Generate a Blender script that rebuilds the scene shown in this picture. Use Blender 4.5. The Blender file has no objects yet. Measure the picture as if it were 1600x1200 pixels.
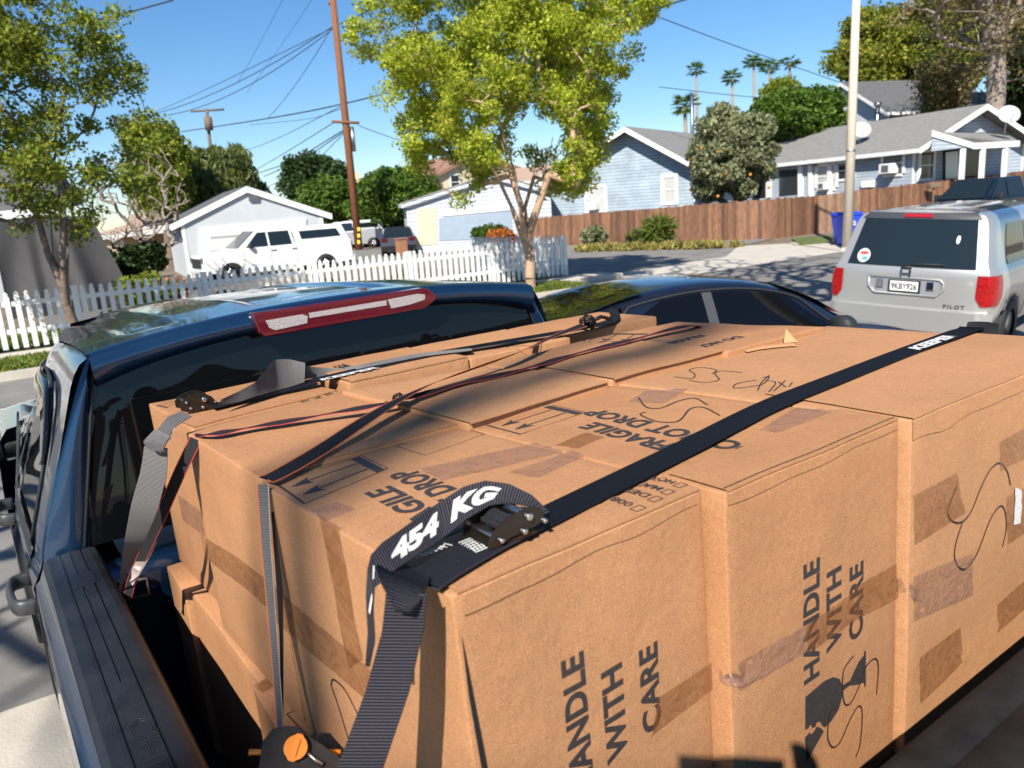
import bpy, bmesh, math, random
import numpy as np
from mathutils import Vector, Matrix, noise
random.seed(7)
R_ = math.radians
V = Vector
S = bpy.context.scene
COL = S.collection
# ------------------------------------------------------------------ camera
F_PX = 1230.32          # focal length in pixels of the 1600 px wide photograph
CAMP = V((0, 0, 2.15))
# camera axes expressed in the level world frame (rows: world X, Y, Z ; columns: right, down, forward)
RG = Matrix(((0.815238243825457, -0.18206996125031838, 0.5497609798946199),
             (-0.5752513323410883, -0.14496258972883672, 0.8050290381215525),
             (-0.06687683039878507, -0.9725411954202334, -0.222915034859463)))
# the same axes in the frame of the pickup, which stands slightly tilted on the crowned road
RT = Matrix(((0.81386405, -0.19802693, 0.54626975),
             (-0.57396338, -0.12754742, 0.8088867),
             (-0.09050606, -0.97186264, -0.21746647)))
cam_d = bpy.data.cameras.new('camera')
cam = bpy.data.objects.new('camera', cam_d); COL.objects.link(cam)
cam_d.sensor_width = 36; cam_d.lens = 36 * F_PX / 1600
cam_d.clip_start = 0.02; cam_d.clip_end = 2000
m3 = Matrix((RG.col[0], -RG.col[1], -RG.col[2])).transposed()
cam.matrix_world = Matrix.Translation(CAMP) @ m3.to_4x4()
cam_d.dof.use_dof = True; cam_d.dof.focus_distance = 1.75; cam_d.dof.aperture_fstop = 7.0
S.camera = cam
# truck frame -> world
TT = Matrix.Translation(CAMP) @ (RG @ RT.transposed()).to_4x4() @ Matrix.Translation(-CAMP)
# ------------------------------------------------------------------ light
SUN_AZ, SUN_EL = 230.0, 41.0      # compass-like: degrees clockwise from +Y, direction TOWARDS the sun
w = bpy.data.worlds.new('World'); S.world = w; w.use_nodes = True
nt = w.node_tree; bg = nt.nodes['Background']
sky = nt.nodes.new('ShaderNodeTexSky'); sky.sky_type = 'NISHITA'; sky.sun_disc = False
sky.sun_elevation = R_(SUN_EL); sky.sun_rotation = R_(SUN_AZ); sky.altitude = 0
sky.air_density = 1.0; sky.dust_density = 0.05; sky.ozone_density = 6.0
hs_ = nt.nodes.new('ShaderNodeHueSaturation'); hs_.inputs['Saturation'].default_value = 1.14; nt.links.new(sky.outputs[0], hs_.inputs['Color']); nt.links.new(hs_.outputs[0], bg.inputs[0]); bg.inputs[1].default_value = 0.08
sd = bpy.data.lights.new('sun', 'SUN'); sd.energy = 5.0; sd.angle = R_(0.5); sd.color = (1.0, 0.95, 0.86)
so = bpy.data.objects.new('sun', sd); COL.objects.link(so)
dirv = V((math.sin(R_(SUN_AZ)) * math.cos(R_(SUN_EL)), math.cos(R_(SUN_AZ)) * math.cos(R_(SUN_EL)), math.sin(R_(SUN_EL))))
so.rotation_euler = dirv.to_track_quat('Z', 'Y').to_euler()
S.view_settings.view_transform = 'Standard'; S.view_settings.look = 'None'
S.view_settings.gamma = 1; S.view_settings.exposure = 0.74
S.cycles.max_bounces = 8; S.cycles.transparent_max_bounces = 16
# ------------------------------------------------------------------ sight lines
def _ray(M, x, y): return (M @ V((x - 800, y - 600, F_PX))).normalized()
def TZ(x, y, z): d = _ray(RT, x, y); return CAMP + d * ((z - CAMP.z) / d.z)
def TX(x, y, X): d = _ray(RT, x, y); return CAMP + d * (X / d.x)
def TY(x, y, Y): d = _ray(RT, x, y); return CAMP + d * (Y / d.y)
def GZ(x, y, z): d = _ray(RG, x, y); return CAMP + d * ((z - CAMP.z) / d.z)
def GD(x, y, D): d = _ray(RG, x, y); return CAMP + d * (D / math.hypot(d.x, d.y))
def GP(x, y, p, q):       # onto the vertical plane through ground points p, q
    d = _ray(RG, x, y); n = V((q[1] - p[1], p[0] - q[0], 0)); return CAMP + d * ((V((p[0], p[1], 0)) - CAMP).dot(n) / d.dot(n))
# ------------------------------------------------------------------ objects and names
def tag(o, label=None, cat=None, group=None, kind=None):
    if label: o['label'] = label
    if cat: o['category'] = cat
    if group: o['group'] = group
    if kind: o['kind'] = kind
    return o
def empty(name, loc=(0, 0, 0), rz=0, label=None, cat=None, group=None, frame=None):
    o = bpy.data.objects.new(name, None); COL.objects.link(o); o.empty_display_size = .1
    m = Matrix.Translation(V(loc)) @ Matrix.Rotation(rz, 4, 'Z')
    o.matrix_world = (frame @ m) if frame else m
    return tag(o, label, cat, group)
class MB:
    """collects shapes and links them as ONE mesh object"""
    def __init__(s): s.v = []; s.f = []; s.m = []; s.uv = {}; s.sm = []
    def add(s, vs, fs, m=0, smooth=False, uvs=None):
        b = len(s.v); s.v += [V(p) for p in vs]
        for i, f in enumerate(fs):
            s.f.append([b + k for k in f]); s.m.append(m); s.sm.append(smooth)
            if uvs is not None: s.uv[len(s.f) - 1] = [uvs[k] for k in f]
        return s
    def box(s, c, d, rz=0, m=0, M=None):
        hx, hy, hz = d[0] / 2, d[1] / 2, d[2] / 2
        mm = Matrix.Translation(V(c)) @ Matrix.Rotation(rz, 4, 'Z')
        if M is not None: mm = M
        vs = [mm @ V((sx * hx, sy * hy, sz * hz)) for sz in (-1, 1) for sy in (-1, 1) for sx in (-1, 1)]
        return s.add(vs, [(0, 2, 3, 1), (4, 5, 7, 6), (0, 1, 5, 4), (1, 3, 7, 5), (3, 2, 6, 7), (2, 0, 4, 6)], m)
    def b2(s, a, b, m=0):
        return s.box([(a[i] + b[i]) / 2 for i in range(3)], [abs(b[i] - a[i]) for i in range(3)], m=m)
    def prism(s, poly, ext, m=0):
        n = len(poly); e = V(ext); a = [V(p) for p in poly]
        return s.add(a + [p + e for p in a], [list(range(n))[::-1], list(range(n, 2 * n))] + [(i, (i + 1) % n, n + (i + 1) % n, n + i) for i in range(n)], m)
    def tube(s, pts, rad, n=8, m=0, cap=True, flat=1.0):
        pts = [V(p) for p in pts]; k = len(pts)
        if not hasattr(rad, '__len__'): rad = [rad] * k
        t0 = (pts[1] - pts[0]).normalized(); up = V((0, 0, 1)) if abs(t0.z) < .9 else V((1, 0, 0))
        a = t0.cross(up).normalized(); vs = []
        for i, p in enumerate(pts):
            t = (pts[min(i + 1, k - 1)] - pts[max(i - 1, 0)]).normalized()
            a = (a - t * a.dot(t)).normalized(); b = t.cross(a)
            for j in range(n):
                th = 2 * math.pi * j / n; vs.append(p + (a * math.cos(th) + b * math.sin(th) * flat) * rad[i])
        fs = [(i * n + j, i * n + (j + 1) % n, (i + 1) * n + (j + 1) % n, (i + 1) * n + j) for i in range(k - 1) for j in range(n)]
        if cap: fs += [list(range(n))[::-1], list(range((k - 1) * n, k * n))]
        return s.add(vs, fs, m, True)
    def loft(s, secs, m=0, closed=False, smooth=True, cap=False, flip=False):
        n = len(secs[0]); vs = [p for sec in secs for p in sec]; fs = []
        for i in range(len(secs) - 1):
            for j in range(n if closed else n - 1):
                q = (i * n + j, i * n + (j + 1) % n, (i + 1) * n + (j + 1) % n, (i + 1) * n + j); fs.append(q[::-1] if flip else q)
        if cap: fs += [list(range(n))[::-1], list(range((len(secs) - 1) * n, len(secs) * n))]
        return s.add(vs, fs, m, smooth)
    def cyl(s, c, axis, r, h, n=20, m=0, r2=None):
        c = V(c); ax = V(axis).normalized(); return s.tube([c - ax * h / 2, c + ax * h / 2], [r, r if r2 is None else r2], n, m)
    def build(s, name, mats, parent=None, frame=None, bevel=0, label=None, cat=None, group=None, kind=None, seg=2, auto=True):
        me = bpy.data.meshes.new(name); me.from_pydata([tuple(p) for p in s.v], [], s.f)
        if not isinstance(mats, (list, tuple)): mats = [mats]
        for mt in mats: me.materials.append(mt)
        for i, p in enumerate(me.polygons): p.material_index = s.m[i]; p.use_smooth = s.sm[i]
        if s.uv:
            u = me.uv_layers.new(name='UVMap')
            for i, p in enumerate(me.polygons):
                if i in s.uv:
                    for k, li in enumerate(p.loop_indices): u.data[li].uv = s.uv[i][k]
        me.validate()
        o = bpy.data.objects.new(name, me); COL.objects.link(o)
        if parent: o.parent = parent
        elif frame: o.matrix_world = frame
        if bevel:
            md = o.modifiers.new('bevel', 'BEVEL'); md.width = bevel; md.segments = seg; md.limit_method = 'ANGLE'; md.angle_limit = R_(35)
            md.harden_normals = False
        return tag(o, label, cat, group, kind)
def copy_tree(o, parent=None):
    c = o.copy(); COL.objects.link(c)
    if parent: c.parent = parent
    for ch in list(o.children): copy_tree(ch, c)
    return c
# ------------------------------------------------------------------ materials
def srgb(r, g, b):
    f = lambda c: (c / 255 / 12.92) if c <= 10 else ((c / 255 + .055) / 1.055) ** 2.4
    return (f(r), f(g), f(b), 1)
def mat(name, col, rough=.6, metal=0, var=0, vs=8, bump=0, bs=60, spec=.5, coat=0, alpha=1, trans=0, stretch=None, emit=None, rv=0, coord='Object', col2=None):
    m = bpy.data.materials.new(name); m.use_nodes = True; n = m.node_tree; L = n.links; b = n.nodes['Principled BSDF']
    c = tuple(col[:3]) + (1,)
    b.inputs['Base Color'].default_value = c; b.inputs['Roughness'].default_value = rough; b.inputs['Metallic'].default_value = metal
    b.inputs['Specular IOR Level'].default_value = spec; b.inputs['Coat Weight'].default_value = coat; b.inputs['Coat Roughness'].default_value = .04
    b.inputs['Alpha'].default_value = alpha; b.inputs['Transmission Weight'].default_value = trans
    tc = n.nodes.new('ShaderNodeTexCoord'); mp = n.nodes.new('ShaderNodeMapping'); L.new(tc.outputs[coord], mp.inputs[0])
    if stretch: mp.inputs['Scale'].default_value = stretch
    m['x'] = 1
    if var or col2:
        t = n.nodes.new('ShaderNodeTexNoise'); t.inputs['Scale'].default_value = vs; t.inputs['Detail'].default_value = 6; t.inputs['Roughness'].default_value = .65
        L.new(mp.outputs[0], t.inputs['Vector'])
        r = n.nodes.new('ShaderNodeValToRGB'); L.new(t.outputs['Fac'], r.inputs[0])
        r.color_ramp.elements[0].position = .3; r.color_ramp.elements[1].position = .7
        r.color_ramp.elements[0].color = (tuple(col2[:3]) + (1,)) if col2 else tuple(x * (1 - var) for x in c[:3]) + (1,)
        r.color_ramp.elements[1].color = c if col2 else tuple(min(1, x * (1 + var)) for x in c[:3]) + (1,)
        L.new(r.outputs[0], b.inputs['Base Color'])
        if rv:
            mr = n.nodes.new('ShaderNodeMapRange'); L.new(t.outputs['Fac'], mr.inputs[0]); mr.inputs[3].default_value = rough - rv; mr.inputs[4].default_value = rough + rv
            L.new(mr.outputs[0], b.inputs['Roughness'])
    if bump:
        t = n.nodes.new('ShaderNodeTexNoise'); t.inputs['Scale'].default_value = bs; t.inputs['Detail'].default_value = 4
        L.new(mp.outputs[0], t.inputs['Vector']); bp = n.nodes.new('ShaderNodeBump'); bp.inputs['Strength'].default_value = bump; bp.inputs['Distance'].default_value = .01
        L.new(t.outputs['Fac'], bp.inputs['Height']); L.new(bp.outputs[0], b.inputs['Normal'])
    if emit: b.inputs['Emission Color'].default_value = tuple(emit[:3]) + (1,); b.inputs['Emission Strength'].default_value = emit[3]
    return m
def nodes(m): return m.node_tree.nodes, m.node_tree.links, m.node_tree.nodes['Principled BSDF']
def leaf_mat(name, c1, c2, c3, trans=.45):
    m = bpy.data.materials.new(name); m.use_nodes = True; n = m.node_tree; L = n.links; b = n.nodes['Principled BSDF']
    g = n.nodes.new('ShaderNodeNewGeometry'); r = n.nodes.new('ShaderNodeValToRGB'); L.new(g.outputs['Random Per Island'], r.inputs[0])
    e = r.color_ramp.elements; e[0].color = tuple(c1) + (1,); e[1].color = tuple(c3) + (1,); x = e.new(.5); x.color = tuple(c2) + (1,)
    tc = n.nodes.new('ShaderNodeTexCoord'); t = n.nodes.new('ShaderNodeTexNoise'); t.inputs['Scale'].default_value = 1.1; L.new(tc.outputs['Object'], t.inputs['Vector'])
    mr = n.nodes.new('ShaderNodeMapRange'); L.new(t.outputs['Fac'], mr.inputs[0]); mr.inputs[1].default_value = .3; mr.inputs[2].default_value = .7; mr.inputs[3].default_value = .65; mr.inputs[4].default_value = 1.25
    mx = n.nodes.new('ShaderNodeVectorMath'); mx.operation = 'SCALE'; L.new(r.outputs[0], mx.inputs[0]); L.new(mr.outputs[0], mx.inputs['Scale'])
    L.new(mx.outputs[0], b.inputs['Base Color']); b.inputs['Roughness'].default_value = .5; b.inputs['Specular IOR Level'].default_value = .3
    tr = n.nodes.new('ShaderNodeBsdfTranslucent'); L.new(mx.outputs[0], tr.inputs[0]); ms = n.nodes.new('ShaderNodeMixShader'); ms.inputs[0].default_value = trans
    L.new(b.outputs[0], ms.inputs[1]); L.new(tr.outputs[0], ms.inputs[2]); L.new(ms.outputs[0], n.nodes['Material Output'].inputs[0])
    return m
M = {}
M['black_plastic'] = mat('black_plastic', (.018, .019, .022), .55, var=.3, vs=30, bump=.25, bs=350, rv=.1)
M['cap_plastic'] = mat('cap_plastic', (.014, .016, .020), .45, spec=.32, var=.35, vs=14, bump=.2, bs=300, rv=.13)
M['gate_plastic'] = mat('gate_plastic', (.016, .014, .0135), .65, spec=.15, var=.35, vs=14, bump=.2, bs=300, rv=.13)
M['dark'] = mat('dark', (.006, .006, .007), .8)
M['handle_grey'] = mat('handle_grey', (.035, .036, .038), .45, coat=.2)
M['rubber'] = mat('rubber', (.015, .015, .016), .75, bump=.2, bs=120)
M['chrome'] = mat('chrome', (.75, .75, .77), .12, 1)
M['steel'] = mat('steel', (.45, .45, .44), .35, 1, var=.2, vs=40)
M['red_lens'] = mat('red_lens', (.085, .003, .012), .08, coat=1, spec=.6)
M['white_paint'] = mat('white_paint', (.74, .74, .72), .55, var=.06, vs=3, bump=.15, bs=80)
M['black_glass'] = mat('black_glass', (.003, .0035, .0045), .02, spec=.38)
M['tint_glass'] = mat('tint_glass', (.012, .018, .02), .03, spec=.7)
M['ink'] = mat('ink', (.018, .018, .024), .6, vs=330, col2=(.055, .042, .035))
M['marker'] = mat('marker', (.03, .02, .02), .5)
M['white_ink'] = mat('white_ink', (.74, .72, .68), .7, vs=420, col2=(.40, .39, .38))
def carpaint(name, col, flake=.35, metal=.5, rough=.32):
    m = mat(name, col, rough, metal, coat=1); n, L, b = nodes(m)
    t = n.new('ShaderNodeTexVoronoi'); t.inputs['Scale'].default_value = 900; tc = n.new('ShaderNodeTexCoord'); L.new(tc.outputs['Object'], t.inputs['Vector'])
    mx = n.new('ShaderNodeMix'); mx.data_type = 'RGBA'; mx.inputs['A'].default_value = tuple(c * (1 - flake) for c in col[:3]) + (1,); mx.inputs['B'].default_value = tuple(min(1, c * (1 + flake)) for c in col[:3]) + (1,)
    L.new(t.outputs['Color'], mx.inputs['Factor']); L.new(mx.outputs['Result'], b.inputs['Base Color'])
    t2 = n.new('ShaderNodeTexNoise'); t2.inputs['Scale'].default_value = 9; t2.inputs['Detail'].default_value = 8; L.new(tc.outputs['Object'], t2.inputs['Vector'])
    mr = n.new('ShaderNodeMapRange'); L.new(t2.outputs['Fac'], mr.inputs[0]); mr.inputs[1].default_value = .35; mr.inputs[2].default_value = .8; mr.inputs[3].default_value = .02; mr.inputs[4].default_value = .14
    L.new(mr.outputs[0], b.inputs['Coat Roughness'])
    return m
M['blue_paint'] = carpaint('blue_paint', (.009, .038, .092), .5, .6, .3)
M['navy_paint'] = carpaint('navy_paint', (.006, .010, .022), .2, .2, .3)
M['silver_paint'] = carpaint('silver_paint', (.39, .385, .375), .08, .45, .38)
M['car_white'] = carpaint('car_white', (.78, .78, .76), .02, 0, .3)
M['car_dark'] = carpaint('car_dark', (.02, .022, .028), .1, .2, .3)
M['car_red'] = carpaint('car_red', (.03, .012, .014), .1, .2, .3)
M['car_silver'] = carpaint('car_silver', (.42, .43, .45), .05, .4, .35)
def cardboard(name, col, seed=0):
    m = bpy.data.materials.new(name); m.use_nodes = True; n, L, b = nodes(m)
    tc = n.new('ShaderNodeTexCoord')
    def ns(sc, det=4, rough=.6, dist=0, st=None):
        t = n.new('ShaderNodeTexNoise'); t.noise_dimensions = '4D'; t.inputs['W'].default_value = seed; t.inputs['Scale'].default_value = sc; t.inputs['Detail'].default_value = det; t.inputs['Roughness'].default_value = rough; t.inputs['Distortion'].default_value = dist
        if st:
            mp = n.new('ShaderNodeMapping'); mp.inputs['Scale'].default_value = st; L.new(tc.outputs['Object'], mp.inputs[0]); L.new(mp.outputs[0], t.inputs['Vector'])
        else: L.new(tc.outputs['Object'], t.inputs['Vector'])
        return t
    def rng(src, a, bb, c, d):
        r = n.new('ShaderNodeMapRange'); L.new(src, r.inputs[0]); r.inputs[1].default_value = a; r.inputs[2].default_value = bb; r.inputs[3].default_value = c; r.inputs[4].default_value = d; return r.outputs[0]
    def mul(x, y):
        k = n.new('ShaderNodeMath'); k.operation = 'MULTIPLY'; L.new(x, k.inputs[0]); L.new(y, k.inputs[1]); return k.outputs[0]
    big = ns(3.2, 6, .7); mid = ns(70, 4, .7); fine = ns(650, 3, .7); fib = ns(260, 3, .7, 0, (1, 6, 6))
    k = mul(mul(rng(big.outputs['Fac'], .25, .75, .84, 1.12), rng(mid.outputs['Fac'], .3, .7, .93, 1.06)), mul(rng(fine.outputs['Fac'], .32, .68, .62, 1.34), rng(fib.outputs['Fac'], .3, .7, .84, 1.14)))
    sc = n.new('ShaderNodeVectorMath'); sc.operation = 'SCALE'; sc.inputs[0].default_value = col[:3]; L.new(k, sc.inputs['Scale'])
    gm = n.new('ShaderNodeNewGeometry'); pr = n.new('ShaderNodeMapRange'); L.new(gm.outputs['Pointiness'], pr.inputs[0]); pr.inputs[1].default_value = .515; pr.inputs[2].default_value = .60; pr.inputs[4].default_value = .55
    em = n.new('ShaderNodeMath'); em.operation = 'MULTIPLY'; L.new(pr.outputs[0], em.inputs[0]); L.new(rng(mid.outputs['Fac'], .35, .62, .1, 1.0), em.inputs[1])
    mxc = n.new('ShaderNodeMix'); mxc.data_type = 'RGBA'; L.new(em.outputs[0], mxc.inputs['Factor']); L.new(sc.outputs[0], mxc.inputs['A']); mxc.inputs['B'].default_value = (.56, .32, .17, 1)
    L.new(mxc.outputs['Result'], b.inputs['Base Color']); b.inputs['Roughness'].default_value = .78; b.inputs['Specular IOR Level'].default_value = .25
    # bump: corrugation ripples plus dents plus fibre
    wv = n.new('ShaderNodeTexWave'); wv.inputs['Scale'].default_value = 38; wv.inputs['Distortion'].default_value = .6; wv.bands_direction = 'X'; L.new(tc.outputs['Object'], wv.inputs['Vector'])
    dent = ns(9, 3, .5); 
    def bump(h, st, dist, prev=None):
        bp = n.new('ShaderNodeBump'); bp.inputs['Strength'].default_value = st; bp.inputs['Distance'].default_value = dist; L.new(h, bp.inputs['Height'])
        if prev: L.new(prev, bp.inputs['Normal'])
        return bp.outputs[0]
    nn = bump(dent.outputs['Fac'], .28, .014); nn = bump(wv.outputs['Fac'], .04, .001, nn); nn = bump(mid.outputs['Fac'], .3, .003, nn); nn = bump(fine.outputs['Fac'], .25, .0008, nn)
    L.new(nn, b.inputs['Normal'])
    return m
CB = [cardboard('cardboard', c, i * 3.1) for i, c in enumerate([(.43, .212, .099), (.41, .199, .091), (.44, .221, .104), (.395, .190, .086)])]
CB.append(cardboard('cardboard_raw', (.50, .26, .12), 20))
def tape_mat(name, col, alpha):
    m = mat(name, col, .16, spec=.6, alpha=alpha); n, L, b = nodes(m)
    tc = n.new('ShaderNodeTexCoord'); t = n.new('ShaderNodeTexNoise'); t.inputs['Scale'].default_value = 22; t.inputs['Distortion'].default_value = 2.5; t.inputs['Detail'].default_value = 5; L.new(tc.outputs['Object'], t.inputs['Vector'])
    bp = n.new('ShaderNodeBump'); bp.inputs['Strength'].default_value = .8; bp.inputs['Distance'].default_value = .010; L.new(t.outputs['Fac'], bp.inputs['Height']); L.new(bp.outputs[0], b.inputs['Normal'])
    mr = n.new('ShaderNodeMapRange'); L.new(t.outputs['Fac'], mr.inputs[0]); mr.inputs[1].default_value = .35; mr.inputs[2].default_value = .7; mr.inputs[3].default_value = alpha - .1; mr.inputs[4].default_value = alpha + .12; L.new(mr.outputs[0], b.inputs['Alpha'])
    return m
M['tape'] = tape_mat('tape', (.26, .095, .03), .36)
M['tape_clear'] = tape_mat('tape_clear', (.34, .19, .14), .36)
M['tape_brown'] = tape_mat('tape_brown', (.24, .085, .022), .42)
def webbing(name, col, col2, rib=650, edge=None, along=True, strength=.9):
    """woven strap: uv.x runs across 0..1, uv.y runs along in metres"""
    m = mat(name, col, .7, spec=.18); n, L, b = nodes(m)
    uv = n.new('ShaderNodeUVMap'); sep = n.new('ShaderNodeSeparateXYZ'); L.new(uv.outputs[0], sep.inputs[0])
    def mth(op, a, v=None):
        k = n.new('ShaderNodeMath'); k.operation = op
        if hasattr(a, 'links'): L.new(a, k.inputs[0])
        else: k.inputs[0].default_value = a
        if v is not None:
            if hasattr(v, 'links'): L.new(v, k.inputs[1])
            else: k.inputs[1].default_value = v
        return k.outputs[0]
    s = mth('SINE', mth('MULTIPLY', sep.outputs['Y'], rib * 2 * math.pi))          # ribs across the strap
    s2 = mth('SINE', mth('MULTIPLY', sep.outputs['X'], 24 * 2 * math.pi))
    h = mth('ADD', s, mth('MULTIPLY', s2, .35))
    mr = n.new('ShaderNodeMapRange'); L.new(h, mr.inputs[0]); mr.inputs[1].default_value = -.6; mr.inputs[2].default_value = 1.3
    mx = n.new('ShaderNodeMix'); mx.data_type = 'RGBA'; mx.inputs['A'].default_value = tuple(col[:3]) + (1,); mx.inputs['B'].default_value = tuple(col2[:3]) + (1,)
    L.new(mr.outputs[0], mx.inputs['Factor']); out = mx.outputs['Result']
    L.new(out, b.inputs['Base Color'])
    bp = n.new('ShaderNodeBump'); bp.inputs['Strength'].default_value = strength; bp.inputs['Distance'].default_value = .00035; L.new(h, bp.inputs['Height']); L.new(bp.outputs[0], b.inputs['Normal'])
    return m
M['web'] = webbing('web', (.010, .010, .014), (.030, .029, .038), 330)
M['web_ribbed'] = webbing('web_ribbed', (.006, .006, .010), (.085, .078, .095), 300, strength=1)
M['web_smooth'] = webbing('web_smooth', (.006, .007, .012), (.011, .012, .020), 500, strength=.4)
M['web_grey'] = webbing('web_grey', (.075, .07, .07), (.30, .285, .28), 420)
M['web_thin'] = webbing('web_thin', (.012, .012, .014), (.05, .048, .05), 500)
M['orange_edge'] = mat('orange_edge', (.85, .17, .04), .6)
M['red_edge'] = mat('red_edge', (.55, .05, .05), .6)
M['pale_edge'] = mat('pale_edge', (.55, .45, .40), .6)
M['orange'] = mat('orange', (.80, .23, .012), .35, coat=.3, bump=.1, bs=60)
M['buckle'] = mat('buckle', (.035, .026, .020), .33, .6, var=.3, vs=50)
# ------------------------------------------------------------------ text
def text_mesh(s, bold=0.0, shear=0.0, space=1.0):
    c = bpy.data.curves.new('t', 'FONT'); c.body = s; c.offset = bold; c.shear = shear; c.space_character = space; c.resolution_u = 4
    o = bpy.data.objects.new('t', c); COL.objects.link(o); bpy.context.view_layer.update()
    me = bpy.data.meshes.new_from_object(o.evaluated_get(bpy.context.evaluated_depsgraph_get()))
    bpy.data.objects.remove(o); bpy.data.curves.remove(c)
    bm = bmesh.new(); bm.from_mesh(me); xs = [q.co.x for q in bm.verts]; x0, x1 = min(xs), max(xs); k = x0 + .22
    while k < x1:
        bmesh.ops.bisect_plane(bm, geom=bm.verts[:] + bm.edges[:] + bm.faces[:], plane_co=(k, 0, 0), plane_no=(1, 0, 0)); k += .22
    for k in (.2, .45): bmesh.ops.bisect_plane(bm, geom=bm.verts[:] + bm.edges[:] + bm.faces[:], plane_co=(0, k, 0), plane_no=(0, 1, 0))
    bm.to_mesh(me); bm.free()
    v = [p.co.copy() for p in me.vertices]; f = [list(p.vertices) for p in me.polygons]; bpy.data.meshes.remove(me); return v, f
def put_text(mb, s, O, u, v, w, h, bold=.02, shear=0, space=1.0, fn=None, m=0):
    """fit the words to a w x h box with lower-left corner O, reading along u, letters' tops along v"""
    vs, fs = text_mesh(s, bold, shear, space)
    x0 = min(p.x for p in vs); x1 = max(p.x for p in vs); y0 = min(p.y for p in vs); y1 = max(p.y for p in vs)
    O = V(O); u = V(u); v = V(v)
    q = [O + u * ((p.x - x0) / (x1 - x0) * w) + v * ((p.y - y0) / (y1 - y0) * h) for p in vs]
    if fn: q = [fn(p) for p in q]
    n = u.cross(v)
    mb.add(q, fs, m)
    return mb
def catmull(P, n=8):
    P = [V(p) for p in P]; Q = [P[0] * 2 - P[1]] + P + [P[-1] * 2 - P[-2]]; out = []
    for i in range(1, len(Q) - 2):
        for k in range(n):
            t = k / n; a, b, c, d = Q[i - 1], Q[i], Q[i + 1], Q[i + 2]
            out.append(.5 * ((2 * b) + (c - a) * t + (2 * a - 5 * b + 4 * c - d) * t * t + (3 * b - a - 3 * c + d) * t ** 3))
    out.append(P[-1]); return out
# ================================================================== CARDBOARD BOXES (truck frame)
def wob(p):
    p = V(p); q = p * 4.2; a = noise.noise_vector(q); b = noise.noise_vector(p * 11 + V((3, 9, 1)))
    return p + V((a.x * .0030 + b.x * .0012, a.y * .0030 + b.y * .0012, a.z * .0032 + b.z * .0014))
TOPZ = 1.77
FACE = {}
def onface(rt, p, nrm):
    "slide a point onto the real (slightly askew) rear or left face of its box, then add the wobble"
    nl, nr, fl, sk, z0, lz = FACE[rt[0].name]; p = V(p); t = max(0, min(1, (p.z - z0) / lz))
    if nrm.y < -.9: p.y = nl.y + (nr.y - nl.y) * (p.x - nl.x) / (nr.x - nl.x) + sk[1] * (1 - t) + .0
    elif nrm.x < -.9: p.x = nl.x + (fl.x - nl.x) * (p.y - nl.y) / (fl.y - nl.y) + sk[0] * (1 - t)
    return wob(p)
def carton(corners, z0, z1, mt, label, grp='cardboard boxes loaded in the pickup bed', lips=(), n=14, r=.0035, skew=(0, 0)):
    """corners: nl, nr, fr, fl (xy) of the top; returns root empty with body part"""
    nl, nr, fr, fl = [V((c[0], c[1], 0)) for c in corners]
    cx = (nl + nr + fr + fl) / 4; root = empty('cardboard_box', (cx.x, cx.y, z0), 0, label, 'box', grp, TT)
    off = V((-cx.x, -cx.y, -z0))
    lx = ((nr - nl).length + (fr - fl).length) / 2; ly = ((fl - nl).length + (fr - nr).length) / 2; lz = z1 - z0
    H = V((lx, ly, lz)) / 2
    def warp(q):      # q in centred metric box -> truck frame
        u = q.x / lx + .5; v = q.y / ly + .5; t = q.z / lz + .5
        p = (nl * (1 - u) + nr * u) * (1 - v) + (fl * (1 - u) + fr * u) * v
        bul = 0
        p += V(((u - .5) * 2 * bul + skew[0] * (1 - t), (v - .5) * 2 * bul + skew[1] * (1 - t), z0 + lz * t)); return wob(p) + off
    def ticks(h):
        a = [-h, -h + r * .35, -h + r]; b = [h - r, h - r * .35, h]
        return a + [(-h + r) + (2 * (h - r)) * k / n for k in range(1, n)] + b
    mb = MB()
    for ax in range(3):
        o1, o2 = [(1, 2), (2, 0), (0, 1)][ax]
        for sg in (-1, 1):
            if ax == 2 and sg < 0: continue
            A, B = ticks(H[o1]), ticks(H[o2]); vs = []
            for a in A:
                for b in B:
                    q = [0, 0, 0]; q[ax] = sg * H[ax]; q[o1] = a; q[o2] = b; q = V(q)
                    inn = V([max(-H[k] + r, min(H[k] - r, q[k])) for k in range(3)]); d = q - inn
                    if d.length > 1e-9: q = inn + d.normalized() * r
                    vs.append(warp(q))
            nb = len(B); fs = []
            for i in range(len(A) - 1):
                for j in range(nb - 1):
                    f = (i * nb + j, (i + 1) * nb + j, (i + 1) * nb + j + 1, i * nb + j + 1); fs.append(f if sg > 0 else f[::-1])
            mb.add(vs, fs, 0, True)
    mb.build('carton_body', mt, root)
    FACE[root.name] = (nl, nr, fl, skew, z0, lz)
    return root, off
def part(mb, name, mt, rt, **k):
    root, off = rt
    mb.v = [p + off for p in mb.v]
    return mb.build(name, mt, root, **k)
def xy(px, py, z=TOPZ): p = TZ(px, py, z); return (p.x, p.y)
UP = V((0, 0, 1))
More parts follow.
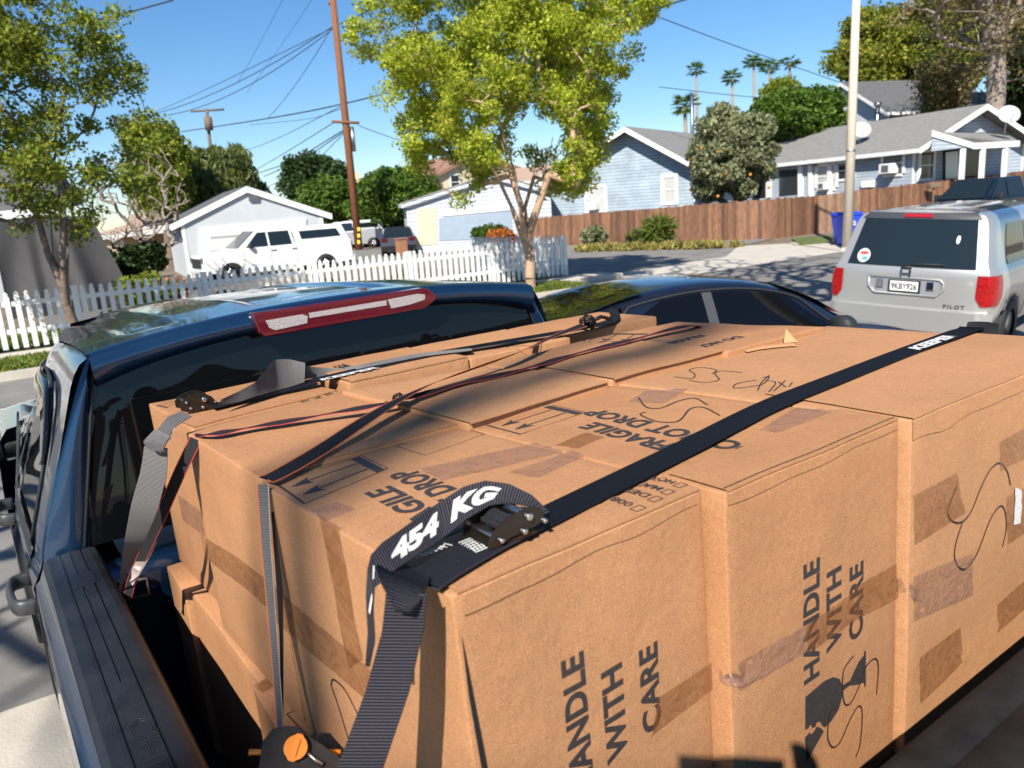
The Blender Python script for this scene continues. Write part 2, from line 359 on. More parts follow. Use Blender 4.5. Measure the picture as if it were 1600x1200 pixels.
def flap(rt, a, b, inw, z, mt, th=.0035, over=.004, drop=.0, name='flap', rag=.0, seed=0):
    """thin raised sheet along edge a-b (pixel-free: truck xy), reaching inw metres inwards; gives the double board edge"""
    a = V((a[0], a[1], z)); b = V((b[0], b[1], z)); d = (b - a); L = d.length; d.normalize(); n = V((-d.y, d.x, 0)) * (1 if inw > 0 else -1); w = abs(inw)
    rnd = random.Random(seed); N = 16; lo, hi = [], []
    for i in range(N + 1):
        e = a + d * (L * i / N) - n * over; q = e + n * (w + over + (rnd.random() - .5) * rag)
        lo.append((e, q))
    mb = MB(); secs = []
    for e, q in lo:
        e2 = wob(e); q2 = wob(q)
        secs.append([e2 + UP * .0006, e2 + UP * (th + .0006), e2 * .5 + q2 * .5 + UP * (th + .001), q2 + UP * (th), q2 + UP * .0003])
    mb.loft(secs, 0, smooth=False)
    return part(mb, name, mt, rt)
def tape(rt, quad, nrm, mt, name='packing_tape', n=10, wav=.0, h=.0011, label=None):
    """quad of truck-frame points a,b,c,d ; follows the wobble"""
    a, b, c, d = [V(q) for q in quad]; nrm = V(nrm); mb = MB(); secs = []
    for i in range(n + 1):
        row = []
        for j in range(7):
            u = i / n; v = j / 6; p = (a * (1 - u) + b * u) * (1 - v) + (d * (1 - u) + c * u) * v
            e = noise.noise(p * 60) * wav if 0 < j < 6 else 0
            if i in (0, n): p = p + (b - a).normalized() * (noise.noise(p * 190) * .007)
            if j in (0, 6): p = p + (d - a).normalized() * (noise.noise(p * 70) * .0016)
            row.append(onface(rt, p, nrm) + nrm * (h + e))
        secs.append(row)
    mb.loft(secs, 0, smooth=True)
    return part(mb, name, mt, rt, label=label)
def scribble(rt, strokes, conv, nrm, wd=.0016, mt=None, name='marker_writing', n=8):
    mb = MB(); nrm = V(nrm)
    for st in strokes:
        pts = catmull([conv(*p) for p in st], n); L = []
        for i, p in enumerate(pts):
            t = (pts[min(i + 1, len(pts) - 1)] - pts[max(0, i - 1)]).normalized(); s = t.cross(nrm).normalized() * wd
            q = onface(rt, p, nrm) + nrm * .0012; L.append([q - s, q + s])
        mb.loft(L, 0, smooth=False)
    return part(mb, name, mt or M['marker'], rt)
def words(rt, items, nrm, name='printed_words', mt=None, lift=.0009):
    nrm = V(nrm)
    for it in items:
        mb = MB(); put_text(mb, it[0], it[1], it[2], it[3], it[4], it[5], bold=it[6] if len(it) > 6 else .035, space=1.02, fn=lambda p: onface(rt, p, nrm) + nrm * lift); part(mb, name, mt or M['ink'], rt)
def lines(rt, polys, nrm, name='printed_symbol', lift=.0008):
    mb = MB(); nrm = V(nrm)
    for poly in polys:
        q = [onface(rt, p, nrm) + nrm * lift for p in poly]
        # fan with centre for long quads: plain ngon is fine, surface is nearly flat
        mb.add(q, [list(range(len(q)))], 0)
    return part(mb, name, M['ink'], rt)
X, Y = V((1, 0, 0)), V((0, 1, 0))
def seg(a, b, w, nrm=UP):
    a, b = V(a), V(b); s = (b - a).normalized().cross(V(nrm)) * (w / 2); return [a - s, b - s, b + s, a + s]
def arrow_panel(P00, P10, P11, P01, nrm=UP):
    """frame with two arrows: P00->P10 runs along the arrow tips side, P00->P01 points away from the tips"""
    B = lambda u, v: (V(P00) * (1 - u) + V(P10) * u) * (1 - v) + (V(P01) * (1 - u) + V(P11) * u) * v
    L = []
    def ln(a, b, w): L.append(seg(B(*a), B(*b), w, nrm))
    ln((0, 0), (1, 0), .004); ln((0, 0), (0, 1), .0016); ln((1, 0), (1, 1), .0016); ln((0, 1), (1, 1), .0016)
    L.append([B(0.03, .86), B(.97, .86), B(.97, .965), B(.03, .965)])
    for u in (.30, .70):
        ln((u, .25), (u, .84), .0034); L.append([B(u, .07), B(u + .13, .30), B(u, .25), B(u - .13, .30)])
    return L
# ---- near row -------------------------------------------------------
LOWZ = 1.345
a_nl, a_nr, a_fr, a_fl = xy(706, 932), xy(1096, 764), xy(722, 665), xy(411, 757)
boxA = carton((a_nl, a_nr, a_fr, a_fl), LOWZ + .002, TOPZ, CB[0], 'nearest box at the left rear corner, under the buckle of the wide black strap', n=18, skew=(.005, .0))
b_nl, b_nr, b_fr, b_fl = xy(1133, 770), xy(1405, 655), xy(953, 601), xy(735, 668)
boxB = carton((b_nl, b_nr, b_fr, b_fl), 1.16, TOPZ, CB[1], 'middle rear box with complete HANDLE WITH CARE and broken glass print', n=18)
c_nl, c_fl = xy(1424, 656), xy(958, 599)
boxC = carton((c_nl, (1.885, .625), (1.86, 1.235), c_fl), 1.16, TOPZ, CB[2], 'rear right box with a handwritten S and a torn white label on its side', n=18)
# ---- second row -----------------------------------------------------
Z2 = 1.783
boxD = carton((xy(409, 750, Z2 - .008), xy(723, 662, Z2 - .008), xy(530, 612, Z2 - .008), xy(290, 676, Z2 - .008)), LOWZ + .002, Z2 - .008, CB[1], 'plain box on the left edge that both thin orange edged straps cross')
boxE = carton((xy(732, 661, Z2), xy(951, 597, Z2), xy(757, 572, Z2), xy(533, 610, Z2)), LOWZ + .002, Z2, CB[2], 'blank topped box behind the upper FRAGILE panel, right of the strap crossing')
boxF = carton((xy(956, 594, Z2), xy(1131, 547, Z2), xy(908, 532, Z2), xy(761, 571, Z2)), LOWZ + .002, Z2, CB[0], 'blank topped box in the middle of the load, behind the one with handwriting')
boxG = carton((xy(1135, 549, Z2), xy(1291, 510, Z2), xy(1058, 503, Z2), xy(913, 531, Z2)), LOWZ + .002, Z2, CB[3], 'box at the far right edge with upside down DO NOT FRAGILE printing')
# ---- row beside the cab ----------------------------------------------
zi = 1.765
i1 = [xy(302, 670, zi), xy(528, 612, zi), (.70, 2.075), xy(232, 630, zi)]
boxI = carton(i1, LOWZ + .002, zi, CB[3], 'box beside the cab window under the second strap buckle')
yr = i1[1][1] + .004
boxJ = carton([(.708, yr), (1.05, yr + .004), (1.045, 2.08), (.708, 2.08)], LOWZ + .002, zi + .013, CB[0], 'second box from the left beside the cab, with the strap lettering lying over it')
boxK = carton([(1.056, yr + .005), (1.40, yr + .01), (1.40, 2.085), (1.053, 2.085)], LOWZ + .002, zi + .008, CB[2], 'third box from the left beside the cab, printed with an arrow panel')
boxL = carton([(1.408, yr + .06), (1.80, yr + .06), (1.80, 2.08), (1.408, 2.085)], LOWZ + .002, zi + .005, CB[1], 'box at the right end beside the cab, under the knotted strap end')
# ---- lower layer -----------------------------------------------------
lowg = 'cardboard boxes of the lower layer'
lo1 = carton([(.286, 1.865), (1.0, 1.865), (1.0, 2.06), (.286, 2.06)], .90, LOWZ, CB[2], 'lower box at the front left of the bed, its ledge beside the cab', lowg)
lo2 = carton([(.302, 1.365), (1.0, 1.365), (1.0, 1.855), (.300, 1.855)], .90, LOWZ, CB[0], 'lower box whose narrow ledge shows in the middle of the left side', lowg)
lo3 = carton([(.274, .87), (.725, .87), (.725, 1.355), (.288, 1.355)], .90, LOWZ, CB[1], 'lower box whose ledge carries a printed corner line next to the orange ratchet', lowg)
lo4 = carton([(.745, .665), (1.16, .665), (1.16, 1.20), (.745, 1.20)], .90, 1.157, CB[0], 'lower box beneath the middle rear box, mostly behind the tailgate', lowg)
lo5 = carton([(1.18, .675), (1.83, .675), (1.83, 1.20), (1.18, 1.20)], .90, 1.157, CB[1], 'lower box beneath the rear right box, in the shade of the tailgate', lowg)
carton([(1.02, 1.25), (1.80, 1.25), (1.80, 2.05), (1.02, 2.05)], .90, LOWZ, CB[1], 'lower box hidden under the right front of the load', lowg)
# ---- flap edges (the double board seen along the rims) ------------------
flap(boxE, xy(735, 662, Z2), xy(950, 598, Z2), .30, Z2, CB[2], th=.003, over=.002)
flap(boxF, xy(960, 594, Z2), xy(1130, 548, Z2), .26, Z2, CB[0], th=.003, over=.002, rag=.01, seed=4)
flap(boxD, xy(412, 748, Z2 - .008), xy(722, 661, Z2 - .008), .05, Z2 - .008, CB[1], th=.002, over=.001)
flap(boxI, xy(306, 669, zi), xy(528, 612, zi), .18, zi, CB[3], th=.003, over=-.004)
flap(boxJ, (.712, yr + .002), (1.045, yr + .006), .2, zi + .013, CB[0], th=.004, over=.003)
flap(boxC, (c_nl[0] + .003, c_nl[1]), (1.88, .627), .28, TOPZ, CB[2], th=.0025, over=.0015)
flap(boxB, (b_nl[0] + .003, b_nl[1]), (b_nr[0] - .003, b_nr[1]), .10, TOPZ, CB[1], th=.0025, over=.0015)
flap(boxA, (a_nl[0] + .006, a_nl[1] + .001), (a_nr[0] - .004, a_nr[1] + .001), .06, TOPZ, CB[0], th=.003, over=.002, rag=.012, seed=3)
# folded rims on the rear faces
for rt, x0, x1, y, dz in ((boxA, a_nl[0] + .012, a_nr[0] - .01, a_nl[1], .028), (boxB, b_nl[0] + .004, b_nr[0] - .006, b_nl[1], .022), (boxC, c_nl[0] + .003, 1.88, c_nl[1] - .002, .040)):
    mb = MB(); secs = []
    for i in range(25):
        u = i / 24; x = x0 + (x1 - x0) * u; yy = (a_nl[1] + (a_nr[1] - a_nl[1]) * u) if rt is boxA else (b_nl[1] + (b_nr[1] - b_nl[1]) * u) if rt is boxB else c_nl[1] + (.625 - c_nl[1]) * u
        k = dz * (1 - .25 * u) * (.85 + .3 * noise.noise(V((x * 9, 0, dz * 50))))
        secs.append([wob(V((x, yy, TOPZ + .001))) + V((0, .003, 0)), wob(V((x, yy, TOPZ - .003))) - V((0, .0016, 0)), wob(V((x, yy, TOPZ - k))) - V((0, .0020, 0)), wob(V((x, yy, TOPZ - k - .0008))) + V((0, .002, 0))])
    mb.loft(secs, 0, smooth=False, flip=True); part(mb, 'folded_rim', CB[1] if rt is boxB else CB[0] if rt is boxA else CB[2], rt)
# dark slits where boards part
mb = MB(); mb.add([wob(p) - V((0, .0012, 0)) for p in [V((a_nl[0] + .006, a_nl[1], TOPZ - .045)), V((a_nl[0] + .010, a_nl[1], TOPZ - .10)), V((a_nl[0] + .020, a_nl[1], TOPZ - .24)), V((a_nl[0] + .013, a_nl[1], TOPZ - .24)), V((a_nl[0] + .006, a_nl[1], TOPZ - .12))]], [(0, 1, 2, 3, 4)])
part(mb, 'open_seam', M['dark'], boxA)
sl = [V((b_nl[0] + .004, b_nl[1] + .006, TOPZ + .0036)), V((b_nr[0] - .002, b_nr[1] + .006, TOPZ + .0036))]
mb = MB(); q = []
for k in range(13): q.append(wob(sl[0].lerp(sl[1], k / 12)) + UP * .0005)
mb.loft([[p - Y * .0012, p + Y * .0006] for p in q], 0); part(mb, 'open_seam', M['dark'], boxB)
# torn tab of paper on box C
mb = MB(); p0, p1 = TZ(1225, 538, TOPZ), TZ(1246, 536, TOPZ); tip = V(((p0.x + p1.x) / 2 + .01, (p0.y + p1.y) / 2 + .02, TOPZ + .034))
mb.add([p0 + UP * .003, p1 + UP * .003, tip, (p0 + p1) / 2 + V((0, .02, .016))], [(0, 1, 2), (0, 3, 2), (1, 3, 2)]); part(mb, 'torn_tab', CB[4], boxC)
mb = MB(); mb.loft([[wob(TZ(x, y, TOPZ)) + UP * .0035, wob(TZ(x - 4, y + 3, TOPZ)) + UP * .0055, wob(TZ(x + 2, y + 5, TOPZ)) + UP * .0035] for x, y in ((1165, 547), (1185, 543), (1210, 540), (1235, 538), (1246, 538))], 0, smooth=False)
part(mb, 'torn_edge', CB[4], boxC)
# ---- prints on box A -------------------------------------------------
mX = -X
lines(boxA, arrow_panel((.337, 1.045, TOPZ), (.337, 1.163, TOPZ), (.488, 1.190, TOPZ), (.488, 1.090, TOPZ)), UP)
words(boxA, [('FRAGILE', (.455, .792, TOPZ), Y, mX, .225, .042), ('DO NOT DROP', (.515, .705, TOPZ), Y, mX, .355, .044)], UP)
r4 = [V(TZ(x, y, TOPZ)) for x, y in ((617, 697), (664, 712), (758, 677), (711, 665))]
lines(boxA, [seg(r4[i], r4[(i + 1) % 4], .0011) for i in range(4)], UP)
# tick list near the right rear corner: reads towards the cab
def box_outline(x, y, s): c = [V((x, y, TOPZ + .003)), V((x + s, y, TOPZ + .003)), V((x + s, y + s * .8, TOPZ + .003)), V((x, y + s * .8, TOPZ + .003))]; return [seg(c[i], c[(i + 1) % 4], .0012) for i in range(4)]
pl = []
wl = []
for k, (s, px, py, wdt) in enumerate((('HOTT', 1051, 760, .052), ('MAIL PA', 1031, 771, .085), ('DEPT 1', 1011, 782, .075), ('008', 985, 796, .036))):
    p = TZ(px, py, TOPZ + .003); pl += box_outline(p.x, p.y - .012, .016); wl.append((s, (p.x + .016, p.y + .008, TOPZ + .003), Y, mX, wdt, .013, .012))
lines(boxA, pl, UP, 'printed_tick_boxes', lift=.0018); words(boxA, wl, UP, 'printed_list', lift=.0018)
# rear face of A : text runs upwards, tops of letters towards -X
ya = a_nl[1] - .0025
def vword(rt, s, x, z0, z1, h, y, **k): return (s, (x + h, y, z0), UP, mX, z1 - z0, h)
words(boxA, [vword(boxA, 'HANDLE', .478, 1.447, 1.636, .036, ya), vword(boxA, 'WITH', .538, 1.462, 1.592, .036, ya), vword(boxA, 'CARE', .603, 1.468, 1.592, .036, ya)], -Y, lift=.0008)
# ---- prints on box B --------------------------------------------------
lines(boxB, arrow_panel((.737, 1.078, TOPZ), (.733, 1.180, TOPZ), (.892, 1.192, TOPZ), (.894, 1.092, TOPZ)), UP)
words(boxB, [('FRAGILE', (.862, .832, TOPZ), Y, mX, .196, .042), ('DO NOT DROP', (.925, .715, TOPZ), Y, mX, .375, .044)], UP)
yb = b_nl[1] - .0015
words(boxB, [vword(boxB, 'HANDLE', .908, 1.418, 1.611, .040, yb), vword(boxB, 'WITH', .966, 1.445, 1.578, .040, yb), vword(boxB, 'CARE', 1.028, 1.437, 1.565, .040, yb)], -Y, lift=.0008)
# broken wine glass lying on its side: bowl towards -X ... foot towards +X
def yb_(x, z): return V((x, yb, z))
arc = [yb_(1.012 + .012 * 0 - .0, 1.0)]
bowl = [(.912, 1.398), (.962, 1.402), (.985, 1.398), (1.003, 1.386), (1.010, 1.368), (1.008, 1.350), (.998, 1.334), (.978, 1.324), (.962, 1.321), (.954, 1.327), (.948, 1.338), (.940, 1.341), (.936, 1.335), (.928, 1.337), (.924, 1.345), (.918, 1.341), (.910, 1.342)]
shard = [(.909, 1.329), (.920, 1.333), (.926, 1.327), (.934, 1.330), (.938, 1.334), (.948, 1.328), (.958, 1.316), (.936, 1.300), (.914, 1.283)]
stem = [(1.009, 1.372), (1.030, 1.371), (1.055, 1.393), (1.070, 1.398), (1.070, 1.404), (1.075, 1.404), (1.076, 1.338), (1.071, 1.338), (1.070, 1.347), (1.050, 1.353), (1.030, 1.362), (1.010, 1.362)]
gx = lambda L: [yb_(x, z) for x, z in L]
lines(boxB, [gx(bowl), gx(shard), gx(stem)], -Y, lift=.0008)
scribble(boxB, [[(1338, 1025), (1322, 1050), (1322, 1095), (1332, 1100), (1346, 1075), (1357, 1045), (1372, 1032), (1377, 1048), (1374, 1088)],
                [(1308, 1105), (1300, 1115), (1296, 1150), (1304, 1168), (1316, 1160), (1332, 1125), (1345, 1105), (1351, 1115), (1348, 1165), (1342, 1185)]], lambda a, b: TY(a, b, yb), -Y, .0016)
scribble(boxB, [[(998, 622), (1010, 636), (1032, 638), (1060, 628), (1085, 624), (1105, 634)], [(1008, 644), (1000, 648), (1022, 658), (1050, 660), (1063, 655), (1078, 640), (1098, 638), (1124, 650)]], lambda a, b: TZ(a, b, TOPZ), UP, .0016)
# ---- box C -----------------------------------------------------------------
yc = c_nl[1] - .002
scribble(boxC, [[(1494, 758), (1484, 785), (1480, 800), (1486, 812), (1500, 815), (1515, 800), (1530, 765), (1545, 735), (1560, 723), (1572, 735), (1577, 757)],
                [(1503, 815), (1494, 845), (1492, 870), (1500, 886), (1512, 885), (1528, 860), (1545, 812), (1560, 790), (1568, 798), (1570, 825), (1565, 853)]], lambda a, b: TY(a, b, yc), -Y, .0018)
scribble(boxC, [[(1052, 590), (1080, 592), (1085, 585), (1077, 578), (1095, 574), (1118, 578), (1112, 584)], [(1076, 595), (1100, 598), (1122, 594), (1116, 584), (1128, 580), (1158, 583)],
                [(1190, 590), (1200, 588), (1190, 600), (1160, 606), (1145, 607), (1150, 600), (1180, 594)], [(1200, 586), (1188, 598), (1182, 610)], [(1195, 594), (1210, 597), (1200, 612)], [(1214, 596), (1226, 604)], [(1225, 594), (1206, 612)], [(1236, 597), (1222, 614)], [(1252, 600), (1262, 605), (1240, 612), (1226, 612)]], lambda a, b: TZ(a, b, TOPZ), UP, .0013, n=5)
tape(boxC, [TY(1583, 760, yc), TY(1593, 765, yc), TY(1590, 815, yc), TY(1580, 818, yc)], -Y, M['white_ink'], 'torn_label', h=.0028)
# box G, K, J, I prints
words(boxG, [('DO NOT', tuple(TZ(1150, 525, Z2)), -X, -Y, .17, .03), ('FRAGILE', tuple(TZ(1092, 523, Z2)), -X, -Y, .16, .03)], UP)
g4 = [TZ(x, y, Z2) for x, y in ((918, 533), (950, 521), (1012, 522), (998, 534))]
lines(boxG, arrow_panel(g4[0], g4[3], g4[2], g4[1]), UP)
k4 = [TZ(x, y, zi + .008) for x, y in ((770, 546), (805, 532), (858, 530), (832, 545))]
lines(boxK, arrow_panel(*k4), UP)
words(boxJ, [('FRAGILE', (.80, 1.80, zi + .017), Y, mX, .18, .034)], UP)
words(boxI, [('HOTT', (.60, 1.70, zi + .001), Y, mX, .05, .02, .01), ('MAIL', (.63, 1.70, zi + .001), Y, mX, .05, .02, .01), ('008', (.66, 1.70, zi + .001), Y, mX, .05, .02, .01)], UP)
i4 = [TZ(x, y, zi) for x, y in ((246, 633), (300, 618), (308, 624), (262, 637))]
lines(boxI, [seg(i4[0], i4[3], .006), seg(TZ(252, 632, zi), TZ(285, 623, zi), .002), seg(TZ(262, 634, zi), TZ(296, 626, zi), .002), [V(TZ(x, y, zi)) for x, y in ((352, 641), (362, 637), (383, 635), (374, 640))]], UP)
# lower ledge prints
q = [TZ(x, y, LOWZ) for x, y in ((461, 1112), (449, 1117), (487, 1158), (494, 1155))]
lines(lo3, [seg(q[0], q[1], .0022), seg(q[1], q[2], .0022), seg(q[2], q[3], .0022)], UP)
words(lo2, [('LM07', tuple(TZ(373, 1006, LOWZ)), -Y, X, .05, .012, .01)], UP)
scribble(boxA, [[(506, 1075), (509, 1066), (525, 1085), (545, 1130)], [(506, 1075), (515, 1105), (530, 1160)]], lambda a, b: TX(a, b, .3185), mX, .0014)
# ---- tape --------------------------------------------------------------------
T_ = lambda x, y, z=TOPZ: TZ(x, y, z)
tape(boxA, [T_(655, 733), T_(838, 690), T_(880, 705), T_(690, 752)], UP, M['tape_clear'], wav=.0012, n=24)
tape(boxA, [T_(795, 738), T_(895, 703), T_(914, 712), T_(838, 748)], UP, M['tape_clear'])
tape(boxA, [T_(487, 797), T_(530, 783), T_(556, 795), T_(510, 812)], UP, M['tape_clear'])
tape(boxB, [T_(868, 695), T_(912, 677), T_(945, 683), T_(905, 700)], UP, M['tape_brown'])
tape(boxB, [T_(980, 628), T_(1010, 612), T_(1076, 608), T_(1040, 630)], UP, M['tape_clear'], wav=.0015)
tape(boxB, [T_(1185, 672), T_(1245, 637), T_(1315, 641), T_(1225, 676)], UP, M['tape_clear'])
tape(boxG, [TZ(1008, 536, Z2), TZ(1022, 529, Z2), TZ(1048, 530, Z2), TZ(1036, 537, Z2)], UP, M['tape_brown'])
R2 = lambda y: (lambda a, b: TY(a, b, y))
ra, rb, rc = R2(ya), R2(yb), R2(yc)
tape(boxA, [ra(1040, 1100), ra(1130, 1043), ra(1132, 1085), ra(1030, 1160)], -Y, M['tape'], wav=.0008, h=.0014)
tape(boxB, [rb(1157, 1036), rb(1262, 978), rb(1262, 1020), rb(1157, 1082)], -Y, M['tape_clear'], wav=.003, n=20, h=.0014)
tape(boxB, [rb(1340, 918), rb(1408, 880), rb(1410, 935), rb(1345, 968)], -Y, M['tape'], h=.0014)
tape(boxB, [rb(1262, 978), rb(1340, 925), rb(1345, 968), rb(1262, 1024)], -Y, M['tape'], h=.0014)
tape(boxC, [rc(1428, 900), rc(1520, 862), rc(1522, 930), rc(1430, 970)], -Y, M['tape_clear'], wav=.003, n=20, h=.0014)
tape(boxC, [rc(1428, 772), rc(1494, 738), rc(1508, 800), rc(1430, 850)], -Y, M['tape'], h=.0014)
tape(boxC, [rc(1560, 690), rc(1600, 668), rc(1600, 715), rc(1562, 735)], -Y, M['tape'], h=.0014)
tape(boxC, [rc(1438, 1028), rc(1502, 980), rc(1504, 1035), rc(1440, 1100)], -Y, M['tape'], h=.0014)
tape(boxC, [rc(1555, 945), rc(1600, 905), rc(1600, 950), rc(1557, 988)], -Y, M['tape'], h=.0014)
tape(boxC, [rc(1570, 775), rc(1600, 760), rc(1600, 830), rc(1572, 850)], -Y, M['tape'], h=.0018)
lx_ = .3155
L_ = lambda a, b: TX(a, b, lx_)
tape(boxA, [L_(414, 905), L_(560, 1060), L_(552, 1105), L_(422, 965)], mX, M['tape'], h=.0012)
tape(boxD, [L_(322, 832), L_(412, 905), L_(416, 950), L_(330, 870)], mX, M['tape'], h=.0014, wav=.001)
tape(boxI, [L_(272, 775), L_(312, 812), L_(318, 850), L_(280, 815)], mX, M['tape_clear'], h=.0014, wav=.001)
tape(boxA, [L_(482, 805), L_(508, 825), L_(547, 1040), L_(527, 1052)], mX, M['tape_brown'], h=.0018)
tape(lo3, [TZ(396, 1072, LOWZ), TZ(420, 1058, LOWZ), TZ(432, 1072, LOWZ), TZ(408, 1085, LOWZ)], UP, M['tape_brown'])
# twisted tape bridging the gaps between the rear boxes
def twist(rt, pts, w, name='stretched_tape'):
    mb = MB(); L = []
    for i, p in enumerate(catmull(pts, 6)):
        a = i * .35; L.append([p + V((math.sin(a) * .2, 0, math.cos(a))) * w * (.5 + .5 * abs(math.cos(a))), p - V((math.sin(a) * .2, 0, math.cos(a))) * w * .8, p - V((0, .004, w))])
    mb.loft(L, 0); part(mb, name, M['tape_clear'], rt)
twist(boxB, [ra(1120, 1050) - Y * .004, ra(1128, 1056) - Y * .006, rb(1150, 1058) - Y * .004, rb(1162, 1055) - Y * .003], .010)
twist(boxC, [rb(1402, 908) - Y * .003, rb(1412, 914) - Y * .003, rc(1424, 922) - Y * .003, rc(1435, 925) - Y * .003], .012)
# ================================================================== STRAPS (truck frame)
def DP(x, y, d): return CAMP + _ray(RT, x, y) * d
def ribbon(mb, A, B, m=(0,), n=1, y0=0.0, th=.0012):
    """two edge polylines A, B; m: materials across the width; uv.x 0..1 across, uv.y metres along"""
    cols = len(m); vs = []; uv = []; s = y0; prev = None
    N = []
    for i in range(len(A)):
        t = (A[min(i + 1, len(A) - 1)] + B[min(i + 1, len(A) - 1)] - A[max(i - 1, 0)] - B[max(i - 1, 0)]).normalized(); N.append((B[i] - A[i]).cross(t).normalized() * th)
    ws = [0, .07, .93, 1] if cols == 3 else [k / cols for k in range(cols + 1)]
    if cols == 5: ws = [0, .1, .2, .8, .9, 1]
    for i in range(len(A)):
        c = (A[i] + B[i]) / 2
        if prev is not None: s += (c - prev).length
        prev = c
        for wv in ws: vs.append(A[i].lerp(B[i], wv)); uv.append((wv, s))
    k = len(ws); top = len(vs)
    for i in range(len(A)):
        for j in range(k): vs.append(vs[i * k + j] - N[i]); uv.append(uv[i * k + j])
    for j in range(cols):
        fs = [(i * k + j, (i + 1) * k + j, (i + 1) * k + j + 1, i * k + j + 1) for i in range(len(A) - 1)]
        fs2 = [tuple(top + q for q in f[::-1]) for f in fs]
        mb.add([], [], 0)
        b = len(mb.v)
        mb.add(vs if j == 0 else [], [], 0)
        base = mb._base = b if j == 0 else mb._base
        for f in fs + fs2:
            mb.f.append([base + q for q in f]); mb.m.append(m[j]); mb.sm.append(True); mb.uv[len(mb.f) - 1] = [uv[q] for q in f]
    for j in (0, k - 1):
        for i in range(len(A) - 1):
            f = (i * k + j, (i + 1) * k + j, top + (i + 1) * k + j, top + i * k + j); mb.f.append([mb._base + q for q in f]); mb.m.append(m[0 if j == 0 else -1]); mb.sm.append(False); mb.uv[len(mb.f) - 1] = [uv[q] for q in f]
def edges(C, W): return [c - w_ / 2 for c, w_ in zip(C, W)], [c + w_ / 2 for c, w_ in zip(C, W)]
def strap_root(name, loc, label, group): return empty(name, loc, 0, label, 'strap', group, TT)
def sub(mb, root_loc, name, mt, root, **k):
    o = V(root_loc); mb.v = [p - o for p in mb.v]; return mb.build(name, mt, root, **k)
def resample(P, n):
    P = [V(p) for p in P]; d = [0]
    for a, b in zip(P, P[1:]): d.append(d[-1] + (b - a).length)
    out = []
    for i in range(n):
        s = d[-1] * i / (n - 1); k = 0
        while k < len(d) - 2 and d[k + 1] < s: k += 1
        t = (s - d[k]) / max(1e-9, d[k + 1] - d[k]); out.append(P[k].lerp(P[k + 1], t))
    return out
GS = 'black cam buckle straps over the load'
# ---------------- wide strap over the rear row
o1 = (.545, .743, 1.775); s1 = strap_root('tie_down_strap', o1, 'wide black strap with 454 KG lettering over the rear row of boxes', GS)
zt = TOPZ + .0078
C = [V((1.965, .885, 1.35)), V((1.925, .885, 1.60)), V((1.905, .887, 1.765)), V((1.885, .888, zt + .002)), V((1.75, .886, zt + .0015)), V((1.60, .882, zt)), V((1.35, .864, zt)), V((1.10, .843, zt)), V((.82, .790, zt)), V((.545, .742, zt)), V((.40, .716, zt - .001))]
W = [V((0, .05, 0))] * len(C)
mb = MB(); C2 = catmull(C, 6); W2 = [V((-.004, .051, 0))] * len(C2); A, B = edges(C2, W2); ribbon(mb, A, B, (0,), th=.0018); sub(mb, o1, 'webbing', M['web_smooth'], s1)
# printed word on the strap
mb = MB(); put_text(mb, 'KEEPER', V((1.625, .862, zt + .0022)), V((.995, .04, .0)), V((-.05, 1, 0)), .185, .030, bold=.06, shear=.25); sub(mb, o1, 'printed_words', M['white_ink'], s1)
# upturned folded end at the far right
mb = MB(); A = resample([TZ(1502, 528, 1.778), TZ(1500, 520, 1.781), DP(1514, 503, 2.18), DP(1536, 503, 2.16), DP(1560, 506, 2.13)], 14); B = resample([TZ(1540, 538, 1.778), TZ(1545, 528, 1.781), DP(1514, 522, 2.14), DP(1535, 526, 2.12), DP(1553, 524, 2.10)], 14)
A = resample([DP(1512, 503, 2.17), DP(1525, 502, 2.17), DP(1545, 503, 2.15), DP(1561, 506, 2.13)], 12); B = resample([DP(1504, 527, 2.12), DP(1520, 529, 2.11), DP(1545, 527, 2.10), DP(1556, 522, 2.10)], 12)
ribbon(mb, A, B, (0,)); A = resample([DP(1502, 524, 2.14), DP(1490, 531, 2.09), DP(1505, 534, 2.06)], 8); B = resample([DP(1530, 528, 2.13), DP(1518, 537, 2.08), DP(1545, 533, 2.05)], 8); ribbon(mb, A, B, (0,)); sub(mb, o1, 'folded_end', M['web'], s1)
# sewn part between buckle and corner, then the hanging length
mb = MB()
c1 = [V((.50, .733, zt + .004)), V((.44, .720, zt + .006)), V((.375, .703, zt + .006)), V((.330, .690, zt + .004))]
A, B = edges(catmull(c1, 5), [V((-.010, .052, 0))] * 16); ribbon(mb, A, B, (0,), th=.0035)
A = resample([TZ(600, 868, 1.782), DP(585, 893, .835), DP(618, 955, .800)], 10); B = resample([TZ(672, 905, 1.782), DP(660, 938, .800), DP(640, 958, .792)], 10); ribbon(mb, A, B, (0,), th=.003)
sub(mb, o1, 'sewn_webbing', M['web_ribbed'], s1)
mb = MB()
A = resample([DP(604, 925, .825), DP(598, 985, .84), DP(572, 1080, .865), DP(522, 1215, .90)], 24); B = resample([DP(668, 928, .800), DP(662, 985, .815), DP(640, 1080, .835), DP(594, 1215, .865)], 24)
ribbon(mb, A, B, (0,)); sub(mb, o1, 'hanging_webbing', M['web_ribbed'], s1)
